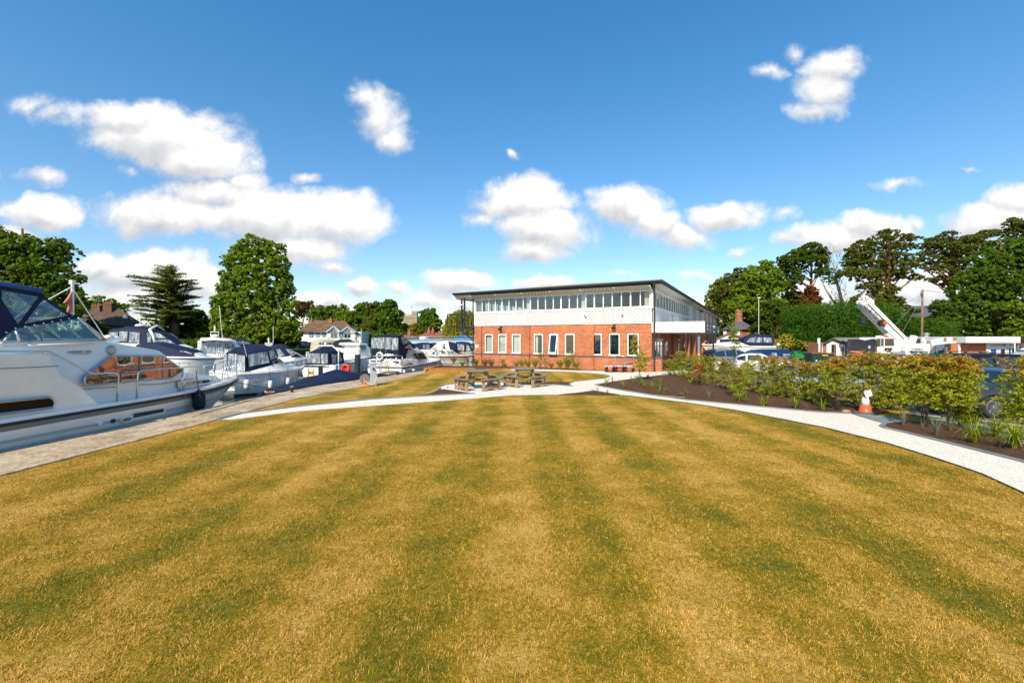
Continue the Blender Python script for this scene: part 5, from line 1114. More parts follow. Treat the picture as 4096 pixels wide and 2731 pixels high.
# dead tree with pale forked branches
def deadtree():
    Y=74; T=thing('dead_tree','bare pale dead tree with forked branches beside the tall pine','tree',Vector(((3372-CX)/F*Y,Y,0))); b=MB()
    q=lambda x,y: P(x,y,Y)
    b.tube([P(3376,1349,Y),q(3376,1245),q(3362,1180),q(3345,1120),q(3340,1075),q(3325,1040),q(3310,1010)],[.42,.36,.26,.2,.14,.07,.02],7)
    b.tube([q(3370,1240),q(3330,1200),q(3305,1160),q(3285,1120),q(3270,1100)],[.3,.2,.14,.07,.02],6)
    b.tube([q(3342,1085),q(3350,1060),q(3365,1030),q(3362,1005)],[.12,.08,.04,.01],5); b.tube([q(3345,1110),q(3375,1080),q(3390,1060)],[.09,.05,.015],5)
    b.tube([q(3350,1140),q(3310,1110),q(3295,1080)],[.08,.05,.01],5)
    rs=random.Random(5)
    for i in range(150):
        y=rs.uniform(1005,1215); x=3340+rs.uniform(-25,35)+(y-1080)*.1; a=rs.uniform(-1.1,1.1)-math.pi/2; l=rs.uniform(15,42); m=(x+math.cos(a)*l*.5+rs.uniform(-3,3),y+math.sin(a)*l*.5); e=(x+math.cos(a)*l,y+math.sin(a)*l); d=rs.uniform(-1,1)
        b.tube([P(x,y,Y+d*.3),P(m[0],m[1],Y+d),P(e[0],e[1],Y+d*1.6)],[.035,.022,.008],4)
    b.build('trunk',MATS['bark_pale'],T,smooth=True,world=True)
    L=[(q(3300,1095),(2.0,1.5,1.0)),(q(3325,1120),(1.4,1.2,.7))]; C,N,S,TT=lobes_leaves(L,900,.2); leafmesh('ivy',C,N,S,TT,'leaf_conifer',T)
deadtree()
tree('scots_pine','tall flat topped pine behind the crane jib','tree',70,[(3555,935,42,16),(3600,950,45,16),(3520,955,45,18),(3650,955,35,10),(3450,985,50,22),(3400,1000,20,14),(3540,985,70,20),(3600,990,60,18),(3430,1020,50,22),(3510,1025,80,25),(3590,1030,50,25),(3400,1050,35,28),(3470,1060,70,28),(3560,1065,60,28),(3640,1055,35,22),(3390,1090,40,25),(3450,1100,65,28),(3540,1105,60,28),(3610,1095,45,22),(3660,1110,35,14),(3470,1150,45,25),(3540,1165,50,35),(3500,1200,60,35),(3560,1210,55,35),(3600,1240,45,25),(3650,1245,30,14),(3440,1210,40,35)],3550,'leaf_olive',30000,.21,trunk='bark_red',r0=.62,clump=.3,fill=.25,flat=.75)
tree('scots_pine','wide flat topped pine with open branches behind the bungalow','tree',72,[(3790,940,40,14),(3740,965,40,16),(3840,960,60,18),(3700,985,45,16),(3760,985,70,16),(3690,1020,50,16),(3800,1000,80,22),(3880,960,50,18),(3940,940,40,16),(3980,925,20,10),(3900,990,60,22),(3720,1045,60,18),(3820,1050,80,25),(3680,1065,25,12),(3760,1080,50,18),(3860,1090,50,25),(3730,1120,30,10),(3780,1120,50,18),(3820,1140,50,25),(3850,1020,70,20)],3815,'leaf_olive',26000,.20,trunk='bark_red',r0=.55,clump=.3,fill=.25,flat=.7)
tree('scots_pine','dark pine cut off by the right edge of the view','tree',66,[(4060,895,45,22),(4100,920,60,35),(4030,930,40,20),(4080,965,60,25),(4150,900,60,40),(4020,960,25,14)],4120,'leaf_olive',8000,.2,trunk='bark',r0=.4,clump=.28)
tree('sycamore_tree','huge dark green leafy tree mass behind the bungalow','tree',62,[(4020,1000,70,45),(4090,1010,70,55),(3950,1050,70,50),(4030,1070,90,50),(3900,1110,70,45),(4100,1110,80,60),(3980,1130,90,50),(3860,1160,60,45),(3930,1190,90,50),(4050,1180,100,60),(3840,1220,80,40),(3760,1230,40,35),(3960,1250,110,50),(4090,1260,90,60),(3850,1280,90,45),(3780,1300,60,40),(3950,1310,110,40),(4080,1320,90,40),(3860,1340,90,35)],3990,'leaf_mid',52000,.22,r0=.6,clump=.22,fill=.3)
tree('sycamore_tree','leafy bright branches in front of the dark mass at the right edge','tree',57,[(4070,1240,60,35),(4100,1290,50,35),(4060,1330,55,25)],4090,'leaf_bright',5000,.2)
# the tall conifer hedge: one long clipped thing
def hedge():
    T=thing('conifer_hedge','tall dark green conifer hedge behind the sheds and crane','hedge',G(3500,1392)); L=[]
    for i in range(46):
        x=3150+i*14.5; top=[1255,1240,1228,1230,1225,1232,1226,1236,1230,1240,1262,1280,1288,1292,1300][min(14,i//3)] + random.uniform(-8,8)
        Y=58-(i%3); 
        for y in np.arange(top+12, 1404, 24): L.append((P(x,y,Y),(1.0,1.1,1.05)))
    C,N,S,TT=lobes_leaves(L,80000,.14,clump=.5,fill=.15); leafmesh('foliage',C,N,S,TT,'leaf_hedge',T,asp=.4)
    b=MB()
    for i in range(0,46,2): q=P(3150+i*14.5,1392,58); b.tube([(q.x,58,0),(q.x,58,2.2)],.09,6)
    b.build('trunk',MATS['bark'],T,world=True)
hedge()
tree('shrub','low mixed shrubs in front of the garden wall below the lodge','shrub',56,[(3075,1372,40,18),(3130,1378,50,18),(3180,1375,40,20),(3110,1395,40,10),(3210,1385,30,15),(3150,1355,30,22)],3130,'leaf_photinia',4500,.15,zb=0)
# young trees in the beds
def young(name,label,Y,px,lobes,mat,n,size,top,lean=0):
    base=Vector(((px-CX)/F*Y,Y,.02)); T=thing(name,label,'tree',base); b=MB(); tp=P(px+lean,top,Y)
    b.tube([base,base.lerp(tp,.5),tp],[.022,.016,.006],6)
    for x,y,rx,ry in lobes:
        c=P(x,y,Y); f=max(.1,min(.95,(c.z-base.z)/(tp.z-base.z)-.08)); b.tube([base.lerp(tp,f),c],[.010,.004],5)
    b.build('trunk',MATS['bark'],T,smooth=True,world=True)
    L=[(P(x,y,Y),(rx/F*Y,rx/F*Y,ry/F*Y)) for x,y,rx,ry in lobes]; C,N,S,TT=lobes_leaves(L,n,size,.45,.5); leafmesh('crown',C,N,S,TT,mat,T)
young('young_tree','slender young tree against the last lower window, reddish lower leaves',20.5,2562,[(2540,1365,20,14),(2545,1390,22,14),(2535,1410,18,12),(2560,1420,28,16),(2570,1440,38,22),(2555,1460,30,20),(2575,1470,30,18),(2540,1345,8,12),(2530,1380,10,15)],'leaf_photinia',1500,.038,1335,-20)
young('young_tree','slim sapling with sparse leaves standing before the white garage and boat',27,2935,[(2935,1270,16,18),(2928,1300,22,16),(2940,1325,22,14),(2925,1350,20,14),(2945,1375,20,14),(2935,1395,14,10)],'leaf_bright',750,.06,1258)
# ================= garden plants =================
def strap_plant(name,label,cat,base,n,h,w,mat,group,droop=.6,seed=0,up=.3,stalk=False):
    rs=random.Random(seed); vs=[];fs=[];tt=[]
    for i in range(n):
        a=rs.uniform(0,6.283); l=h*rs.uniform(.6,1.15); out_=rs.uniform(up,1)*l*.7; d=Vector((math.cos(a),math.sin(a),0)); s=Vector((-d.y,d.x,0))*w*rs.uniform(.7,1.2); k=6; b=len(vs); t0=rs.uniform(.1,.95); dr=droop*rs.uniform(.4,1.3)
        r0=rs.uniform(0,.03)
        for j in range(k):
            f=j/(k-1); z=l*(f*1.15-dr*f*f*.95); p=Vector(base)+d*(r0+out_*f**1.3)+Vector((0,0,max(.01,z))); ww=(1-f**2.2)*.9+.05
            vs+= [p-s*ww*.5,p+s*ww*.5]; tt+=[t0,t0]
        fs+=[(b+2*j,b+2*j+1,b+2*j+3,b+2*j+2) for j in range(k-1)]
    me=bpy.data.meshes.new(name); me.from_pydata([tuple(v-Vector(base)) for v in vs],[],fs); at=me.attributes.new('tint','FLOAT','POINT'); at.data.foreach_set('value',tt); me.materials.append(MATS[mat])
    o=bpy.data.objects.new(name,me); COL.objects.link(o); o.location=base; tag(o,label,cat,group); return o
def at_px(x,y): p=G(x,y,.025); return (p.x,p.y,.025)
SP=[ # x, y(base) px, height m, n, kind, label
 (3055,1625,.34,26,'s','broad tuft of arching yellow green leaves left of the twin tufts'),(3180,1633,.42,34,'s','widest tuft of arching leaves by the path, midway along the bed'),(3290,1640,.36,26,'s','arching green tuft at the path edge just left of the cone'),
 (2958,1603,.34,26,'s','upright pale green tuft near the path, left of the arching tufts'),(2835,1592,.36,36,'g','fine grey green grass tuft in the dark mulch near the path'),(2985,1603,.2,14,'s','small tuft beside the pale green one'),
 (2495,1552,.36,10,'s','upright iris with broad blades near the bed tip'),(2424,1541,.40,8,'s','first iris at the very tip of the bed, one tall blade'),(2450,1530,.30,6,'s','curling iris blades just behind the bed tip'),(2532,1528,.36,8,'s','thin iris clump between the young tree and the bed tip'),
 (2560,1541,.62,12,'s','tall iris with long dark blades under the young tree'),(2580,1552,.34,12,'s','bent broken iris leaves in the middle of the mulch'),(2640,1560,.62,13,'s','tallest upright iris in the left part of the bed'),(2608,1556,.36,10,'s','pale stemmed iris left of the tallest one'),
 (2637,1573,.2,14,'s','low green sprout in front of the tallest iris'),(2665,1566,.18,10,'s','small weedy sprout right of the tallest iris'),(2722,1583,.17,14,'s','short tuft near the path right of the weedy sprout'),(2752,1577,.2,12,'s','short tuft behind the long trailing stem'),
 (2590,1512,.22,18,'s','green tuft at the far edge of the mulch'),(2480,1542,.3,24,'g','wispy grass around the bed tip iris'),(2660,1508,.3,18,'g','pale grass tuft by the far edging'),
 (3612,1700,.42,30,'g','fine pale grass tuft by the slate crossing'),(3745,1741,.40,34,'g','fine pale grass tuft left of the big strap leaves'),(3800,1722,.36,26,'g','thin dry grass behind the big strap leaves'),
 (3895,1772,.48,46,'s','large clump of arching strap leaves by the curving path'),(4060,1795,.48,54,'s','largest clump of strap leaves at the right edge of the picture'),(3985,1750,.40,30,'s','strap leaved clump between the two large ones'),(3690,1716,.2,12,'g','small grassy sprig in the second bed'),
 (2368,1571,.17,14,'g','wispy grass on the point of the small mulch triangle'),(2390,1563,.24,10,'g','taller wisp on the small mulch triangle'),(2430,1571,.17,12,'g','short wisp at the right of the small mulch triangle'),
 (2242,1532,.32,26,'g','faint pale grass in the wedge bed behind the tables'),(1790,1554,.16,8,'g','thin wisp by the patio edge'),(2110,1532,.2,14,'g','thin grass at the back edge of the patio')]
for i,(x,y,h,n,k,l) in enumerate(SP):
    if k=='s': strap_plant('strap_leaf_plant',l,'plant',at_px(x,y),int(n*1.8),h*1.65,.022,'leaf_strap','strap leaved plants in the beds',.95,i)
    else: strap_plant('grass_tuft',l,'plant',at_px(x,y),n*2,h*1.1,.006,'leaf_bluegrey','fine grasses in the beds',.35,i,.1)
BP=[(1815,1467,.62,120,'w','fox coloured grass at the left end of the timber planter'),(1850,1468,.35,40,'s','small green plant beside the fox coloured grass'),(1878,1468,.55,110,'w','tawny grass in the planter by the office corner'),(1905,1468,.5,50,'s','green leafy clump at the office corner'),
 (1940,1470,.62,130,'w','tawny grass left of the first lower window'),(1965,1470,.60,130,'w','tawny grass under the first lower window'),(2020,1471,.25,30,'s','low green plant under the second window'),(2065,1473,.55,90,'w','pale feathery grass under the third window'),(2088,1474,.45,40,'s','green and yellow strap leaves under the third window'),
 (2112,1474,.5,50,'s','leafy green clump left of the tall shoots'),(2140,1475,.55,60,'s','leafy green clump under the half curtained window'),(2205,1475,.45,80,'w','reddish dry grass under the open window'),(2240,1477,.5,60,'s','bright strap leaved clump left of the third brick pier'),(2272,1478,.55,70,'s','broad strap leaved clump before the third brick pier'),(2305,1480,.48,50,'s','strap leaved clump at the right end of the wall bed')]
for i,(x,y,h,n,k,l) in enumerate(BP):
    p=G(x,y,.03)
    if k=='s': strap_plant('strap_leaf_plant',l,'plant',(p.x,p.y,.03),int(n*1.8),h*1.7,.035,'leaf_strap','plants along the office wall',.5,i+60)
    else: strap_plant('ornamental_grass',l,'plant',(p.x,p.y,.03 if x>1900 else .2),int(n*3),h*1.6,.012,'leaf_straw','plants along the office wall',.7,i+60,.35)
def leafy(name,label,base,h,w,n,mat,size,group,seed,stems=5,tops=True,bottom=.25,redtop=.25,cat='shrub',d=None,red=0):
    """photinia-like bush: bare stems below, leaf rosettes above, young leaves bronze at the tips"""
    rs=random.Random(seed); r_=np.random.default_rng(seed); T=thing(name,label,cat,base,0,group); b=MB(); B=Vector(base); d=d or w; tips=[]
    for i in range(stems):
        a=rs.uniform(0,6.28); e=B+Vector((math.cos(a)*w*.32*rs.random(),math.sin(a)*d*.32*rs.random(),h*rs.uniform(.75,.95))); s=B+Vector((rs.uniform(-.05,.05),rs.uniform(-.05,.05),0)); m=s.lerp(e,.45)+Vector((rs.uniform(-.06,.06),rs.uniform(-.06,.06),0))
        b.tube([s,m,e],[.013,.010,.004],5)
        for k in range(4):
            f=rs.uniform(.35,.95); q=m.lerp(e,f); a2=rs.uniform(0,6.28); e2=q+Vector((math.cos(a2)*w*.42*rs.uniform(.4,1),math.sin(a2)*d*.42*rs.uniform(.4,1),h*rs.uniform(.02,.2))); b.tube([q,e2],[.006,.002],4); tips.append(e2)
        tips.append(e)
    b.build('stem',MATS['bark'],T,smooth=True,world=True)
    nc=max(10,n//26); c=np.column_stack([r_.normal(0,.24*w,nc),r_.normal(0,.24*d,nc),r_.uniform(bottom,1,nc)*h]); lim=.52; 
    sc=np.minimum(1,lim/np.maximum(np.sqrt((c[:,0]/w)**2+(c[:,1]/d)**2),1e-6)); c[:,0]*=sc; c[:,1]*=sc
    shp=1-np.clip((c[:,2]/h-.75)/.25,0,1)*.45; c[:,0]*=shp; c[:,1]*=shp
    c+=np.array(B); 
    if tips: tp=np.array([list(x) for x in tips]); c=np.vstack([c,tp])
    nc=len(c); idx=r_.integers(0,nc,n); ax=r_.uniform(0,2*np.pi,n); el=r_.uniform(-.35,1.1,n); dirv=np.column_stack([np.cos(ax)*np.cos(el),np.sin(ax)*np.cos(el),np.sin(el)])
    sz=size*r_.uniform(.6,1.25,n); C=c[idx]+dirv*sz[:,None]*r_.uniform(.6,2.2,n)[:,None]
    hf=np.clip((C[:,2]-B.z)/h,0,1.2); ctint=r_.uniform(0,1,nc)
    tint=.05+.5*r_.random(n)+ctint[idx]*.22+np.where((hf>.8)&(r_.random(n)<redtop*.7+.15*ctint[idx]),.42,0)
    # leaves point outward from the rosette
    u=dirv; rr=r_.normal(size=(n,3)); s_=np.cross(u,rr); s_/=np.linalg.norm(s_,axis=1,keepdims=True); nn=np.cross(u,s_)
    nn=np.where(nn[:,2:3]<0,-nn,nn); S=sz[:,None]; 
    V=np.stack([C-u*S,C-s_*S*.36+nn*S*.12+u*S*.1,C+u*S-nn*S*.1,C+s_*S*.36+nn*S*.12+u*S*.1],1).reshape(-1,3)-np.array(B)
    me=bpy.data.meshes.new('foliage'); me.vertices.add(4*n); me.vertices.foreach_set('co',V.ravel().astype(np.float32)); me.loops.add(4*n); me.loops.foreach_set('vertex_index',np.arange(4*n,dtype=np.int32)); me.polygons.add(n); me.polygons.foreach_set('loop_start',np.arange(0,4*n,4,dtype=np.int32)); me.update(calc_edges=True)
    at=me.attributes.new('tint','FLOAT','POINT'); at.data.foreach_set('value',np.repeat(np.clip(tint,0,1),4).astype(np.float32)); me.materials.append(MATS[mat]); o=bpy.data.objects.new('foliage',me); COL.objects.link(o); o.parent=T
    return T
def bush(x,ybase,ytop,wpx,label,n=1500,mat='leaf_photinia',size=.045,seed=0,**k):
    p=G(x,ybase,.02); Y=p.y; h=(ybase-ytop)/F*Y; return leafy('photinia_bush',label,(p.x,p.y,.02),h,wpx/F*Y,n,mat,size,'photinia bushes hedging the car park',seed,**k)
BU=[(2688,1500,1435,75,'yellow green bush nearest the office entrance'),(2725,1508,1405,70,'bush with one tall shoot near the entrance'),(2765,1524,1425,90,'rounded bush left of the bright red leaves'),(2800,1540,1420,75,'bush with a patch of bright red lower leaves'),
 (2850,1528,1425,80,'thin airy bush below the porch post'),(2905,1560,1432,85,'straggly bush in front of the gap showing tarmac'),(2955,1585,1470,80,'low leafy bush before the white saloon'),(2990,1548,1440,60,'sparse bush against the white saloon'),
 (3035,1572,1420,105,'dense leafy bush right of the white saloon'),(3095,1580,1428,110,'dense bush in front of the blue car'),(3160,1590,1440,115,'red flecked bush left of the silver car wheel'),(3225,1600,1450,110,'bush with loose shoots in front of the silver car'),
 (3290,1612,1445,110,'bush over the silver car bonnet'),(3352,1640,1430,95,'bush with bare pale stems left of the cone'),(3425,1632,1420,120,'tall bush directly behind the traffic cone'),(3500,1642,1412,115,'bush right of the cone, tall bronze top'),(3560,1636,1420,95,'bush whose foot shows a thin dark stem by the parked wheel'),
 (3700,1705,1425,150,'large bush on twisted bare stems in the second bed'),(3625,1640,1435,110,'bush behind the twisted stems'),(3800,1712,1430,140,'tall bush on one thin stem in the second bed'),(3760,1650,1470,100,'bush in front of the dark four wheel drive door'),(3850,1700,1450,85,'bush with bamboo canes at the grey car nose'),
 (4150,1700,1432,150,'wide yellow green bush over the grey car wing'),(4130,1750,1440,170,'yellow leaved bush cut by the right edge')]
for i,(x,yb,yt,w,l) in enumerate(BU):
    big = x>3600
    bush(x,yb,yt,w*(1.15 if x>3050 else .98),l,n=(8500 if big else (6800 if x>3050 else 3600)),size=.033 if big else .029,seed=i+11,stems=6 if big else 4,bottom=.34 if x in (3700,3800,3870,3352) else .04,redtop=.85 if x>3050 else .45)
leafy('photinia_bush','bush standing at the nose of the grey car',(13.35,12.75,-.36),1.75,1.25,3800,'leaf_photinia',.042,'photinia bushes hedging the car park',78,bottom=.48,redtop=.8)
leafy('photinia_bush','bush rising behind the grey car bonnet',(16.6,15.35,-.38),1.72,1.7,4600,'leaf_photinia',.042,'photinia bushes hedging the car park',77,bottom=.1,redtop=.5)
for (x,y,w,h,Y,n) in ((2795,1462,30,16,18.0,70),(2785,1492,30,20,18.0,70)):
    pass
p=G(2800,1540,.02); c=P(2796,1470,p.y-.45); c2=P(2788,1497,p.y-.45)
C,N,S,TT=lobes_leaves([(c,(.22,.12,.12)),(c2,(.2,.12,.12))],260,.035,.5,.5); T=thing('red_shrub','scarlet leaved sprays low in the hedge near the office','shrub',(c2.x,c2.y,.03)); b=MB(); b.tube([(c2.x,c2.y,.03),c2,c],[.012,.008,.004],5); b.build('stem',MATS['bark'],T,world=True); leafmesh('foliage',C,N,S,TT,'leaf_red',T)
for i,(x,yb,h,l,m) in enumerate(((2010,1471,.55,'thin bronze shrub under the second lower window','leaf_photinia'),(2160,1476,1.15,'tall leggy shrub with small leaves beside the half curtained window','leaf_strap'),(2183,1476,.7,'small dark leaved shrub left of the open window','leaf_photinia'),(2290,1480,1.1,'tall thin shrub in front of the third brick pier','leaf_photinia'),(2262,1479,.9,'slender shrub left of the third brick pier','leaf_photinia'))):
    p=G(x,yb,.03); leafy('wall_shrub',l,(p.x,p.y,.03),h,.55,300,m,.04,'shrubs along the office wall',i+200,stems=4)
# bamboo canes
for i,(x0,y0,x1,y1,l) in enumerate(((3845,1560,3862,1470,'bamboo cane supporting the bush at the grey car nose'),(3852,1700,3858,1555,'second bamboo cane leaning beside the first'),(3874,1690,3860,1545,'third bamboo cane in the second bed'))):
    p=G(x0,1690,.02); Y=p.y; b=MB(); q=Vector((p.x,Y,.0)); e=P(x1,y1,Y); b.tube([q,e],.010,6); o=b.build('cane',MATS['cane'],None); tag(o,l,'cane','bamboo canes')
o=MB(); p=G(3385,1645,.05); o.ell((p.x,p.y,.05),(.13,.09,.055),8,5); o=o.build('rock',MATS['rock'],None,smooth=True); tag(o,'brown stone lying by the path left of the cone','rock')
o=MB(); a=G(2745,1592,.04); c=G(2560,1588,.04); o.tube([G(2740,1589,.05),G(2660,1583,.045),G(2600,1577,.04)],.006,5); o=o.build('fallen_stem',MATS['cane'],None); tag(o,'long pale stem lying across the mulch','stem')
# ================= boats =================
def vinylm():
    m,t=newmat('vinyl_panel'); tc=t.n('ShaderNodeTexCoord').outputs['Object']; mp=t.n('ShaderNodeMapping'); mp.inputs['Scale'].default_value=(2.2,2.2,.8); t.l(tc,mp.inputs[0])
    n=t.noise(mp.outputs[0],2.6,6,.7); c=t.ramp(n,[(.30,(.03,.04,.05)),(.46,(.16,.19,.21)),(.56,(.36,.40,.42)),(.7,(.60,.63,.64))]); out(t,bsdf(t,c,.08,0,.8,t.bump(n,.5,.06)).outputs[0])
vinylm()
def lerp_tops(tops,x):
    if x<=tops[0][0]: return tops[0][1]
    for (a,za),(b,zb) in zip(tops[:-1],tops[1:]):
        if x<=b: return za+(zb-za)*(x-a)/max(1e-6,b-a)
    return tops[-1][1]
class Boat:
    def __init__(s,name,label,S=None,Bow=None,beam=2.8,group=None,p0=None,rz=None,L=None,cat='boat',taper=.45,pw=2.3,xs=0.0):
        if p0 is None:
            a=Vector(((S[0]-CX)/F*S[1],S[1],0)); b=Vector(((Bow[0]-CX)/F*Bow[1],Bow[1],0)); d=b-a; off=math.asin(min(.9,beam/2/d.length)); rz=math.atan2(d.y,d.x)-off; L=d.length*math.cos(off); p0=a
        s.L=L; s.b=beam; s.tp=taper; s.pw=pw; s.xs=xs; s.T=thing(name,label,cat,Vector((p0[0],p0[1],WZ)),rz,group)
        Mi=wmat(s.T).inverted(); s.c=Mi@Vector((0,0,CAMH)); s.R=Mi.to_3x3()
    def hb(s,x):
        t=max(0,(x/s.L-s.tp)/(1-s.tp)); st=min(1,.93+.07*max(0,(x-s.xs))/(.25*s.L)); return s.b/2*max(.0,1-t**s.pw)*st
    def surf(s,x,z,ins,tum): return s.b/2-max(.02,s.hb(min(x,s.L))-ins-tum*z)
    def tr(s,px,py,ins=0.,tum=0.,y=None):
        d=s.R@Vector(((px-CX)/F,1,-(py-HY)/F)); yy=ins if y is None else y
        for i in range(14):
            k=(yy-s.c.y)/d.y; q=s.c+d*k
            if y is not None: break
            yy=.5*yy+.5*s.surf(q.x,q.z,ins,tum)
        return (q.x,q.z)
    def hull(s,z0,z1,mat='gelcoat',rub='rubber_black',bottom='hull_blue',stripe=None,rake=.12,zs=None,deck='gelcoat'):
        N=22; L=s.L; hb=s.hb; b=s.b; sh=lambda x: z0+(z1-z0)*max(0,x/L)**1.6
        s.sh=sh; secs=[];low=[];rb=[];dk=[]
        for i in range(N+1):
            f=i/N; x=s.xs+(L-s.xs)*(1-(1-f)**1.25); h=max(.012,hb(x)); z=sh(x); w=lambda q: L*rake*(1-q)*max(0,(x/L-.55)/.45)**1.5
            h1=h*(1-.10-.5*max(0,(x/L-.5)/.5)**2*.75)
            ring=[(x-w(.0),b/2-h1*.80,-.25),(x-w(.05),b/2-h1*.97,.10),(x-w(.45),b/2-(h1*.55+h*.45),z*.5),(x,b/2-h,z)]
            ring2=[(p[0],b-p[1],p[2]) for p in reversed(ring)]; secs.append(ring+ring2)
            rb.append((x,b/2-h-.012,z)); 
            hh=max(.0,h-.05); dk.append([(x,b/2-h,z+.005),(x,b/2-h+.02*min(1,h*4),z+.10),(x,b/2-hh*.97+.0,z+.10),(x,b/2,z+.14),(x,b/2+hh*.97,z+.10),(x,b/2+h-.02*min(1,h*4),z+.10),(x,b/2+h,z+.005)])
        m=MB(); m.loft(secs,closed=False); m.poly(secs[0]); m.build('hull',MATS[mat],s.T,auto=35)
        m=MB(); low=[[(p[0],p[1]-.006 if p[1]<b/2 else p[1]+.006,p[2]) for p in q[:1]+[tuple(Vector(q[0]).lerp(Vector(q[1]),1.0)+Vector((0,0,.0)))]] for q in secs]
        m=MB(); m.loft([[(q[0][0],q[0][1]-.01,q[0][2]),(q[1][0],q[1][1]-.012,q[1][2]+.02)] for q in secs],closed=False); m.loft([[(q[-1][0],q[-1][1]+.01,q[-1][2]),(q[-2][0],q[-2][1]+.012,q[-2][2]+.02)] for q in secs],closed=False); m.build('boot_stripe',MATS[bottom],s.T)
        m=MB(); m.tube(rb,.032,6); m.tube([(x,b-y,z) for x,y,z in rb],.032,6); m.tube([rb[0],(rb[0][0]-.01,b-rb[0][1],rb[0][2])],.032,6); m.build('rub_rail',MATS[rub],s.T,smooth=True)
        m=MB(); m.loft(dk,closed=False); m.poly(dk[0]); m.build('deck',MATS[deck],s.T,auto=30)
        if stripe:
            zA,zB,mt=stripe; m=MB(); st=[]
            for i in range(N+1):
                r=secs[i]; 
                def pt(z_):
                    a,c=Vector(r[2]),Vector(r[3]); k=(z_-a.z)/max(1e-6,c.z-a.z); v=a.lerp(c,k); return (v.x,v.y-.008,v.z)
                st.append([pt(sh(r[3][0])+zA),pt(sh(r[3][0])+zB)])
            m.loft(st,closed=False); m.build('hull_stripe',MATS[mt],s.T,smooth=True)
        s.secs=secs
    def cabin(s,tops,zb,ins=.3,tum=.12,mat='gelcoat',name='cabin',crown=.06,x1=None,n=None,rnd=.08,zbf=None):
        xs=sorted(set([t[0] for t in tops]+[tops[0][0]+(tops[-1][0]-tops[0][0])*i/10 for i in range(11)])); secs=[]
        for x in xs:
            zt=max(lerp_tops(tops,x),zb+.02); z_b=zb if zbf is None else zbf(x); y0=s.surf(x,z_b,ins,tum); y1=s.surf(x,zt-rnd,ins,tum); b=s.b; y2=y1+rnd*.8 if y1+rnd*.8<b/2 else b/2-.01
            secs.append([(x,y0,z_b),(x,y1,max(z_b+.01,zt-rnd)),(x,y2,zt),(x,b/2,zt+crown),(x,b-y2,zt),(x,b-y1,max(z_b+.01,zt-rnd)),(x,b-y0,z_b)])
        m=MB(); m.loft(secs); return m.build(name,MATS[mat],s.T,auto=40)
    def panel(s,pts,ins,tum,mat,name='window',off=.012,px=True,parent=None,frame=None,fr=.016,th=.012,both=True):
        q=[s.tr(x,y,ins,tum) if px else (x,y) for x,y in pts]; m=MB(); xa=min(a for a,_ in q); xb=max(a for a,_ in q); zm=sum(c for _,c in q)/len(q); ya=s.surf(xa,zm,ins,tum); sl=(s.surf(xb,zm,ins,tum)-ya)/max(.01,xb-xa)
        sag=max(0,max(ya+sl*(xb-xa)*i/6-s.surf(xa+(xb-xa)*i/6,zm,ins,tum) for i in range(7)))
        A=[(x,ya+sl*(x-xa)+tum*(z-zm)-sag-off,z) for x,z in q]
        m.prism(A,(0,-th,0))
        o=m.build(name,MATS[mat],parent or s.T)
        if both: m=MB(); m.prism([(x,s.b-y,z) for x,y,z in A],(0,th,0)); m.build(name,MATS[mat],parent or s.T)
        if frame: f=MB(); f.tube([(x,y-th,z) for x,y,z in A+A[:1]],fr,6); f.build('frame',MATS[frame],o)
        return o
    def back(s,x,zb,zt,rects,ins,mat='vinyl_panel',name='back_window',off=.015):
        y0=s.b/2-(s.hb(x)-ins); w=s.b-2*y0
        for u0,u1,v0,v1 in rects:
            m=MB(); m.bb(x-off-.01,x-off,y0+w*(1-u1),y0+w*(1-u0),zb+(zt-zb)*v0,zb+(zt-zb)*v1); m.build(name,MATS[mat],s.T)
    def rail(s,pts,ins=.08,r=.013,name='guard_rail',mat='steel',both=False,closed=False):
        m=MB(); 
        for line in pts:
            q=[]
            for px,py in line: x,z=s.tr(px,py,ins,0); q.append((x,s.surf(x,z,ins,0),z))
            m.tube(q,r,6)
        return m.build(name,MATS[mat],s.T,smooth=True)
    def bowrail(s,x0,h,ins=.08,n=6,mat='steel'):
        m=MB(); pt=lambda x,side: (x,s.b/2-side*max(.02,s.hb(x)-ins),s.sh(x)+.1)
        for side in (1,-1):
            q=[pt(x0+(s.L-.05-x0)*i/14,side) for i in range(15)]
            m.tube([q[0]]+[(a,b,c+h) for a,b,c in q[1:]]+[(s.L+.1,s.b/2,s.sh(s.L)+.1+h)],.012,5)
            for i in range(1,n+1): a=q[int(i*14/n)]; m.tube([a,(a[0]+.03,a[1],a[2]+h)],.010,5)
        m.build('bow_rail',MATS[mat],s.T,smooth=True)
    def scr(s,tops,zb,ins,tum=.3,mat='screen_glass'):
        pass
    def fender(s,px,py,w,h,label,mat='white_rubber',cap='blue_cap',ins=-.12,top=None):
        x,z=s.tr(px,py,ins,0); k=(Vector((x,s.surf(x,z,ins,0),z))-s.c).length; d=(s.R@Vector(((px-CX)/F,1,-(py-HY)/F))).length; sc=k/d/F
        r=w*sc/2; H=h*sc; p=wmat(s.T)@Vector((x,s.surf(x,z,ins,0),z)); T=thing('fender',label,'fender',p,0,'boat fenders')
        m=MB(); m.lathe([(r*.15,-H/2),(r*.6,-H/2+r*.2),(r,-H/2+r*.8),(r,H/2-r*.8),(r*.6,H/2-r*.2),(r*.2,H/2)],(0,0,0),12); m.build('body',MATS[mat],T,smooth=True)
        m=MB(); m.lathe([(r*.3,H/2-.01),(r*.62,H/2-r*.25),(r*.2,H/2+r*.3),(r*.12,H/2+r*.4)],(0,0,0),10); m.lathe([(r*.62,-H/2+r*.22),(r*.3,-H/2-.01),(.01,-H/2-.02)],(0,0,0),10); m.build('end_cap',MATS[cap],T,smooth=True)
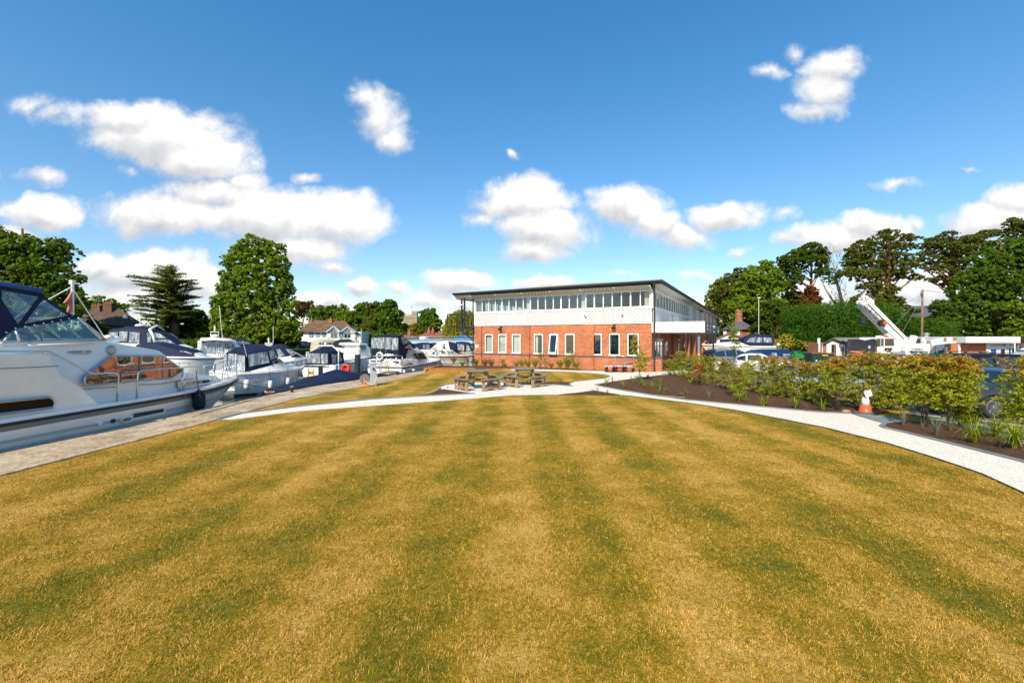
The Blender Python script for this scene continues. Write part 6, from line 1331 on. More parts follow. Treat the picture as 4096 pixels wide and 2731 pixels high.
        if top: 
            x2,z2=s.tr(top[0],top[1],ins+.1,0); e=wmat(s.T)@Vector((x2,s.surf(x2,z2,ins+.1,0),z2))-p; m=MB(); m.tube([(0,0,H/2),e],.010,5); m.build('line',MATS['rope_dark'],T)
# ---------- the big cruiser along the quay
HD=math.atan2(.995,.1)
b=Boat('motor_cruiser','big white cruiser moored at the quay with blue canopy and brown reflecting cabin windows',p0=(-10.02,2.6),rz=HD,L=13.3,beam=3.5,taper=.58,pw=2.2)
o_=-WZ
b.hull(.455+o_,.50+o_,stripe=(-.13,-.02,'hull_grey'),rake=.14)
# second stripe set
m=MB()
for zz in (.12,.155):
    q=[]
    for r in b.secs:
        a,c=Vector(r[2]),Vector(r[3]); k=(zz+o_-a.z)/(c.z-a.z); v=a.lerp(c,k); q.append((v.x,v.y-.006,v.z))
    m.tube(q,.006,4)
m.build('pin_stripe',MATS['hull_grey'],b.T)
I,TU=.34,.02
tu=lambda l: [b.tr(x,y,I,TU) for x,y in l]
tops=tu([(0,1378),(200,1368),(425,1363),(560,1388),(640,1402),(663,1419),(700,1454),(733,1489)])
tops=[(-.0,tops[0][1])]+tops
b.cabin(tops,.55+o_,I,TU,crown=.03,rnd=.05)
t2=tu([(733,1490),(800,1495),(868,1504),(884,1513)]); b.cabin(t2,.50+o_,I,TU,crown=.05,name='foredeck_cabin',rnd=.06)
# coaming that sweeps down to the side deck
q=[b.tr(x,y,.06,.02) for x,y in ((0,1420),(196,1418),(240,1500),(330,1555),(396,1620))]; m=MB(); A=[(-.0,b.surf(0,q[0][1],.06,.02),q[0][1])]+[(x,b.surf(x,z,.06,.02),z) for x,z in q]; zb=.50+o_
poly=A+[(A[-1][0],A[-1][1],zb),(0,A[0][1],zb)]; m.prism(poly,(0,.30,0)); m.build('coaming',MATS['gelcoat'],b.T)
b.panel([(326,1506),(322,1530),(336,1542),(500,1527),(679,1511),(722,1480),(648,1423),(436,1423)],I,TU,'boat_glass','window',frame='alu',fr=.02)
for x0,y0,x1,y1 in ((461,1424,462,1530),(554,1424,556,1522),(645,1424,646,1514)):
    (xa,za),(xb,zb_)=b.tr(x0,y0,I,TU),b.tr(x1,y1,I,TU); m=MB(); m.bar((xa,b.surf(xa,za,I,TU)-.03,za),(xb,b.surf(xb,zb_,I,TU)-.03,zb_),.03,.02); m.build('window_bar',MATS['white_pvc'] if x0<500 else MATS['hull_grey'],b.T)
b.panel([(704,1530),(706,1550),(716,1555),(842,1527),(829,1516),(713,1526)],I,TU,'boat_glass','window',frame='white_pvc',fr=.02)
b.panel([(-200,1625),(-200,1668),(0,1655),(205,1629),(214,1610),(206,1594),(190,1588),(0,1607)],.06,.02,'hull_glass','window',frame='alu',fr=.025,off=.02)
# vent grille low on the hull
m=MB(); q=[b.tr(x,y,0,0) for x,y in ((482,1684),(490,1669),(655,1634),(664,1642),(655,1655),(500,1692))]
hs=lambda x,z: b.b/2-b.hb(x)*(1-.10*(1-min(1,z/(.455+o_)))*.9)
m.prism([(x,hs(x,z)-.012,z) for x,z in q],(0,-.02,0)); vo=m.build('vent_frame',MATS['gelcoat'],b.T)
m=MB()
for k in range(4):
    (xa,za),(xb,zb_)=b.tr(534,1669-k*4.5,0,0),b.tr(654,1645-k*3.2,0,0); m.bar((xa,hs(xa,za)-.036,za),(xb,hs(xb,zb_)-.036,zb_),.008,.022)
m.build('slot',MATS['rubber_black'],vo); m=MB(); x,z=b.tr(508,1676,0,0); m.ell((x,hs(x,z)-.03,z),(.12,.012,.045)); m.build('scoop',MATS['hull_grey'],vo)
for px,py,mt in ((405,1694,'white_pvc'),(457,1683,'rubber_black')):
    x,z=b.tr(px,py,0,0); m=MB(); m.lathe([(.045,.02),(.05,-.02),(.03,-.025)],(x,hs(x,z),z),12,'Y'); m.build('skin_fitting',MATS[mt],b.T)
x,z=b.tr(443,1399,I,TU); m=MB(); m.lathe([(.10,.03),(.11,-.03),(.07,-.06)],(x,b.surf(x,z,I,TU),z),16,'Y'); m.build('side_light',MATS['galv'],b.T,smooth=True)
x,z=b.tr(317,1407,I,TU); text('HAINES 365','lettering',.085,MATS['hull_grey'],b.T,(x,b.surf(x,z,I,TU)-.02,z),(R(90),0,0),.003,sx=1.1); m=MB(); m.bb(x-.16,x+.24,b.surf(x,z,I,TU)-.03,b.surf(x,z,I,TU)-.02,z-.052,z-.045); m.build('name_rule',MATS['hull_grey'],b.T)
# moulded lines on the side
for l in (((-300,1482),(0,1474),(230,1464)),((268,1561),(470,1547)),((550,1538),(640,1536),(740,1518),(880,1503))):
    b.rail([l],I-.012 if l[0][0]>0 else .045,.010,'moulding','hull_grey')
b.rail([[(-300,1402),(0,1405),(190,1406),(200,1407),(280,1447),(362,1492),(380,1494),(450,1490),(466,1494),(474,1506),(467,1610)],[(187,1406),(187,1417)]],.10,.020,'hand_rail')
b.rail([[(546,1597),(551,1500),(556,1488),(566,1480),(640,1475),(730,1470),(860,1458),(925,1437)],[(722,1568),(731,1472)],[(734,1568),(731,1472)],[(849,1547),(862,1459)],[(914,1526),(930,1440)],[(925,1437),(935,1430)]],.12,.020)
b.bowrail(11.4,.62)
b.rail([[(743,1640),(741,1560),(737,1475)],[(792,1565),(786,1520),(779,1472)]],-.03,.008,'fender_line','rope')
# windscreen and canopy
I2,T2=.42,.16
b.panel([(0,1372),(402,1358),(311,1272),(296,1276),(69,1311),(29,1331),(0,1353)],I2,T2,'screen_glass','side_screen',off=.0,th=.006)
for l in (((0,1374),(200,1366),(424,1360)),((424,1360),(312,1270)),((78,1364),(64,1324)),((7,1372),(40,1336))): b.rail([l],I2-.01,.024 if l[0][0]!=7 else .016,'screen_frame','alu')
def yb(x,z,i=I2,t_=T2): return b.surf(x,z,i,t_)
(xa,za),(xb,zb_)=b.tr(404,1358,I2,T2),b.tr(311,1272,I2,T2); m=MB(); m.add([(xa,yb(xa,za),za),(xb,yb(xb,zb_),zb_),(xb,b.b-yb(xb,zb_),zb_),(xa,b.b-yb(xa,za),za)],[(0,1,2,3)]); m.build('windscreen',MATS['screen_glass'],b.T)
m=MB()
for f in (.0,.33,.66,1.0):
    p=Vector((xa,yb(xa,za),za)).lerp(Vector((xa,b.b-yb(xa,za),za)),f); q2=Vector((xb,yb(xb,zb_),zb_)).lerp(Vector((xb,b.b-yb(xb,zb_),zb_)),f); m.bar(p,q2,.04)
m.bar((xa,yb(xa,za),za),(xa,b.b-yb(xa,za),za),.05); m.bar((xb,yb(xb,zb_),zb_),(xb,b.b-yb(xb,zb_),zb_),.05); m.build('screen_frame',MATS['alu'],b.T)
def cp(pts,mat,nm,off=.03,th=.012): return b.panel(pts,I2,T2,mat,nm,off=off,th=th)
nav='canvas_navy'; CN=[]
cp([(-300,1102),(0,1142),(159,1170),(150,1187),(0,1159),(-300,1119)],nav,'canopy_side')
cp([(150,1187),(160,1170),(172,1190),(167,1195),(92,1294),(66,1297)],nav,'canopy_side')
cp([(-300,1119),(0,1159),(0,1198),(66,1297),(69,1311),(29,1331),(0,1354),(-60,1375),(-300,1375)],nav,'canopy_side',.031)
cp([(66,1297),(92,1294),(267,1262),(298,1264),(312,1270),(296,1277),(69,1311)],nav,'canopy_side',.032)
cp([(172,1190),(218,1218),(267,1253),(300,1264),(267,1261),(219,1230),(168,1196)],nav,'canopy_side',.033)
cp([(0,1159),(150,1187),(66,1297),(0,1198)],'clear_vinyl','clear_panel',.03,.004); cp([(168,1196),(267,1261),(92,1294)],'clear_vinyl','clear_panel',.03,.004)
top=[b.tr(x,y,I2,T2) for x,y in ((-300,1098),(0,1140),(159,1168),(172,1189),(218,1217),(267,1252),(314,1269))]; secs=[]
for x,z in top:
    y0=yb(x,z)-.05; w=b.b/2-y0; secs.append([(x,y0+w*2*i/10,z+.16*math.sin(math.pi*i/10)) for i in range(11)])
m=MB(); m.loft(secs[:3],closed=False); o=m.build('canopy_top',MATS['canvas_blue'],b.T,smooth=True); m=MB(); m.loft([[secs[k][i] for i in range(11)] for k in (2,3)],closed=False); m.loft([[secs[k][i] for i in (0,1)] for k in (3,4,5,6)],closed=False); m.loft([[secs[k][i] for i in (9,10)] for k in (3,4,5,6)],closed=False); m.loft([[secs[k][i] for i in (4,5,6)] for k in (3,4,5,6)],closed=False); m.build('canopy_front',MATS[nav],b.T,smooth=True)
m=MB(); m.loft([[secs[k][i] for i in range(1,5)] for k in (3,4,5,6)],closed=False); m.loft([[secs[k][i] for i in range(6,10)] for k in (3,4,5,6)],closed=False); m.build('clear_panel',MATS['clear_vinyl'],b.T,smooth=True)
m=MB(); m.tube([(x,yb(x,z)-.06,z+.02) for x,z in top[:3]],.05,8); m.build('canopy_edge',MATS['canvas_blue'],b.T,smooth=True)
m=MB()
for px,py in ((16,1332),(53,1316),(93,1309),(130,1302),(166,1295),(201,1289),(236,1283),(268,1277)):
    x,z=b.tr(px,py-3,I2,T2); m.ell((x,yb(x,z)-.05,z),.018,6,4)
m.build('stud',MATS['steel'],b.T)
# canopy hoops, seats and wheel inside
m=MB()
for px,py in ((150,1187),(30,1165)):
    x,z=b.tr(px,py,I2,T2); y0=yb(x,z)+.05; m.tube([(x-.9,y0,1.75+o_),(x,y0,z),(x,b.b/2,z+.1),(x,b.b-y0,z),(x-.9,b.b-y0,1.75+o_)],.014,6)
m.build('hoop',MATS['steel'],b.T,smooth=True)
x,z=b.tr(240,1345,I2,T2); m=MB(); m.prism([(x-.8,.9,1.62+o_),(x+.75,.9,1.62+o_),(x+.35,.9,1.93+o_),(x-.2,.9,1.95+o_),(x-.45,.9,1.78+o_)],(0,1.8,0)); m.build('dashboard',MATS['gelcoat_grey'],b.T)
m=MB(); m.torus((x-.25,1.2,2.02+o_),.17,.016,'X'); m.torus((x-.9,2.4,1.95+o_),.17,.016,'X'); m.build('steering_wheel',MATS['rubber_black'],b.T,smooth=True)
m=MB(); m.box((x-1.3,1.1,1.72+o_),(.6,.7,.14)); m.box((x-1.55,1.1,1.92+o_),(.12,.7,.4)); m.box((x-1.6,2.4,1.8+o_),(.7,.8,.4)); m.build('seat',MATS['seat_cream'],b.T)
# mast with folded ensign, its stays, search light, wiper
x,z=b.tr(290,1262,y=1.75); x2,z2=b.tr(290,1137,y=1.75); m=MB(); m.tube([(x,1.75,z-.3),(x2,1.75,z2+.0)],.03,8); m.box((x2,1.75,z2+.05),(.09,.09,.1)); m.tube([(x2,1.75,z2-.05),(x2-1.4,1.3,z-.1)],.012,5); xx,zz=b.tr(430,1345,y=1.75); m.tube([(x2,1.75,z2-.1),(xx,1.75,zz-.15)],.012,5); m.build('mast',MATS['white_pvc'],b.T)
m=MB(); fl=[(285,1165),(287,1250),(266,1252),(278,1212),(254,1212),(272,1190)]; q=[b.tr(a,c,y=1.75) for a,c in fl]; m.prism([(a,1.72,c) for a,c in q],(0,.05,0)); m.build('ensign',MATS['bag_pink'],b.T)
b2=[b.tr(x_,y_,y=1.2) for x_,y_ in ((434,1358),(434,1376),(455,1357))]
m=MB(); m.lathe([(.07,-.25),(.04,-.1),(.04,.0),(.09,.02),(.09,.1),(.02,.12)],(b2[0][0],1.2,b2[0][1]),10); m.build('winch',MATS['cream_board'],b.T,smooth=True); m=MB(); m.ell((b2[2][0],1.2,b2[2][1]),(.19,.12,.09)); m.build('search_light',MATS['white_pvc'],b.T,smooth=True)
b.rail([[(112,1381),(270,1376),(370,1374)]],I2-.06,.022,'boat_hook','white_pvc'); x,z=b.tr(124,1379,I2,T2); m=MB(); m.box((x,yb(x,z)-.08,z),(.22,.10,.10)); m.tube([(x-.1,yb(x,z)-.1,z),(x+.2,yb(x,z)-.13,z+.06)],.04,6); m.build('clamp',MATS['rope'],b.T)
b.fender(796,1603,44,78,'fat navy fender hanging from the bow of the big cruiser',mat='canvas_ink',cap='rubber_black',ins=-.14,top=(783,1480))
BIG=b
# ---------- smaller boats; shapes traced on each boat's own side plane at its own distance
def canopy(b,tops,zb,ins,tum,mat,name='canopy',crown=.14): return b.cabin(tops,zb,ins,tum,mat,name,crown,rnd=.10)
def trs(b,l,i,t_): return [b.tr(x,y,i,t_) for x,y in l]
# two: large cruiser with navy cabin top, far left
b=Boat('cabin_cruiser','white cruiser with long rounded navy canopy moored below the brown tiled house',(437,33),(800,36),3.4,'moored boats')
b.hull(1.7,2.0); tp=trs(b,[(431,1371),(700,1378),(760,1388),(786,1404)],.25,.1); b.cabin(tp,1.6,.25,.1,crown=.05)
tp=trs(b,[(427,1345),(434,1321),(512,1311),(560,1313),(604,1323),(640,1345)],.4,.15); canopy(b,tp,tp[0][1]-.9,.4,.15,'canvas_navy')
for w in ([(440,1330),(473,1327),(472,1349),(436,1350)],[(478,1325),(512,1325),(508,1366),(478,1364)],[(520,1327),(560,1329),(558,1372),(516,1368)],[(588,1331),(606,1333),(610,1370),(590,1368)]): b.panel(w,.38,.15,'vinyl_panel')
tp=trs(b,[(606,1324),(640,1335),(672,1355),(712,1378)],.45,.1); b.cabin(tp,tp[-1][1]-.1,.45,.1,'canvas_navy','screen_hood',rnd=.04); b.panel([(616,1358),(676,1357),(708,1377),(640,1375)],.42,.1,'vinyl_panel'); b.panel([(618,1330),(640,1334),(668,1352),(622,1352)],.42,.1,'vinyl_panel')
m=MB(); 
for ins,r in ((.3,.10),): 
    q=trs(b,[(598,1318),(612,1340),(622,1378)],ins,.1); m.tube([(x,b.surf(x,z,ins,.1),z) for x,z in q],r,6); m.tube([(q[0][0],b.surf(q[0][0],q[0][1],.3,.1),q[0][1]),(q[0][0],b.b/2,q[0][1]+.35),(q[0][0],b.b-b.surf(q[0][0],q[0][1],.3,.1),q[0][1])],.09,6)
x,z=b.tr(560,1302,y=1.7); m.ell((x,1.7,z),(.35,.3,.14)); m.tube([(x,1.7,z),(x,1.7,z+.8)],.03,5); m.build('radar_arch',MATS['gelcoat'],b.T,smooth=True)
b.panel([(700,1395),(770,1400),(785,1408),(702,1408)],.24,.1,'boat_glass')
# three: navy mooring cover
b=Boat('cabin_cruiser','low white boat under a sagging navy cover with clear windscreen, behind the big cruiser',(548,27),(862,28.5),2.8,'moored boats')
b.hull(1.75,1.62); tp=trs(b,[(548,1378),(621,1376),(692,1394),(737,1404),(776,1414)],.3,.12); canopy(b,tp,1.7,.25,.1,'canvas_navy')
tp=trs(b,[(735,1410),(778,1413),(812,1436)],.35,.1); b.cabin(tp,tp[-1][1]-.1,.35,.1,'gelcoat','windscreen_base',rnd=.04); b.panel([(722,1402),(742,1404),(775,1413),(745,1423)],.33,.1,'vinyl_panel',off=.03); b.panel([(745,1426),(776,1418),(803,1434),(745,1437)],.33,.1,'vinyl_panel',off=.03); b.bowrail(5.0,.5)
# four: white hardtop
b=Boat('wheelhouse_cruiser','white hardtop cruiser with radar and tall whip aerial left of the lime tree',(790,31),(985,34),3.0,'moored boats')
b.hull(1.4,1.7); tp=trs(b,[(790,1360),(926,1362),(985,1400)],.2,.1); b.cabin([(tp[0][0],tp[0][1]-.1),(tp[1][0],tp[1][1]-.05),tp[2]],1.4,.3,.12,'gelcoat')
tp=trs(b,[(800,1354),(860,1351),(925,1356),(945,1373)],.12,.05); b.cabin(tp,tp[0][1]-.22,.12,.02,'gelcoat','hardtop',zbf=lambda x: lerp_tops(tp,x)-.18)
for w in ([(808,1364),(862,1364),(858,1412),(796,1412)],[(868,1364),(893,1364),(893,1410),(866,1412)],[(900,1364),(922,1366),(950,1395),(900,1395)]): b.panel(w,.28,.12,'vinyl_panel')
b.back(trs(b,[(795,1400)],.28,.12)[0][0]-.02,1.5,2.75,[(.1,.9,.2,.95)],.5)
m=MB(); x,z=b.tr(859,1343,y=1.2); m.ell((x,1.2,z),(.28,.28,.12)); m.tube([(x-.25,1.2,z-.1),(x-.25,1.2,z+.3),(x+.25,1.2,z+.3),(x+.25,1.2,z-.1)],.03,5); m.tube([(x,1.2,z+.3),(x,1.2,z+.75)],.06,6); x2,z2=b.tr(890,1352,y=.8); x3,z3=b.tr(877,1222,y=.8); m.tube([(x2,.8,z2),(x3,.8,z3)],[.03,.012],5); m.build('radar',MATS['white_pvc'],b.T,smooth=True)
b=Boat('cabin_cruiser','black topped boat just showing behind the white hardtop cruiser',(915,40),(1030,43),2.8,'moored boats'); b.hull(1.5,1.6); tp=trs(b,[(920,1356),(950,1354),(995,1362),(1015,1378)],.3,.1); canopy(b,tp,1.5,.3,.1,'canvas_black'); b.panel([(945,1364),(992,1366),(1005,1377),(945,1377)],.28,.1,'vinyl_panel')
# five: the sports cruiser
b=Boat('sports_cruiser','white sports cruiser with wide navy canopy moored just ahead of the big cruiser',(948,21.5),(1214,26.2),3.1,'moored boats',taper=.35,pw=2.1)
b.hull(1.13,1.12,bottom='hull_blue',rub='gelcoat_grey',stripe=None,rake=.16)
tp=trs(b,[(958,1495),(1010,1480),(1100,1452),(1135,1449),(1170,1462),(1196,1470)],.22,.12); b.cabin(tp,1.1,.22,.12,crown=.05)
tp=trs(b,[(976,1413),(985,1409),(1060,1397),(1090,1394),(1108,1425)],.25,.12); canopy(b,tp,tp[0][1]-1.25,.25,.12,'canvas_navy',crown=.26)
b.panel([(991,1418),(1066,1405),(1076,1450),(994,1466)],.23,.12,'vinyl_panel',off=.02); b.panel([(1074,1402),(1091,1400),(1107,1429),(1082,1440)],.23,.12,'vinyl_panel',off=.02)
tp2=trs(b,[(1090,1420),(1108,1428),(1137,1449)],.35,.12); b.cabin(tp2,tp2[-1][1]-.08,.35,.12,'gelcoat','windscreen_base',rnd=.03); b.panel([(1084,1447),(1116,1434),(1133,1449),(1103,1457)],.30,.12,'screen_glass',off=.03,frame='alu'); b.panel([(1084,1447),(1116,1434),(1133,1449),(1103,1457)],.30,.12,'boat_glass',off=.015,name='screen')
xr=tp[0][0]; b.back(xr-.01,tp[0][1]-1.25,tp[0][1]+.05,[(.04,.2,.3,.9),(.24,.62,.25,.93),(.65,.96,.25,.88)],.27)
m=MB(); m.bb(-.55,.02,.25,b.b-.25,.18,.34); m.build('bathing_platform',MATS['gelcoat_cream'],b.T); m=MB(); m.ell((-.12,.35,.85),(.22,.42,.35)); m.build('transom_moulding',MATS['gelcoat'],b.T,smooth=True)
x,z=b.tr(1015,1504,.0,0); m=MB(); m.torus((x,b.surf(x,z,-.01,0),z),.22,.012,'Y',a0=math.pi,a1=2*math.pi); m.build('badge',MATS['hull_grey'],b.T)
q=[b.tr(x_,y_,-.005,0) for x_,y_ in ((1000,1534),(1080,1516),(1150,1500),(1205,1480))]; m=MB(); m.tube([(x,b.surf(x,z,-.004,0)+.02,z) for x,z in q],.012,5); m.build('moulding',MATS['hull_grey'],b.T)
b.bowrail(3.0,.42); m=MB(); x,z=b.tr(975,1398,.2,0); x2,z2=b.tr(987,1425,.2,0); x1,z1=b.tr(970,1362,.2,0); m.tube([(x2,.25,z2),(x1,.25,z1)],.012,5); m.build('aerial',MATS['white_pvc'],b.T)
b.fender(987,1536,21,42,'white fender at the stern quarter of the sports cruiser',top=(980,1500),ins=-.2); b.fender(1082,1538,17,36,'white fender amidships on the sports cruiser',top=(1075,1470)); b.fender(1152,1524,16,30,'white fender under the hull port of the sports cruiser',top=(1151,1466)); b.fender(1195,1515,20,26,'white fender at the bow of the sports cruiser, near the tarpaulin',top=(1195,1462))
# six: behind it
b=Boat('cabin_cruiser','white cruiser with navy hood and clear side panels beyond the sports cruiser',(1062,31),(1243,34),2.9,'moored boats')
b.hull(1.1,1.35); tp=trs(b,[(1070,1400),(1091,1384),(1135,1384),(1153,1390),(1175,1408)],.3,.12); canopy(b,tp,tp[-1][1]-.7,.3,.12,'canvas_navy')
b.panel([(1105,1397),(1118,1395),(1140,1420),(1115,1432)],.28,.12,'vinyl_panel',off=.02); b.panel([(1140,1394),(1160,1396),(1184,1410),(1160,1418)],.28,.12,'vinyl_panel',off=.03)
tp=trs(b,[(1100,1432),(1160,1424),(1186,1411),(1218,1430),(1238,1440)],.25,.1); b.cabin(tp,1.1,.25,.1); b.panel([(1163,1423),(1186,1414),(1212,1428),(1165,1429)],.24,.1,'boat_glass',off=.02); b.bowrail(3.6,.45)
m=MB(); x,z=b.tr(1075,1372,y=1.4); m.box((x,1.4,z-.1),(.5,.5,.25)); m.tube([(x,1.4,z),(x,1.4,z+.4)],.07,6); m.tube([(x+.3,1.4,z),(x+.3,1.4,z+1.3)],.02,5); m.build('radar',MATS['cream_board'],b.T)
# seven: stern on, navy canopy, white transom with door
b=Boat('cabin_cruiser','stern on white cruiser with domed navy canopy above the tarpaulin covered boat',(1328,30),(1432,36.5),2.35,'moored boats',taper=.4)
b.hull(.95,1.2,bottom='hull_blue'); b.cabin([(0.02,1.02),(2.5,1.3),(4.2,1.35),(5.4,1.2)],.9,.15,.08)
tp=[(.15,1.88),(.25,1.98),(1.1,2.12),(1.7,2.10),(2.2,1.85)]; canopy(b,tp,.98,.12,.10,'canvas_navy',crown=.28)
b.back(.14,.98,2.02,[(.07,.62,.22,.88),(.66,.93,.18,.86)],.2); b.panel([(.45,1.15),(1.0,1.15),(1.05,1.78),(.55,1.85)],.11,.10,'vinyl_panel',px=False,off=.02); b.panel([(1.15,1.2),(1.9,1.3),(1.5,1.85),(1.12,1.8)],.11,.10,'vinyl_panel',px=False,off=.02)
m=MB(); m.tube([(1.0,.05,1.0),(1.15,.12,2.0),(1.2,.6,2.42),(1.2,1.75,2.42),(1.15,2.23,2.0),(1.0,2.3,1.0)],.05,6); m.ell((1.2,1.17,2.55),.10); m.build('radar_arch',MATS['gelcoat'],b.T,smooth=True)
m=MB(); m.bb(-.5,.02,.15,b.b-.15,.14,.24); m.build('bathing_platform',MATS['wood_plank'],b.T); m=MB(); m.bb(-.02,.0,.68,1.02,.25,1.0); m.build('transom_door',MATS['canvas_ink'],b.T); m=MB(); m.tube([(-.05,.5,1.03),(-.08,2.1,1.06)],.03,6); m.build('grab_rail',MATS['steel'],b.T)
m=MB(); 
for k in range(4): m.bb(-.03,-.02,1.35+k*.10,1.40+k*.10,.42,.62)
m.build('registration_mark',MATS['rubber_black'],b.T)
# eight to ten, farther out
b=Boat('cabin_cruiser','cream canopied boat in front of the white pub',(1266,46),(1385,50),3.0,'moored boats'); b.hull(1.3,1.5); tp=trs(b,[(1268,1384),(1272,1366),(1290,1361),(1340,1361),(1366,1370)],.3,.1); canopy(b,tp,1.2,.3,.1,'canvas_beige')
for w in ([(1275,1369),(1282,1367),(1280,1386),(1272,1386)],[(1288,1367),(1293,1367),(1291,1386),(1284,1386)],[(1305,1368),(1360,1372),(1358,1386),(1303,1386)]): b.panel(w,.28,.1,'vinyl_panel',off=.02)
b=Boat('flybridge_cruiser','cruiser with black canopy, white arch and domed radar beside the pub sign',(1364,42),(1478,46),3.2,'moored boats'); b.hull(1.5,1.75,stripe=(-.8,-.6,'hull_grey')); tp=trs(b,[(1366,1370),(1380,1362),(1415,1361),(1440,1375)],.3,.1); canopy(b,tp,1.7,.3,.1,'canvas_black')
for w in ([(1368,1370),(1386,1372),(1388,1390),(1366,1388)],[(1393,1373),(1398,1370),(1414,1386),(1394,1386)],[(1400,1368),(1414,1368),(1415,1384)]): b.panel(w,.28,.1,'vinyl_panel',off=.02)
tp=trs(b,[(1366,1392),(1440,1390),(1462,1402)],.2,.1); b.cabin(tp,1.5,.2,.1)
m=MB(); q=trs(b,[(1408,1360),(1420,1362),(1430,1390)],.2,.1); m.tube([(x,b.surf(x,z,.2,.1),z) for x,z in q]+[],.12,6); x,z=b.tr(1414,1353,y=1.5); m.lathe([(.26,-.3),(.30,0),(.28,.2),(.15,.36),(.02,.4)],(x,1.5,z),12); m.bb(x-.5,x+.3,.5,2.7,z-.45,z-.3); m.build('radar_arch',MATS['gelcoat'],b.T,smooth=True)
b=Boat('wheelhouse_cruiser','small white wheelhouse between the white capped pile and the dark canopied cruiser',(1432,35),(1490,39),2.6,'moored boats'); b.hull(1.2,1.4); tp=trs(b,[(1437,1376),(1463,1376),(1480,1392)],.3,.1); b.cabin(tp,1.2,.3,.1); tp=trs(b,[(1434,1372),(1466,1374)],.2,.05); b.cabin(tp,tp[0][1]-.15,.2,0,name='hardtop'); b.panel([(1441,1380),(1451,1380),(1449,1400),(1439,1400)],.28,.1,'vinyl_panel',off=.02); b.panel([(1454,1380),(1463,1380),(1462,1400),(1452,1400)],.28,.1,'vinyl_panel',off=.02)
m=MB(); x,z=b.tr(1442,1369,y=1.2); m.lathe([(.1,0),(.12,.15),(.05,.25)],(x,1.2,z),8); m.tube([(x+.1,1.2,z),(x+.1,1.2,z+1.2)],.02,5); m.build('lamp',MATS['white_pvc'],b.T)
# eleven: the tall stern with the white lifebuoy
b=Boat('aft_cabin_cruiser','tall white cruiser seen from astern with dark navy canopy and white lifebuoy',(1612,27.5),(1748,35.5),2.75,'moored boats',taper=.55,pw=2.4)
b.hull(1.05,1.25,bottom='rubber_black',deck='gelcoat'); zq=b.tr(1612,1437,0,0)[1]
b.cabin([(0.0,zq),(1.6,zq),(1.62,zq-.08),(2.2,zq-.1)],1.0,.06,.03,crown=.03,name='aft_cabin')
tp=trs(b,[(1614,1352),(1620,1340),(1640,1370),(1654,1394),(1690,1402),(1697,1406),(1713,1436)],.3,.1); 
tp=[(b.tr(1622,1396,.3,.1)[0],b.tr(1630,1396,.3,.1)[1])]+trs(b,[(1656,1396),(1690,1402),(1697,1406),(1714,1437)],.3,.1); b.cabin(tp,1.1,.3,.1,'gelcoat_cream',name='saloon',crown=.04)
b.panel([(1651,1418),(1656,1411),(1690,1410),(1708,1436),(1668,1438)],.29,.1,'boat_glass','window',frame='alu'); b.panel([(1613,1458),(1624,1457),(1627,1460),(1613,1462)],.05,.03,'boat_glass',off=.02); b.panel([(1625,1456),(1643,1450),(1652,1458),(1625,1460)],.05,.03,'boat_glass','window',off=.02)
zt=b.tr(1605,1342,.1,.06)[1]; K1=b.tr(1626,1437,.1,.05)[0]; K2=b.tr(1640,1371,.25,.1); K3=b.tr(1655,1394,.3,.1); tp=[(.05,zt-.1),(.2,zt),(K1*.8,zt+.02),K2,(K3[0],K3[1]+.05)]; b.cabin(tp,zq-.05,.05,.10,'canvas_ink','canopy',.08,rnd=.10,zbf=lambda x: zq-.05 if x<K1 else min(K3[1],zq-.05+(K3[1]-zq+.05)*min(1,(x-K1)/.25)))
b.panel([(1604,1347),(1614,1350),(1611,1377)],.05,.10,'vinyl_panel',off=.03); b.panel([(1617,1352),(1635,1368),(1613,1378)],.05,.10,'vinyl_panel',off=.03); b.panel([(1616,1392),(1636,1373),(1650,1393)],.05,.10,'vinyl_panel',off=.03,name='windscreen')
b.back(.04,zq,zt,[(.05,.28,.45,.9),(.29,.50,.45,.92),(.52,.72,.42,.92),(.74,.95,.40,.90)],.16)
pass
m=MB()
for u0,u1,z_ in ((.14,.34,1.42),(.68,.90,1.38)): m.bb(-.02,.0,b.b*(1-u1),b.b*(1-u0),z_,z_+.10)
m.build('window',MATS['boat_glass'],b.T)
m=MB()
for yy in (1.2,1.6): m.tube([(-.10,yy,.3),(-.12,yy,zq+.3),(-.1,yy,zq+.75)],.014,5)
for k in range(5): m.tube([(-.11,1.2,.45+k*.22),(-.11,1.6,.45+k*.22)],.012,5)
m.build('ladder',MATS['steel'],b.T)
b.rail([[(1623,1436),(1645,1498)],[(1628,1438),(1640,1460)]],-.3,.02,'fender_pole')
b.rail([[(1655,1390),(1677,1436),(1675,1458)],[(1662,1440),(1680,1445),(1690,1440)],[(1690,1440),(1691,1456)],[(1708,1442),(1709,1462)]],.05,.012,'guard_rail'); b.bowrail(6.0,.5)
m=MB(); q=[b.tr(x_,y_,-.01,0) for x_,y_ in ((1672,1478),(1679,1476),(1685,1475),(1691,1473),(1697,1471))]
for x,z in q: m.box((x,b.surf(x,z,0,0)+.04,z),(.07,.02,.06))
m.build('lettering_mark',MATS['rubber_black'],b.T)
p=wmat(b.T)@Vector((-.06,b.b*.60,zq+.20)); T=thing('lifebuoy','white lifebuoy tied to the canopy of the tall stern cruiser','lifebuoy',p,b.T.rotation_euler.z); m=MB(); m.torus((-.06,0,0),.22,.065,'X',24,10); m.build('ring',MATS['white_rubber'],T,smooth=True); m=MB()
for a in (45,135,225,315): m.torus((-.06,.22*math.cos(R(a)),.22*math.sin(R(a))),.07,.008,'Z',10,4)
m.build('band',MATS['rope'],T)
b.fender(1617,1486,11,16,'small white fender at the quarter of the tall stern cruiser'); b.fender(1654,1480,12,12,'pale blue round fender at the side of the tall stern cruiser')
STERN=b
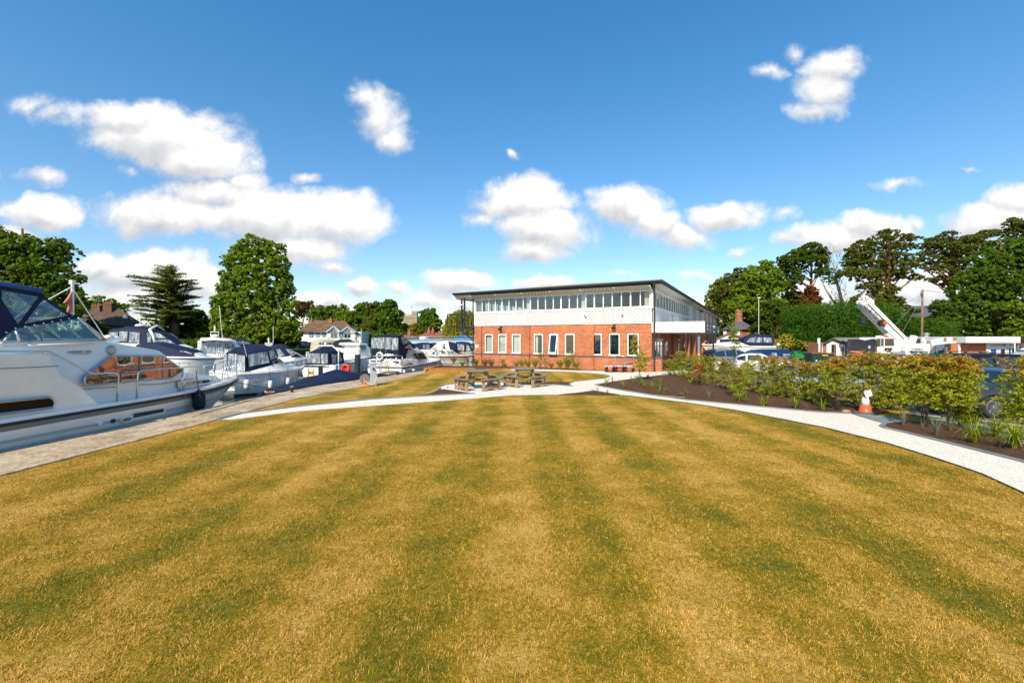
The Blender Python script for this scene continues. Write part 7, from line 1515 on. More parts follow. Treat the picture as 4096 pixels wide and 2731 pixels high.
# boats by the bridge
def small(label,S,Bow,beam,z0,z1,tops,wins,mat='canvas_navy',name='cabin_cruiser',cab=None,zb=None,hm='gelcoat',**k):
    b=Boat(name,label,S,Bow,beam,'moored boats',**k); b.hull(z0,z1,mat=hm)
    if cab: tp=trs(b,cab,.2,.1); b.cabin(tp,z0,.2,.1,mat=hm)
    if tops: tp=trs(b,tops,.3,.1); canopy(b,tp,(min(t[1] for t in tp)-.7) if zb is None else zb,.3,.1,mat)
    for w in wins: b.panel(w,.28,.1,'vinyl_panel',off=.02)
    return b
small('boat with a low black hood just right of the tall stern cruiser',(1628,54),(1684,57),2.6,1.2,1.3,[(1632,1384),(1648,1375),(1662,1381),(1668,1388)],[],'canvas_black',cab=[(1630,1388),(1660,1387),(1680,1396)])
small('navy hooded boat with wavy clear panels under the blue bridge',(1680,56),(1752,60),2.8,1.2,1.4,[(1685,1392),(1688,1376),(1700,1374),(1728,1374),(1740,1384)],[[(1690,1379),(1702,1377),(1702,1394),(1690,1394)],[(1705,1377),(1718,1377),(1718,1394),(1705,1394)]],cab=[(1684,1398),(1740,1396),(1750,1402)])
small('second navy hooded boat, partly behind the white tented one',(1722,60),(1775,64),2.8,1.2,1.4,[(1725,1384),(1735,1376),(1755,1374),(1765,1384)],[[(1728,1379),(1736,1378),(1736,1388),(1728,1388)]])
b=small('cruiser shrouded in a tent shaped silvery white sheet',(1814,43),(1692,47),3.2,1.3,1.5,[],[])
b=Boat('cabin_cruiser','navy canopied cruiser with orange lifebuoy nearest the office wall',(1818,44),(1925,46),3.0,'moored boats'); b.hull(1.35,1.5); tp=trs(b,[(1819,1385),(1826,1373),(1850,1371),(1880,1375),(1895,1387)],.3,.1); canopy(b,tp,1.4,.3,.1,'canvas_navy'); 
for w in ([(1828,1376),(1856,1378),(1856,1402),(1832,1400)],[(1866,1380),(1872,1378),(1884,1402),(1864,1404)],[(1877,1377),(1893,1386),(1890,1396)]): b.panel(w,.28,.1,'vinyl_panel',off=.02)
p=P(1850,1412,42.6); T=thing('lifebuoy','orange lifebuoy on the side of the cruiser nearest the office wall','lifebuoy',p); m=MB(); m.torus((0,0,0),.17,.05,'Y',20,8); m.build('ring',MATS['orange_plastic'],T,smooth=True)
T=thing('boat_sheet','silvery white sheet pitched like a tent over a cruiser by the bridge','sheet',P(1770,1400,41.5)); m=MB(); 
st=[(1722,1396,42),(1740,1380,42),(1760,1365,42.3),(1790,1362,42.5),(1806,1366,42.6),(1812,1372,42.6)]
m.loft([[P(x,1401+(x-1722)*.02,Yq-1.0),P(x,y+ (1400-y)*.25,Yq-.8),P(x,y,Yq),P(x,y+3,Yq+1.2),P(x,1401,Yq+1.8)] for x,y,Yq in st],closed=False); m.build('sheet',MATS['cover_white'],T,smooth=True,world=True)
m=MB(); m.prism([P(1793,1366,41.6),P(1812,1372,41.6),P(1822,1378,41.6),P(1824,1400,41.6),P(1800,1400,41.6)],(0,1.5,0)); m.build('navy_flap',MATS['canvas_navy'],T,world=True)
b=Boat('sports_cruiser','silver open sports cruiser with swept arch and a man in a pale shirt aboard',(1742,35),(1912,39),2.9,'moored boats',taper=.4); b.hull(1.42,1.35,mat='gelcoat_grey',stripe=(-.55,-.35,'gelcoat')); tp=trs(b,[(1790,1424),(1800,1416),(1835,1418),(1880,1423),(1900,1430)],.3,.12); b.cabin(tp,1.35,.3,.12,'gelcoat_grey')
b.panel([(1820,1434),(1830,1426),(1858,1425),(1866,1434)],.29,.12,'boat_glass',off=.02); b.panel([(1790,1402),(1815,1405),(1832,1415),(1800,1412)],.35,.3,'vinyl_panel',off=.02,name='windscreen')
m=MB(); 
for sd in (1,-1):
    q=trs(b,[(1737,1397),(1748,1412),(1756,1424)],.2,.1); w=trs(b,[(1770,1396),(1782,1402),(1796,1424)],.2,.1); f=lambda x,z: (x,b.surf(x,z,.2,.1) if sd>0 else b.b-b.surf(x,z,.2,.1),z)
    m.tube([f(*w[2]),f(*w[1]),f(*w[0])],[.13,.11,.08],6)
x,z=w[0]; m.tube([(x,b.surf(x,z,.2,.1),z),(x-.1,b.b/2,z+.12),(x,b.b-b.surf(x,z,.2,.1),z)],.09,6); m.build('arch',MATS['gelcoat'],b.T,smooth=True)
x,z=b.tr(1775,1420,.6,0); m=MB(); m.box((x,1.0,z-.1),(.5,.8,.45)); m.box((x-.9,1.8,z-.1),(.5,.8,.4)); m.build('seat',MATS['seat_cream'],b.T); b.bowrail(4.6,.4); SPORT=b
b=small('low white cruiser with rakish tinted side window left of the silver one',(1690,38.5),(1800,41.5),2.8,1.35,1.5,[],[],cab=[(1692,1412),(1720,1402),(1745,1401),(1775,1410)]); b.panel([(1722,1417),(1738,1405),(1748,1408),(1752,1420)],.19,.1,'boat_glass',off=.02)
b=Boat('rowing_boat','little white dinghy with red and white chequered cushion by the planter','' and None,None,1.3,'small boats',p0=((1822-CX)/F*29,29),rz=R(20),L=2.6); b.hull(.55,.75,rake=.05); m=MB(); m.bb(.2,1.5,.15,1.1,.62,.85); m.build('cushion',MATS['bag_pink'],b.T)
# boat under its tarpaulin beside the quay
T=thing('covered_dinghy','long low boat completely wrapped in a navy tarpaulin against the quay','boat',(-8.7,19,WZ)); 
ST=[(-9.45,15.75,-.02,.3,.5),(-9.35,16.3,.17,.5,.9),(-9.3,17.0,.17,.6,1.0),(-9.3,17.9,.16,.7,1.2),(-9.28,18.6,.26,.7,1.25),(-9.22,19.2,.37,.7,1.3),(-9.1,19.6,.33,.75,1.3),(-8.75,20.4,.52,.75,1.3),(-8.6,20.8,.55,.7,1.25),(-8.35,21.3,.36,.6,1.2),(-8.15,21.9,.25,.5,1.0),(-7.75,22.8,.22,.4,.8),(-7.4,23.6,.02,.2,.4)]
m=MB(); secs=[]; rs=random.Random(4)
def qx(y): 
    for (x1,y1),(x2,y2) in zip(QUAY[:-1],QUAY[1:]):
        if y<=y2: return x1+(x2-x1)*(y-y1)/(y2-y1)
for (x,y,z,w,w2) in ST:
    e=qx(y); j=lambda a: rs.uniform(-a,a)
    secs.append([(e-.04,y,-.28+j(.02)),(e-.02,y,.05+j(.02)),(e-.14-.05,y,.10+z*.16+j(.03)),(e-.14-w*.45,y+j(.03),.02+z*.62+j(.03)),(x+.06,y,z+j(.02)),(x-.08,y,z-.01),(x-w2*.4,y+j(.03),z*.5-.12+j(.03)),(x-w2*.75,y,-.35+j(.04)),(x-w2*.8,y,-.9)])
m.loft([secs[0]]+secs+[secs[-1]],closed=False); m.poly(secs[0]); m.poly(secs[-1]); o=m.build('tarpaulin',MATS['canvas_navy'],T,smooth=True,world=True); sb=o.modifiers.new('sub','SUBSURF'); sb.levels=sb.render_levels=2
m=MB(); m.tube([(qx(y)-.06,y,.06) for y in (16,17.5,19,20.5,22,23.2)],.014,5); m.build('lashing',MATS['rope_dark'],T,world=True)
# ================= quayside furniture =================
def pq(x,y,z=.03): p=G(x,y,z); return p
# power pedestals
def pedestal(label,p,h,w):
    T=thing('power_pedestal',label,'power pedestal',p,R(20)); m=MB(); m.bb(-w/2,w/2,-w*.4,w*.4,0,h-.06); m.build('column',MATS['grey_paint'] if 0 else MATS['galv_paint'],T,bevel=.01)
    m=MB(); m.bb(-w*.58,w*.58,-w*.5,w*.5,h-.06,h); m.build('cap',MATS['galv_paint'],T,bevel=.01); m=MB(); m.lathe([(.05,0),(.05,-.05),(.03,-.09)],(0,-w*.4,h-.25),10,'Y'); m.build('socket',MATS['blue_cap'],T); return T
M('galv_paint',(.36,.40,.43),.45,var=.08)
pedestal('grey service pedestal on the quay beside the orange based cable reel',pq(1493,1540),.97,.26); p=P(1882,1456,28); pedestal('white service pedestal near the office corner by the river',(p.x,28,.0),.75,.17)
p=G(1459,1539,.03); T=thing('cable_reel','grey cable reel with orange base standing on the quay','cable reel',p,R(15)); m=MB(); m.lathe([(.21,-.09),(.21,-.07),(.10,-.07),(.10,.07),(.21,.07),(.21,.09)],(0,0,.26),20,'Y'); m.build('drum',MATS['hull_grey'],T)
m=MB()
for k in range(5): m.torus((0,-.05+k*.025,.26),.13+.01*(k%2),.012,'Y',18,6)
m.build('cable',MATS['white_rubber'],T,smooth=True); m=MB(); m.bb(-.24,.22,-.16,.16,0,.035); m.box((0,-.11,.16),(.05,.03,.30)); m.build('base',MATS['bright_orange'],T); m=MB(); m.tube([(-.12,0,.26),(-.10,.02,.75),(.08,.02,.75),(.10,0,.26)],.012,6); m.build('handle',MATS['dark_metal'],T)
a=p+Vector((.1,-.1,.15)); T=thing('cable','pale cable drooping from the reel to the grey pedestal','cable',p); m=MB(); e=G(1493,1540,.03); m.tube([a+Vector((0,-.12,.05)),a+Vector((.15,-.16,-.08)),a+Vector((.35,-.1,-.10)),e+Vector((.15,-.15,.2)),e+Vector((.20,-.05,.5)),e+Vector((.14,0,.6))],.009,6); m.build('cable',MATS['white_rubber'],T,smooth=True,world=True)
# mooring pile
p=Vector(((1430-CX)/F*24.3,24.3,-1.4)); T=thing('mooring_pile','dark mooring pile with a white pointed cap','pile',p); zt=P(0,1416,24.3).z-p.z; m=MB(); m.tube([(0,0,0),(0,0,zt)],.165,16); m.build('pile',MATS['dark_metal'],T,smooth=False); m=MB(); m.lathe([(.19,zt-.02),(.19,zt+.28),(.10,zt+.36),(.02,zt+.41)],(0,0,0),16); m.build('cap',MATS['white_pvc'],T)
# bollards
for (x,y,l) in ((1168,1568,'short timber topped bollard at the tarpaulin end of the quay'),(1589,1500,'dark little post at the foot of the gangway')):
    p=pq(x,y); p.x-=.0; T=thing('bollard',l,'bollard',p); m=MB(); m.tube([(0,0,0),(0,0,.19)],.055,10); m.tube([(-.09,0,.12),(.09,0,.12)],.018,6); m.build('post',MATS['rubber_black'],T); m=MB(); m.lathe([(.07,.19),(.07,.225),(.03,.235)],(0,0,0),10); m.build('cap',MATS['wood_weathered'],T)
p=pq(1072,1577); T=thing('mooring_cleat','cleat with brownish rope wraps at the quay edge','cleat',p); m=MB(); m.ell((0,0,.06),(.10,.06,.06)); m.ell((.12,.03,.07),(.08,.05,.05)); m.build('rope_wrap',MATS['bark_red'],T,smooth=True); m=MB(); m.tube([(-.12,0,.09),(.2,.04,.09)],.02,6); m.build('cleat',MATS['galv'],T)
T=thing('mooring_rope','dark rope from the big cruiser bow to the bollard','rope',G(1168,1555,.1)); m=MB(); a=P(935,1526,15.4); e=G(1168,1560,.12); m.tube([a,a.lerp(e,.5)+Vector((0,0,-.06)),e],.014,6); m.build('rope',MATS['rope_dark'],T,world=True)
T=thing('mooring_rope','thin dark rope lying over the quay from the cleat','rope',G(1072,1577,.05)); m=MB(); m.tube([G(1072,1577,.09),G(1000,1600,.045),G(900,1628,.045),G(800,1654,.05)],.010,5); m.build('rope',MATS['rope_dark'],T,world=True)
# pontoon with safety gear, behind the tarpaulin
T=thing('pontoon','narrow timber pontoon behind the tarpaulin covered boat','pontoon',(-10.5,25,-.6)); m=MB(); m.bb(-12.4,-8.9,24.6,25.8,-.75,-.42); m.build('deck',MATS['wood_plank'],T,world=True)
Y=25; a=P(1375,1487,Y); c=P(1400,1455,Y); T=thing('life_ring_station','red life ring cabinet with a white orange ring on the pontoon','life ring station',((a.x+c.x)/2,Y,-.42)); m=MB(); m.bb(a.x,c.x,Y,Y+.25,-.42,c.z); m.build('cabinet',MATS['red_plastic'],T,world=True,bevel=.02); m=MB(); q=P(1381,1473,Y-.1); m.torus(tuple(q),.21,.055,'Y',24,8); m.build('ring',MATS['orange_plastic'],T,smooth=True,world=True); m=MB(); m.bb(a.x-.03,c.x+.05,Y-.02,Y+.27,c.z,c.z+.04); m.build('lid',MATS['rubber_black'],T,world=True)
a=P(1342,1480,Y); c=P(1357,1457,Y); T=thing('information_post','grey topped cabinet with blue panel on the pontoon','cabinet',((a.x+c.x)/2,Y,-.42)); m=MB(); m.bb(a.x,c.x,Y,Y+.2,-.42,c.z); m.build('cabinet',MATS['galv_paint'],T,world=True); m=MB(); m.bb(a.x+.03,c.x-.08,Y-.012,Y,a.z-.1,c.z-.06); m.build('panel',MATS['blue_cap'],T,world=True)
c=P(1325,1460,Y); T=thing('water_drum','white ribbed drum on the pontoon by the transom door','drum',(c.x,Y+.2,-.42)); m=MB(); m.lathe([(.20,0),(.21,.1),(.19,.12),(.21,.3),(.19,.32),(.21,.5),(.18,c.z+.42)],(0,0,0),14); m.build('drum',MATS['white_pvc'],T,smooth=True); m=MB(); m.torus((.05,-.22,.22),.13,.03,'Y',16,6); m.build('hose',MATS['yellow_paint'],T,smooth=True)
for x,l in ((1233,'orange yellow pole left of its twin before the white transom'),(1254,'orange yellow pole right of its twin before the white transom')):
    c=P(x,1472,25.5); T=thing('marker_post',l,'post',(c.x,25.5,-1.2)); m=MB(); m.tube([(0,0,0),(0,0,c.z+1.2)],.05,8); m.build('post',MATS['yellow_paint'],T)
# gangway with white hoop rails
Y=24.2; T=thing('gangway','white railed boarding gangway from the quay to the tall stern cruiser','gangway',P(1560,1500,Y)); m=MB()
c3=lambda l,Yq: [P(1400+x/5.2275,1300+y/5.2275,Yq) for x,y in l]
for l,Yq in (([(255,725),(480,650),(760,615),(900,620),(1100,650),(1085,800)],24.9),([(265,740),(310,880),(420,850)],24.9),([(420,715),(610,650),(770,635),(975,655),(950,830)],24.1),([(425,715),(440,770)],24.1),([(560,820),(790,770),(960,800),(1090,812)],24.5)): m.tube(c3(l,Yq),.022,6)
for (x0,y0,x1,y1) in ((360,705,420,830),(520,690,640,970),(600,655,630,980),(750,640,820,970),(860,640,790,980),(1085,655,1085,800),(965,655,950,850)): m.tube(c3([(x0,y0),(x1,y1)],24.4),.014,5)
m.build('railing',MATS['steel'],T,smooth=True,world=True)
m=MB(); q=c3([(560,1015),(700,985),(800,985),(960,1025)],23.6); m.loft([[v,v+Vector((0,1.0,0)),v+Vector((0,1.0,-.07)),v+Vector((0,0,-.07))] for v in q]); m.build('ramp',MATS['wood_plank'],T,world=True)
m=MB(); q=c3([(820,965),(990,960),(1110,1015),(960,1035)],24.3); m.prism(q,(0,0,-.06)); m.build('tread_plate',MATS['galv'],T,world=True)
# timber raised planter
A=G(1697,1494,.03); Bq=G(1900,1489,.0); Cq=G(2044,1481.5,.0); T=thing('raised_planter','long low raised planter of golden sleepers at the end of the lawn','planter',A)
def pb(m,a,c,z0a,z1a,z0c,z1c,t_=.09):
    d=(c-a); d.z=0; n=Vector((-d.y,d.x,0)).normalized()*t_; m.add([Vector((a.x,a.y,z0a)),Vector((c.x,c.y,z0c)),Vector((c.x,c.y,z1c)),Vector((a.x,a.y,z1a)),Vector((a.x,a.y,z0a))+n,Vector((c.x,c.y,z0c))+n,Vector((c.x,c.y,z1c))+n,Vector((a.x,a.y,z1a))+n],[(0,1,2,3),(7,6,5,4),(0,3,7,4),(1,5,6,2),(3,2,6,7),(0,4,5,1)])
m=MB(); pb(m,A,Bq,.0,.15,.0,.11); pb(m,A,Bq,.157,.29,.117,.20); pb(m,Bq,Cq,.0,.13,.0,.10); A2=A+Vector((.45,3.0,0)); pb(m,A2,A,.0,.15,0,.15); pb(m,A2,A,.157,.29,.157,.29); m.build('sleeper',MATS['wood_planter'],T,world=True)
m=MB(); o=Vector((.0,-.02,0)); pb(m,A+o,Bq+o,.295,.345,.205,.25,.16); pb(m,Bq+o,Cq+o,.135,.175,.105,.14,.14); pb(m,A2+o,A+o,.295,.345,.295,.345,.16); m.build('coping',MATS['wood_planter'],T,world=True)
m=MB(); m.add([A+Vector((.1,.1,.24)),Bq+Vector((0,.1,.16)),Cq+Vector((0,.1,.09)),Cq+Vector((-.2,2.6,.09)),A2+Vector((.1,0,.24))],[(0,1,2,3,4)]); m.build('soil',MATS['mulch'],T,world=True)
# ================= round picnic tables =================
def picnic(label,px,py,rz):
    p=G(px,py,.02); T=thing('picnic_table',label,'picnic table',p,rz,'round picnic tables'); tt=.75; r=.59
    m=MB(); n=7; w=2*r/n
    for i in range(n):
        y0=-r+i*w; y1=y0+w-.012; f=lambda y: math.sqrt(max(0,r*r-y*y)); e=.0
        pts=[(-f(y0)*.97-.02,y0),( f(y0)*.97+.02,y0),(f(y1)*.97+.02,y1),(-f(y1)*.97-.02,y1)]
        if f(y0)<.2: pts=[(-.2,y0),(.2,y0),(f(y1),y1),(-f(y1),y1)]
        if f(y1)<.2: pts=[(-f(y0),y0),(f(y0),y0),(.2,y1),(-.2,y1)]
        m.prism([(x,y,tt-.035) for x,y in pts],(0,0,.035))
    m.build('tabletop',MATS['wood_top'],T,bevel=.004)
    m=MB()
    for k in (0,1):
        d=Vector((1,0,0)) if k==0 else Vector((0,1,0)); nn=Vector((-d.y,d.x,0))
        m.bar(-d*.55+Vector((0,0,tt-.075)),d*.55+Vector((0,0,tt-.075)),.045,.07)
        m.bar(-d*.98+Vector((0,0,.36)),d*.98+Vector((0,0,.36)),.045,.095)
    m.build('beam',MATS['wood_weathered'],T,bevel=.004)
    for k in range(4):
        a=math.pi/2*k; d=Vector((math.cos(a),math.sin(a),0)); nn=Vector((-d.y,d.x,0))
        m=MB(); m.bar(d*.42+Vector((0,0,tt-.04)),d*.78+nn*.0+Vector((0,0,.02)),.045,.10,up=nn); m.build('leg',MATS['wood_weathered'],T,bevel=.004)
        m=MB()   # curved seat: planks of an annular sector
        for j in range(3):
            ri,ro=.80+j*.085,.80+j*.085+.078; sp=R(31); A=[(ri*math.cos(a+s_),ri*math.sin(a+s_),.43) for s_ in np.linspace(-sp,sp,7)]+[(ro*math.cos(a+s_),ro*math.sin(a+s_),.43) for s_ in np.linspace(sp,-sp,7)]; m.prism(A,(0,0,.035))
        m.build('seat',MATS['wood_top'],T,bevel=.003)
        for sg in (-1,1):
            q=Vector((math.cos(a+sg*R(24))*.92,math.sin(a+sg*R(24))*.92,0)); m=MB(); m.box(tuple(q+Vector((0,0,.215))),(.05,.13,.43),rz=a+sg*R(24)+R(90)*0); m.build('leg',MATS['wood_weathered'],T,bevel=.004)
        m=MB(); q0=Vector((math.cos(a-R(24))*.92,math.sin(a-R(24))*.92,.12)); q1=Vector((math.cos(a+R(24))*.92,math.sin(a+R(24))*.92,.12)); m.bar(q0,q1,.03,.10); q0.z=q1.z=.385; m.bar(q0,q1,.04,.08); m.build('rail',MATS['wood_weathered'],T)
    return T
picnic('weathered round picnic table with curved benches, the left one nearer the camera',1912,1554,R(42)); picnic('weathered round picnic table with curved benches, the right one farther back',2098,1541,R(44))
# ================= flatbed trolleys by the wall =================
def trolley(label,px):
    p=G(px,1487,.02); T=thing('luggage_trolley',label,'trolley',p,RZ+R(8),'yellow handled trolleys'); m=MB(); m.bb(-.24,.24,-.42,.42,.33,.36); m.bb(-.26,-.24,-.42,.42,.33,.40); m.bb(.24,.26,-.42,.42,.33,.40); m.bb(-.24,.24,-.45,-.42,.33,.42); m.build('bed',MATS['galv'],T)
    m=MB(); m.tube([(-.25,.3,.22),(-.30,.35,.9),(-.27,.36,.95),(.17,.36,.95),(.20,.35,.9),(.25,.3,.22)],.022,7); m.build('handle_frame',MATS['steel'],T,smooth=True); m=MB(); m.tube([(-.18,.36,.95),(.09,.36,.95)],.024,7); m.build('grip',MATS['yellow_paint'],T)
    m=MB(); m.bb(-.2,.2,-.30,-.26,.13,.18); m.build('axle',MATS['red_plastic'],T)
    for x in (-.21,.21):
        for y in (-.28,.28): m=MB(); m.lathe([(.04,-.035),(.12,-.04),(.145,-.02),(.145,.02),(.12,.04),(.04,.035)],(x,y,.145),14,'X'); m.build('wheel',MATS['tyre'],T)
for x,l in ((2440,'galvanised trolley with yellow grip, leftmost of the three against the brick wall'),(2479,'galvanised trolley with yellow grip, middle one of the three against the brick wall'),(2517,'galvanised trolley with yellow grip, rightmost and half hidden by the young tree')): trolley(l,x)
# ================= traffic cone =================
p=G(3462,1652,.02); T=thing('traffic_cone','orange and white traffic cone with a paper notice tied on top, beside the path','traffic cone',p,R(10)); k=p.y/F
m=MB(); m.box((0,0,.02),(.40,.40,.04),rz=R(20)); m.build('base',MATS['canvas_black'] if 0 else MATS['bluegreen_rubber'] if 'bluegreen_rubber' in MATS else M('bluegreen_rubber',(.06,.12,.13),.8),T,bevel=.01)
m=MB(); m.lathe([(.158,.03),(.152,.05),(.113,.22)],(0,0,0),24); m.build('lower_cone',MATS['orange_plastic'],T,smooth=True); m=MB(); m.lathe([(.113,.22),(.062,.45)],(0,0,0),24); m.build('reflective_sleeve',MATS['white_rubber'],T,smooth=True); m=MB(); m.lathe([(.062,.45),(.035,.60),(.035,.63),(.02,.64)],(0,0,0),20); m.build('tip',MATS['orange_plastic'],T,smooth=True)
m=MB(); m.box((0,-.075,.545),(.22,.006,.17),rx=R(-8),ry=R(-14)); no=m.build('notice',MATS['sign_white'],T)
text('All visitors','lettering',.032,MATS['sign_red'],no,(.0,-.083,.56),(R(82),R(-14),0),.0005); text('please report','lettering',.032,MATS['sign_red'],no,(.01,-.080,.525),(R(82),R(-14),0),.0005)
# ================= vehicles =================
PROF={ # x from rear (0) to front (1): bottom z, belt z, roof z (fractions of H), half width
 'saloon':dict(H=1.44,st=[(0,.30,.62,.64,.80),(.03,.18,.66,.70,.92),(.14,.16,.68,.76,.98),(.20,.16,.68,.80,1.0),(.36,.16,.67,.985,1.0),(.50,.16,.66,1.0,1.0),(.62,.16,.65,.93,1.0),(.74,.16,.64,.70,1.0),(.90,.16,.56,.60,.97),(.97,.17,.48,.52,.88),(1,.30,.42,.44,.76)],glass=(.20,.73),pil=[.35,.54]),
 'suv':dict(H=1.78,st=[(0,.30,.58,.62,.84),(.02,.22,.62,.80,.94),(.07,.18,.62,.93,.98),(.14,.18,.62,.985,1.0),(.36,.18,.61,1.0,1.0),(.52,.18,.61,.985,1.0),(.62,.18,.61,.90,1.0),(.74,.18,.60,.66,1.0),(.92,.18,.54,.58,.97),(.98,.20,.48,.50,.90),(1,.30,.42,.44,.80)],glass=(.05,.73),pil=[.24,.46]),
 'estate':dict(H=1.62,st=[(0,.30,.56,.60,.84),(.02,.22,.60,.72,.94),(.12,.18,.61,.95,.98),(.22,.18,.61,.99,1.0),(.40,.18,.60,1.0,1.0),(.54,.18,.60,.98,1.0),(.64,.18,.60,.88,1.0),(.75,.18,.58,.65,1.0),(.92,.18,.50,.56,.97),(.98,.20,.46,.48,.90),(1,.30,.40,.42,.80)],glass=(.07,.73),pil=[.26,.47]),
 'van':dict(H=1.80,st=[(0,.25,.60,.80,.90),(.02,.20,.60,.95,.95),(.06,.18,.60,1.0,1.0),(.40,.18,.60,1.0,1.0),(.58,.18,.60,.98,1.0),(.68,.18,.58,.88,1.0),(.80,.18,.56,.62,1.0),(.94,.18,.50,.54,.97),(.98,.20,.45,.47,.90),(1,.30,.40,.41,.80)],glass=(.56,.79),pil=[.57])}
def lp(st,x,i):
    for a,b in zip(st[:-1],st[1:]):
        if x<=b[0]+1e-9: return a[i]+(b[i]-a[i])*(x-a[0])/(b[0]-a[0])
    return st[-1][i]
def car(name,label,loc,rz,kind,paint,L=4.5,W=1.82,H=None,group='parked cars',rails=False,plate=None,plate_rear=None,wheel=.33,cat='car',spokes=10,front=True):
    D=PROF[kind]; H=H or D['H']; st=D['st']; T=thing(name,label,cat,loc,rz,group); hw=W/2; X=lambda f: (f-.5)*L
    xs=sorted(set([s[0] for s in st]+[i/32 for i in range(33)])); secs=[]
    wa=[.19,.81]; wr=wheel*1.16
    def ring(f):
        zb,be,rf,w=[lp(st,f,i) for i in (1,2,3,4)]; zb*=H; be*=H; rf*=H; w*=hw
        cab=max(0,min(1,(rf-be)/(.22*H))); rw=w*(1-.20*cab)
        zl=zb
        for c in wa:
            dx=abs(X(f)-X(c)); 
            if dx<wr: zl=max(zl,wheel+math.sqrt(wr*wr-dx*dx))
        zl=min(zl,be-.1)
        P_=[(w*.90,min(zb,zl)),(w*.97,max(zb+.02,min(zb+.12,be-.2))),(w,zb+.5*(be-zb)),(w*.985,be-.03),(w*.965,be),(rw*.99,max(be+.01,rf-.07)),(rw*.88,max(be+.015,rf-.015)),(rw*.5,max(be+.02,rf)),(0,max(be+.02,rf+.004))]
        P_=[(y,max(z,zl) if i<3 else z) for i,(y,z) in enumerate(P_)]
        return P_
    for f in xs:
        r=ring(f); x=X(f); secs.append([(x,y,z) for y,z in r]+[(x,-y,z) for y,z in reversed(r[:-1])])
    m=MB(); m.loft(secs); bo=m.build('body',MATS[paint],T,auto=50)
    # glass panels on the loft surface
    def gpt(f,v,sd,o=.006): r=ring(f); (y0,z0),(y1,z1)=r[4],r[5]; y=y0+(y1-y0)*v; z=z0+(z1-z0)*v; return (X(f),sd*(y+o),z)
    g0,g1=D['glass']; cuts=[g0]+D['pil']+[g1]
    for a,b in zip(cuts[:-1],cuts[1:]):
        a2=a+.010; b2=b-.010
        if b2-a2<.02: continue
        for sd in (1,-1):
            m=MB(); k=8; fs=[a2+(b2-a2)*i/k for i in range(k+1)]; vs=[gpt(f,.08,sd) for f in fs]+[gpt(f,.93 if ring(f)[5][1]-ring(f)[4][1]>.12 else .5,sd) for f in fs]
            m.add(vs,[(i,i+1,k+2+i,k+1+i) for i in range(k)]); m.build('side_window',MATS['car_glass'],T,smooth=True)
    def across(fa,fb,nm,va=.06,vb=.9):
        m=MB(); ra,rb=ring(fa),ring(fb); A=[(X(fa),y*.86,z+.012) for y,z in (ra[6],ra[8])]; B=[(X(fb),y*.9,z+.012) for y,z in (rb[6],rb[8])]
        sgn=1 if fa>fb else -1; off=.01*sgn
        m.add([(X(fa)+off,-ra[6][0]*.97,ra[6][1]+.012),(X(fa)+off,0,ra[8][1]+.014),(X(fa)+off,ra[6][0]*.97,ra[6][1]+.012),(X(fb)+off,rb[6][0]*.97,rb[6][1]+.012),(X(fb)+off,0,rb[8][1]+.014),(X(fb)+off,-rb[6][0]*.97,rb[6][1]+.012)],[(0,1,4,5),(1,2,3,4)]); m.build(nm,MATS['car_glass'],T,smooth=True)
    ff=g1+.0; across(ff-.005,ff-.11,'windscreen')
    if kind!='van': across(g0-(.0 if kind=='saloon' else .035),g0+(.13 if kind=='saloon' else .02),'rear_window')
    for c in wa:
        for sd in (1,-1):
            x=X(c); y=sd*(hw-.11); m=MB(); m.lathe([(wheel*.62,-.10),(wheel*.93,-.10),(wheel,-.07),(wheel,.07),(wheel*.93,.10),(wheel*.66,.10)],(x,y,wheel),28,'Y'); w_=m.build('wheel',MATS['tyre'],T,auto=40)
            m=MB(); yo=y+sd*.108; m.torus((x,yo,wheel),wheel*.66,.014,'Y',28,6)
            for k in range(spokes): a=2*math.pi*k/spokes; m.bar((x+.05*math.cos(a),yo,wheel+.05*math.sin(a)),(x+wheel*.65*math.cos(a),yo-sd*.0,wheel+wheel*.65*math.sin(a)),.020,.028,up=(0,1,0))
            m.lathe([(.055,-.02),(.055,.02)],(x,yo,wheel),12,'Y'); m.build('rim',MATS['alloy'],w_); m=MB(); m.lathe([(wheel*.66,-.02),(wheel*.66,.0)],(x,y+sd*.101,wheel),20,'Y'); m.build('brake_disc',MATS['dark_metal'],w_)
            m=MB(); m.torus((x,sd*(hw*.985),wheel),wr*.99,.018,'Y',20,6,a0=0 if 1 else 0,a1=math.pi) if 0 else None
    m=MB()
    for c in wa: m.lathe([(wr*1.0,-hw*.93),(wr*1.0,hw*.93)],(X(c),0,wheel+.0),20,'Y')
    m.bb(X(.02),X(.98),-hw*.8,hw*.8,.20,.40); m.build('underbody',MATS['rubber_black'],T)
    zf=.46*H
    for sd in (1,-1):
        r=ring(.955); m=MB(); m.ell((X(.952),sd*r[3][0]*.86,r[4][1]-.10),(.16,.13,.06)); m.build('headlight',MATS['lamp_glass'],T,smooth=True)
        r=ring(.03); m=MB(); m.ell((X(.025),sd*r[3][0]*.88,r[4][1]-.16),(.07,.12,.14 if kind!='saloon' else .07)); m.build('tail_light',MATS['red_lamp'],T,smooth=True)
        r=ring(g1-.06); m=MB(); m.ell((X(g1-.06),sd*(r[4][0]+.12),r[4][1]+.05),(.08,.12,.08)); m.build('mirror',MATS[paint],T,smooth=True)
        m=MB()
        for q in D['pil'][:2]: m.bb(X(q)+.06,X(q)+.22,sd*(hw*.995),sd*(hw+.02),.52*H,.53*H+.01)
        m.build('door_handle',MATS[paint],T)
        if rails: m=MB(); m.tube([(X(.14),sd*hw*.70,H*.985),(X(.17),sd*hw*.70,H+.05),(X(.52),sd*hw*.70,H+.05),(X(.56),sd*hw*.70,H*.97)],.016,6); m.build('roof_rail',MATS['black_plastic'],T,smooth=True)
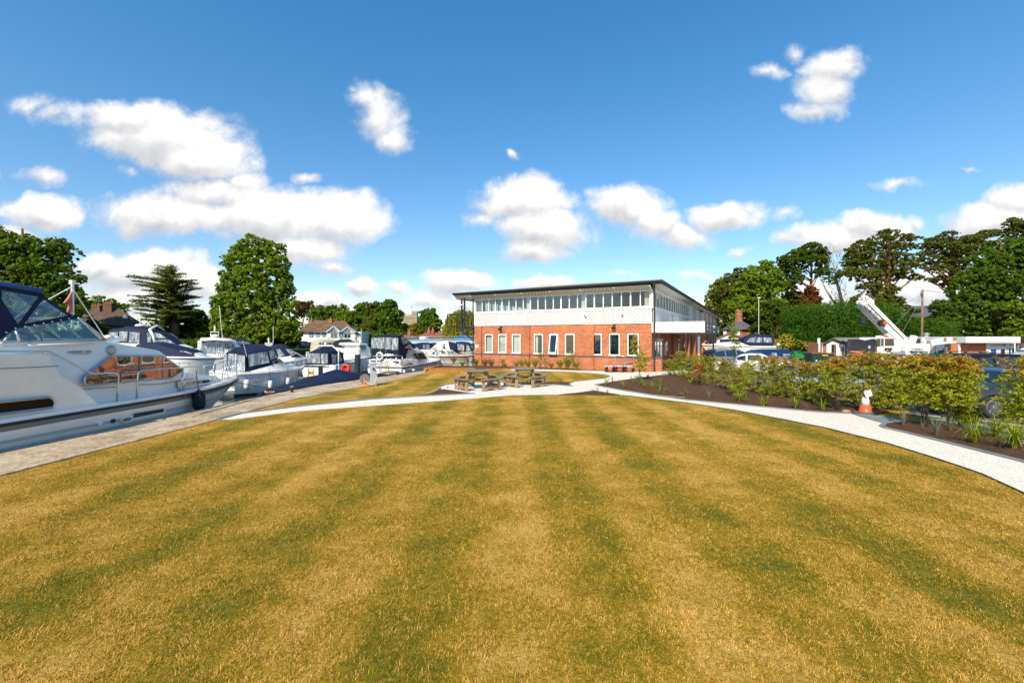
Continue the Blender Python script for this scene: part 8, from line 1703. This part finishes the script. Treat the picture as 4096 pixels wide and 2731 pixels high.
    m=MB(); m.bb(X(1)-.06,X(1)+.01,-.45,.45,.24*H,.36*H); m.build('grille',MATS['black_plastic'],T)
    for s_,mt,x_,ro in ((plate,'number_white',X(1)+.03,(R(90),0,R(90))),(plate_rear,'number_yellow',X(0)-.03,(R(90),0,R(-90)))):
        if s_: 
            m=MB(); m.box((x_,0,.30*H),(.02,.52,.11)); po=m.build('number_plate',MATS[mt],T); text(s_,'lettering',.10,MATS['black_plastic'],po,(x_+(.012 if x_>0 else -.012),0,.30*H),ro,.001)
    return T
GZ=-.40
def cl(px,Y,z=GZ): return ((px-CX)/F*Y,Y,z)
car('parked_car','white saloon with sweeping roof behind the bushes by the office',cl(3000,29),R(150),'saloon','car_white',L=4.7,H=1.42)
car('parked_car','silver estate with red tail lamp behind the white saloon',cl(2925,34.5,-.45),R(10),'estate','car_silver',L=4.7,rails=True)
T=car('parked_van','dark blue van with white lettering behind the white saloon',cl(3040,35.5,-.6),R(184),'van','car_blue',L=4.4,H=1.72,cat='van')
text('DB MARINE','lettering',.22,MATS['sign_white'],T,(-.6,.925,1.02),(R(90),0,R(180)),.002); text('DB','lettering',.34,MATS['sign_white'],T,(-.6,.92,1.28),(R(90),0,R(180)),.002); text('SERVICE','lettering',.2,MATS['sign_white'],T,(-1.7,.92,1.25),(R(90),0,R(180)),.002); text('01628','lettering',.12,MATS['sign_white'],T,(-1.6,.92,1.05),(R(90),0,R(180)),.002)
car('parked_car','pale silver blue hatchback behind the bushes left of the cone, number plate showing',cl(3355,17.2),R(-14),'estate','car_silver',L=4.3,H=1.46,plate='LJ09 RCZ')
car('parked_car','dark navy four wheel drive with roof rails behind the tall bushes',(18.3,17.0,GZ),R(180),'suv','car_dark',L=4.9,W=1.95,H=1.86,rails=True,wheel=.38)
car('parked_car','grey car with many spoked alloy wheel at the right edge beyond the bushes',(16.3,13.9,GZ),R(180),'saloon','car_grey',L=4.75,W=1.88,H=1.5,wheel=.345,spokes=15)
car('parked_car','white car parked beyond the bungalow at the right edge',cl(4140,40,-.4),R(185),'estate','car_white',L=4.3)
# far cars on the bridge and the far bank
A0_,D_,N_=BRD
def onbridge(px): 
    for s_ in np.arange(0,50,.2):
        p=A0_+D_*s_-N_*2.2
        if (p.x/p.y*F+CX)>=px: return p
rzb=math.atan2(D_.y,D_.x)
p=onbridge(1850); car('passing_car','bright blue car crossing the bridge',(p.x,p.y,p.z-.1-.35),rzb+math.pi,'saloon','car_brightblue',L=4.0,group='cars on the bridge'); p=onbridge(1692); car('passing_van','white van crossing the bridge',(p.x-.2,p.y+4,p.z-.85),rzb,'van','car_white',L=3.2,H=1.6,group='cars on the bridge',cat='van')
for px,Y,l,c in ((1182,92,'dark car parked in front of the pub, left one','car_black'),(1215,95,'black car parked in the shade before the pub, right one','car_dark')): car('parked_car',l,cl(px,Y,-.35),R(-20),'estate',c,group='cars by the pub')
# ---- boat ashore on its trailer
b=Boat('trailer_boat','white sports boat with navy canopy standing ashore behind the blue van',p0=cl(3066,43)[:2],rz=R(172),L=6.6,beam=2.3,group='boats ashore'); b.T.location.z=.15
Mi=wmat(b.T).inverted(); b.c=Mi@Vector((0,0,CAMH)); b.R=Mi.to_3x3()
# mirror side faces the camera here, so parts go by plain local sizes
b.hull(.95,1.15,bottom='gelcoat'); b.cabin([(0,1.1),(2.4,1.15),(3.4,1.5),(4.6,1.42),(5.8,1.2)],.95,.15,.1)
b.cabin([(.15,2.0),(.3,2.1),(1.6,2.2),(2.3,2.05),(2.9,1.75)],1.1,.15,.12,'canvas_navy','canopy',rnd=.06,crown=.1)
for w in ([(.35,1.45),(1.1,1.45),(1.1,1.95),(.4,1.9)],[(1.25,1.45),(1.9,1.45),(1.6,1.95),(1.25,1.95)],[(2.0,1.45),(2.7,1.5),(2.3,1.9),(1.75,1.98)]): b.panel(w,.14,.12,'vinyl_panel',px=False,off=.02)
m=MB(); m.bar((-.3,.6,-.1),(6.4,1.1,-.1),.1,.12); m.bar((-.3,1.7,-.1),(6.4,1.2,-.1),.1,.12)
for x in (1.4,2.1): m.lathe([(.1,-1.2),(.3,-1.2),(.3,-1.0),(.1,-1.0)],(x,1.15,-.25),14,'Y'); m.lathe([(.1,1.0),(.3,1.0),(.3,1.2),(.1,1.2)],(x,1.15,-.25),14,'Y')
m.build('trailer',MATS['galv'],b.T)
m=MB(); m.ell((.0,2.5,1.25),.14); m.build('buoy',MATS['white_rubber'],b.T,smooth=True)
# ================= mobile crane =================
Y=38; k=Y/F; p0=P(3600,1430,Y); CT=thing('mobile_crane','white mobile crane with raised jib and glazed cab in the yard','crane',(p0.x,Y,-.4))
q=lambda x,y,d=0.: P(x,y,Y+d)
c7=lambda x,y,d=0.: P(3250+x/4.48,1150+y/4.48,Y+d)
W2=lambda m,l,d0,dep: m.prism([c7(x,y,d0) for x,y in l],(0,dep,0))
m=MB(); W2(m,[(935,325),(1000,275),(1030,272),(1100,290),(1730,930),(1620,960),(1560,960)],-.1,.95); jib=m.build('jib',MATS['crane_white'],CT,world=True,bevel=.02)
m=MB(); W2(m,[(930,318),(1000,270),(1010,285),(1320,625),(1280,600),(1230,600)],-.14,.03); 
W2(m,[(1330,625),(1380,660),(1640,930),(1560,965),(1240,690),(1260,650)],-.2,.08); m.build('jib_section',MATS['crane_white'],CT,world=True)
m=MB(); m.bar(c7(990,290,-.18),c7(1320,620,-.18),.03,.06); m.bar(c7(1340,628,-.23),c7(1640,925,-.23),.03,.06); m.build('slide_gap',MATS['rubber_black'],CT,world=True)
dj=(c7(1700,900)-c7(1000,280)); ang=math.atan2(dj.z,dj.x); cc=c7(1112,488,-.32)
text('D. B. Marine','lettering',.50,MATS['sign_navy'],CT,cc-CT.location,(R(90),-ang,0),.004,sx=.95)
m=MB(); 
for (x,y,r) in ((855,270,.33),(890,200,.28),(935,185,.30),(960,240,.34),(990,215,.25),(900,300,.22),(930,262,.3)): r*=.6; m.lathe([(r,-.25),(r,-.12),(r*.7,-.08),(r*.7,.08),(r,.12),(r,.25)],tuple(c7(x,y,.35)),12,'Y')
m.bar(c7(870,150,.3),c7(1000,240,.3),.12); m.bar(c7(850,300,.2),c7(960,150,.2),.10); m.bar(c7(905,140,.2),c7(940,170,.2),.16); m.box(tuple(c7(960,290,.35)),(.9,.7,.5),ry=-.8); m.build('jib_head',MATS['crane_white'],CT,world=True)
m=MB(); 
for i in range(4): m.bar(c7(1000+i*28,240+i*22,-.1),c7(1090+i*6,215+i*26,.7),.05,.08)
m.build('cable_guide',MATS['crane_white'],CT,world=True)
m=MB(); m.tube([c7(843,350,.3),c7(865,530,.3)],.02,4); m.tube([c7(858,330,.4),c7(882,530,.4)],.02,4); m.build('hoist_cable',MATS['dark_metal'],CT,world=True)
m=MB(); m.box(tuple(c7(884,580,.35)),(.36,.3,.62)); m.torus(tuple(c7(884,665,.35)),.13,.05,'Y',16,6,a0=-2.6,a1=2.6); m.build('hook_block',MATS['dark_metal'],CT,world=True)
m=MB(); m.lathe([(.30,-.15),(.30,.15)],tuple(c7(1245,635,-.3)),16,'Y'); m.build('cable_drum',MATS['rubber_black'],CT,world=True); m=MB(); m.lathe([(.17,-.2),(.17,.0)],tuple(c7(1270,635,-.32)),12,'Y'); m.build('drum_lamp',MATS['orange_plastic'],CT,world=True)
m=MB(); m.tube([c7(1280,720,.1),c7(1345,830,.1)],.10,10); m.build('ram_rod',MATS['bridge_blue'],CT,world=True); m=MB(); m.tube([c7(1330,810,.1),c7(1470,960,.1)],.22,12); m.build('ram',MATS['crane_white'],CT,world=True,smooth=True)
# turntable and machinery
m=MB(); W2(m,[(1440,1160),(1500,990),(1580,940),(1780,935),(1800,1000),(1960,1030),(1985,1000),(2110,1010),(2110,1130),(1620,1130),(1540,1160),(1500,1185)],-.9,2.4); m.build('superstructure',MATS['crane_white'],CT,world=True,bevel=.03)
m=MB(); W2(m,[(1440,1190),(2100,1140),(2080,1290),(1440,1290)],-.6,2.2); m.build('turntable',MATS['crane_white'],CT,world=True)
m=MB(); W2(m,[(1760,1075),(2110,1075),(2110,1135),(1620,1135),(1620,1128)],-1.0,.08); m.build('side_panel',MATS['crane_white'],CT,world=True)
text('TEREX','lettering',.22,MATS['black_plastic'],CT,c7(1895,1106,-1.03)-CT.location,(R(90),0,0),.004,sx=1.35); m=MB(); m.box(tuple(c7(1787,1104,-1.03)),(.12,.02,.10)); m.build('emblem',MATS['sign_red'],CT,world=True)
m=MB(); W2(m,[(1590,1040),(1700,1040),(1700,1100),(1590,1100)],-.93,.02); W2(m,[(1620,1075),(1625,1075),(1625,1130),(1620,1130)],-.93,.02) ; m.build('grille',MATS['gelcoat_grey'],CT,world=True)
m=MB(); 
for i in range(4): W2(m,[(1835+i*8,920+i*20),(1930,915+i*20),(1940,932+i*20),(1840+i*8,937+i*20)],-.3,1.2)
m.lathe([(.35,-.3),(.35,.9)],tuple(c7(1880,985,.2)),14,'Y'); m.build('winch',MATS['rubber_black'],CT,world=True); m=MB(); m.box(tuple(c7(1800,930,-.2)),(.4,.3,.7),ry=.3); m.box(tuple(c7(1960,950,-.2)),(.3,.3,.6)); m.lathe([(.16,-.2),(.16,.1)],tuple(c7(1975,965,-.3)),12,'Y'); m.build('winch_bracket',MATS['crane_white'],CT,world=True)
# the cab
def cabface(l,d=-1.5,dep=1.7): m=MB(); W2(m,l,d,dep); return m
m=cabface([(1065,1090),(1075,1040),(1110,925),(1140,893),(1280,890),(1465,905),(1470,1060),(1455,1100),(1400,1190),(1110,1180),(1080,1150)]); cab=m.build('cab',MATS['crane_white'],CT,world=True,bevel=.05)
for l in ([(1085,1065),(1110,945),(1128,930),(1125,1058)],[(1142,918),(1212,912),(1210,1050),(1142,1060)],[(1228,912),(1276,912),(1276,1045),(1228,1048)],[(1300,915),(1460,915),(1462,1042),(1300,1042)]):
    m=cabface(l,-1.53,.02); m.build('window',MATS['car_glass'],cab,world=True)
m=MB(); m.bar(c7(1105,1060,-1.52),c7(1180,1160,-1.52),.02,.02); m.bar(c7(1222,910,-1.54),c7(1220,1060,-1.54),.05,.05); m.bar(c7(1222,1060,-1.54),c7(1185,1165,-1.54),.03,.03); m.build('door_line',MATS['gelcoat_grey'],cab,world=True)
m=cabface([(1300,1080),(1440,1080),(1400,1150),(1290,1130)],-1.53,.02); m.build('step_box',MATS['dark_metal'],cab,world=True)
m=MB(); m.tube([c7(1130,900,-1.4),c7(1150,880,-1.4),c7(1270,878,-1.4),c7(1285,895,-1.4)],.035,5); m.tube([c7(1130,870,-.4),c7(1250,868,-.4)],.035,5); m.build('roof_rack',MATS['crane_white'],cab,world=True); m=MB(); m.lathe([(.15,-.12),(.15,.08),(.07,.15)],tuple(c7(1302,872,-.9)),10); m.build('beacon',MATS['orange_plastic'],cab,world=True,smooth=True)
m=MB(); a=c7(1395,1185,-1.2); m.tube([a,a+Vector((1.4,0,0))],.18,10); m.build('exhaust',MATS['galv'],CT,world=True); m=MB(); m.ell(tuple(a+Vector((1.4,-.05,0))),.24); m.build('fitting',MATS['crane_white'],CT,world=True,smooth=True)
m=MB(); m.bb(c7(950,0).x,c7(2150,0).x,Y-1.2,Y+1.2,.30,.55); m.build('chassis',MATS['crane_white'],CT,world=True); m=MB(); m.tube([c7(955,1250,-1.3),c7(975,1220,-1.3),c7(1340,1225,-1.3),c7(1500,1215,-1.3)],.05,5); m.build('deck_rail',MATS['steel'],CT,world=True)
for x in (1050,1300,1700,1950):
    for sd in (-1,1): m=MB(); c=c7(x,0,0); m.lathe([(.2,-.2),(.48,-.22),(.55,-.15),(.55,.15),(.48,.22),(.2,.2)],(c.x,Y+sd*1.05,.15),20,'Y'); w_=m.build('wheel',MATS['tyre'],CT,world=True); m=MB(); m.lathe([(.28,-.1),(.28,.1),(.1,.15)],(c.x,Y+sd*1.05-.12,.15),14,'Y'); m.build('rim',MATS['crane_white'],w_,world=True)
# ================= yard clutter =================
def ythng(name,label,cat,px,Y,z=-.4): return thing(name,label,cat,cl(px,Y,z))
Y=34; T=ythng('rubbish_skip','dark green rubbish skip with a yellow plate and rusty rim','skip',3290,Y); m=MB(); a=P(3246,1412,Y); c=P(3337,1412,Y); m.prism([(a.x+.1,Y,-.4),(c.x-.15,Y,-.4),(c.x,Y,a.z),(a.x,Y,a.z)],(0,1.6,0)); m.build('body',MATS['skip_green'],T,world=True)
m=MB()
for i in range(7): x=a.x+.12+i*(c.x-a.x-.3)/6; m.bb(x,x+.06,Y-.05,Y-.0,-.3,a.z-.08)
m.build('rib',MATS['skip_green'],T,world=True); m=MB(); m.bb(a.x-.04,c.x+.04,Y-.08,Y+.0,a.z-.06,a.z+.03); m.bb(a.x-.04,c.x+.04,Y+1.6,Y+1.68,a.z-.06,a.z+.03); m.build('rim',MATS['bark_red'],T,world=True); m=MB(); m.box((P(3298,0,Y).x,Y-.07,a.z-.18),(.45,.02,.08)); m.build('plate',MATS['number_yellow'],T,world=True); m=MB(); m.box((P(3263,0,Y).x,Y-.07,a.z-.62),(.14,.02,.14)); m.build('sticker',MATS['sign_white'],T,world=True)
Y=35; T=ythng('covered_machine','tall shape shrouded in black sheeting beside the crane cab','machine',3435,Y); m=MB(); rs=random.Random(3); secs=[]
for j,(x,yt) in enumerate(((3378,1420),(3386,1370),(3392,1357),(3430,1356),(3446,1358),(3460,1362),(3485,1356),(3500,1354),(3508,1370))):
    secs.append([P(x,1442,Y-.4+rs.uniform(-.2,.2)),P(x,(1442+yt)/2,Y-.1+rs.uniform(-.25,.15)),P(x,yt,Y+.2+rs.uniform(-.1,.2)),P(x,yt+1,Y+1.8),P(x,1442,Y+2)])
m.loft(secs,closed=False); o=m.build('sheeting',MATS['tarp_black'],T,smooth=True,world=True); m=MB(); m.box(tuple(P(3477,1388,Y-.45)),(.18,.03,.22)); m.build('patch',MATS['shirt_blue'],T,world=True)
def heap(name,label,cat,px,py,w,h,Y,mat,n=7,seed=1):
    T=ythng(name,label,cat,px,Y); rs=random.Random(seed); m=MB(); kk=Y/F
    for i in range(n):
        c=P(px+rs.uniform(-w/2,w/2)*.7,py+rs.uniform(-h/2,h/2)*.6,Y+rs.uniform(-.3,.3)); m.ell(tuple(c),(w*kk*.24*rs.uniform(.6,1.2),.3,h*kk*.28*rs.uniform(.6,1.2)),8,5)
    c=P(px,py,Y); m.bb(c.x-w*kk*.35,c.x+w*kk*.35,Y-.2,Y+.3,-.4,c.z); m.build('pile',MATS[mat],T,smooth=True,world=True)
heap('sack_pile','pink red and grey pile of sheeting before the black covered machine','pile',3424,1413,50,20,31,'bag_pink',12,2)
heap('sack_pile','dark green cover with blue edge on the junk pile right of the skip','pile',3352,1427,26,10,31,'skip_green',6,3); heap('sack_pile','white plastic sheet heaped right of the skip','pile',3360,1438,26,10,30,'cover_white',5,4); heap('sack_pile','small bright blue cover on the junk pile','pile',3376,1430,16,8,30,'car_brightblue',4,5)
heap('red_cover','bright red cover on a boat in the yard, seen above the bushes','cover',3640,1440,52,14,24,'red_cloth',10,6); heap('red_cover','small red flag like cloth above the bushes right of the crane','cover',3740,1450,26,16,23,'red_cloth',6,7)
Y=31; T=ythng('garden_tractor','green garden tractor with a green sheet over it','tractor',3188,Y); m=MB(); c=P(3188,1420,Y); m.box((c.x,Y,c.z-.1),(.62,.7,.3)); m.box((c.x,Y+.1,c.z+.1),(.6,.5,.2),rz=.2); m.build('body',MATS['tractor_green'] if 'tractor_green' in MATS else M('tractor_green',(.02,.20,.05),.4),T,world=True,bevel=.04)
m=MB(); 
for x in (-.2,.22): m.lathe([(.1,-.12),(.22,-.12),(.22,.12),(.1,.12)],(c.x+x,Y-.3,-.18),14,'Y')
m.build('wheel',MATS['tyre'],T,world=True); m=MB(); m.ell((c.x,Y+.1,c.z+.22),(.35,.3,.12)); m.build('sheet',MATS['fence_green'],T,smooth=True,world=True)
def motorbike(label,px,py,Y,rz,col,plate=True):
    T=thing('motorbike',label,'motorbike',cl(px,Y),rz,'motorbikes in the yard')
    for x in (-.68,.68): m=MB(); m.torus((x,0,.31),.25,.06,'Y',22,8); w_=m.build('wheel',MATS['tyre'],T,smooth=True); m=MB(); m.lathe([(.10,-.03),(.22,-.01),(.22,.01),(.10,.03)],(x,0,.31),12,'Y'); m.build('rim',MATS['alloy'],w_)
    m=MB(); m.ell((.1,0,.78),(.28,.15,.14)); m.ell((.42,0,.72),(.25,.16,.2)); m.build('tank',MATS[col],T,smooth=True); m=MB(); m.ell((-.35,0,.80),(.35,.12,.07)); m.build('seat',MATS['black_plastic'],T,smooth=True)
    m=MB(); m.ell((0,0,.45),(.25,.14,.2)); m.tube([(.45,0,.9),(.68,0,.31)],.03,6); m.tube([(-.1,0,.4),(-.68,0,.31)],.03,6); m.tube([(.1,-.14,.35),(-.6,-.14,.38)],.04,8); m.build('engine',MATS['galv'],T,smooth=True)
    m=MB(); m.tube([(.35,-.33,.98),(.45,0,.95),(.35,.33,.98)],.014,6); m.build('handlebar',MATS['black_plastic'],T); m=MB(); m.ell((.62,0,.85),(.1,.1,.1)); m.build('headlight',MATS['lamp_glass'],T,smooth=True); m=MB(); m.ell((-.72,0,.78),(.04,.06,.04)); m.build('tail_light',MATS['red_lamp'],T,smooth=True)
    if plate: m=MB(); m.box((-.82,0,.60),(.015,.22,.17)); m.build('number_plate',MATS['number_yellow'],T)
motorbike('motorbike with yellow number plate facing away, beside the garden tractor',3210,1436,27,R(80),'sign_navy'); motorbike('red and black motorbike right of the skip',3318,1435,29,R(10),'red_plastic'); motorbike('black motorbike with yellow plate nearer the junk pile',3338,1440,28,R(60),'car_black'); motorbike('dark motorbike parked under the porch by the post',2790,1437,25.3,R(110),'car_black',False)
T=ythng('timber_pallet','flat stack of grey timber pallets before the garden wall','pallet',3130,40); m=MB(); c=cl(3130,40); 
for i in range(4): m.bb(c[0]-1.2,c[0]+1.2,39.5,40.5,-.4+i*.16,-.4+i*.16+.04); [m.bb(c[0]+x-.06,c[0]+x+.06,39.5,40.5,-.36+i*.16,-.28+i*.16+.04) for x in (-1.1,0,1.1)]
m.build('board',MATS['wood_weathered'],T,world=True)
# palisade fence
Y=26; T=ythng('palisade_fence','dark green steel palisade fence in front of the bungalow','fence',3800,Y); m=MB(); a=P(3690,1411,Y); c=P(3930,1411,Y); x=a.x
while x<c.x: m.prism([(x,Y,-.4),(x+.07,Y,-.4),(x+.07,Y,a.z-.06),(x+.035,Y,a.z),(x,Y,a.z-.06)],(0,.02,0)); x+=.125
m.build('pale',MATS['fence_green'],T,world=True); m=MB(); m.bb(a.x,c.x,Y+.025,Y+.06,a.z-.36,a.z-.30); m.bb(a.x,c.x,Y+.025,Y+.06,0,.06); m.build('rail',MATS['fence_green'],T,world=True)
x=a.x
while x<c.x+.1: m=MB(); m.bb(x-.05,x+.05,Y+.06,Y+.16,-.4,a.z+.06); m.build('post',MATS['fence_green'],T,world=True); x+=(c.x-a.x)/4.0
# ================= people =================
def person(label,loc,rz,pose,shirt,hair='hair_grey',cap=None,trs_='trousers',h=1.76,hold=None):
    T=thing('person',label,'person',loc,rz); T.scale=(h/1.78,)*3
    seat=pose=='sit'; hip=.50 if seat else .95; J={}
    J['pel']=(0,0,hip); J['ch']=(.03,0,hip+.38); J['nk']=(.05,0,hip+.53); J['hd']=(.08,0,hip+.66); J['ht']=(.08,0,hip+.80)
    for s,sg in (('l',1),('r',-1)):
        J['sh'+s]=(.03,sg*.17,hip+.47)
        if pose=='stand': J['el'+s]=(.02,sg*.24,hip+.20); J['ha'+s]=(.12,sg*.24,hip-.04)
        elif pose=='phone': J['el'+s]=(.08,sg*.22,hip+.20); J['ha'+s]=(.34,sg*.12,hip+.28)
        else: J['el'+s]=(.10,sg*.23,hip+.20); J['ha'+s]=(.36,sg*.15,hip+.14)
        J['hp'+s]=(0,sg*.09,hip-.03)
        if seat: J['kn'+s]=(.42,sg*.13,hip+.0); J['an'+s]=(.42,sg*.13,.08); J['ft'+s]=(.56,sg*.14,.04)
        else: J['kn'+s]=(.02,sg*.10,.50); J['an'+s]=(.0,sg*.10,.08); J['ft'+s]=(.15,sg*.12,.04)
    E=[('pel','ch'),('ch','nk'),('nk','hd'),('hd','ht')]
    for s in 'lr': E+=[('ch','sh'+s),('sh'+s,'el'+s),('el'+s,'ha'+s),('pel','hp'+s),('hp'+s,'kn'+s),('kn'+s,'an'+s),('an'+s,'ft'+s)]
    Rr=dict(pel=.14,ch=.15,nk=.06,hd=.095,ht=.07); 
    for s in 'lr': Rr.update({'sh'+s:.07,'el'+s:.045,'ha'+s:.03,'hp'+s:.10,'kn'+s:.065,'an'+s:.045,'ft'+s:.04})
    def skin(keys,edges,mat,name,k=1.0):
        me=bpy.data.meshes.new(name); idx={q:i for i,q in enumerate(keys)}; me.from_pydata([J[q] for q in keys],[(idx[a],idx[b_]) for a,b_ in edges],[]); 
        bm=bmesh.new(); bm.from_mesh(me); ly=bm.verts.layers.skin.verify(); bm.verts.ensure_lookup_table()
        for i,q in enumerate(keys): r=Rr[q]*k; bm.verts[i][ly].radius=(r,r); bm.verts[i][ly].use_root=(q=='pel')
        bm.to_mesh(me); bm.free()
        me.materials.append(MATS[mat]); o=bpy.data.objects.new(name,me); COL.objects.link(o); o.parent=T; sk=o.modifiers.new('skin','SKIN'); su=o.modifiers.new('sub','SUBSURF'); su.levels=su.render_levels=2; return o
    keys=list(Rr.keys()); skin(keys,E,'skin','body',.9)
    sk=['ch','pel','nk','shl','shr','ell','elr']; skin(sk,[('pel','ch'),('ch','nk'),('ch','shl'),('ch','shr'),('shl','ell'),('shr','elr')],shirt,'shirt',1.12)
    sk=['pel','hpl','hpr','knl','knr','anl','anr']; skin(sk,[('pel','hpl'),('pel','hpr'),('hpl','knl'),('hpr','knr'),('knl','anl'),('knr','anr')],trs_,'trousers',1.12)
    hd=Vector(J['hd']); m=MB(); m.ell(tuple(hd+Vector((-.02,0,.055))),(.105,.095,.10),12,8); m.build('hair' if not cap else 'cap',MATS[cap or hair],T,smooth=True)
    if cap: m=MB(); m.ell(tuple(hd+Vector((.11,0,.06))),(.08,.07,.012)); m.build('cap_peak',MATS[cap],T,smooth=True)
    m=MB(); m.ell(tuple(hd+Vector((.10,0,-.01))),(.022,.015,.025),6,5)
    for s in (-1,1): m.ell(tuple(hd+Vector((.0,s*.093,0))),(.02,.012,.032),6,5)
    m.build('nose_and_ears',MATS['skin'],T,smooth=True)
    for s,sg in (('l',1),('r',-1)):   # hands: palm, four fingers, thumb
        w=Vector(J['ha'+s]); d=(w-Vector(J['el'+s])).normalized(); sd=Vector((0,1,0)); m=MB(); m.tube([w,w+d*.08],[.026,.032],6)
        for f in range(4): o=sd*(-.024+f*.016); b0=w+d*.075+o; m.tube([b0,b0+d*.035,b0+d*.06+Vector((0,0,-.015))],[.009,.008,.006],5)
        m.tube([w+d*.02-sd*sg*.02,w+d*.05-sd*sg*.05,w+d*.08-sd*sg*.055],[.011,.010,.007],5); m.build('hand',MATS['skin'],T,smooth=True)
    return T
person('person in a white cap facing left beside the dark four wheel drive',cl(3858,18.6),R(185),'phone','shirt_dark',cap='white_paint')
person('grey haired person right behind the one in the white cap',cl(3889,18.9),R(190),'stand','sign_navy','hair_grey',h=1.74)
person('person whose grey hair just shows above the bushes right of the crane',cl(3676,20.5),R(200),'stand','shirt_dark','hair_grey',h=1.8)
bT=SPORT.T; x,z=SPORT.tr(1752,1420,.9,0); pp=wmat(bT)@Vector((x,1.3,0)); person('person in a pale blue shirt seated on the silver sports cruiser',(pp.x,pp.y,P(0,1431,pp.y).z-.42),R(190),'sit','shirt_blue','hair_grey',h=1.7)
person('person in a grey top bending behind the arch of the silver cruiser',((1774-CX)/F*39,39,P(0,1381,39).z-1.45),R(-20),'phone','shirt_dark','hair_brown',h=1.6,trs_='trousers')
person('person with brown hair in the boat nearest the tall stern cruiser',((1704-CX)/F*37,37,P(0,1410,37).z-1.25),R(-30),'sit','shirt_blue','hair_brown',h=1.7)
tufts = [tuft_mesh('turf_tuft', 30, .014, .055, .0030) for i in range(5)]
scatter('lawn_grass', tufts, [(-8,8,1.6,5,420),(-9,9,5,8.5,330),(-9,13,8.5,14,150),(-8,14,14,22,60)], MATS['lawn_blades'], 'short dry green and straw coloured turf striped by the mower', 'grass')
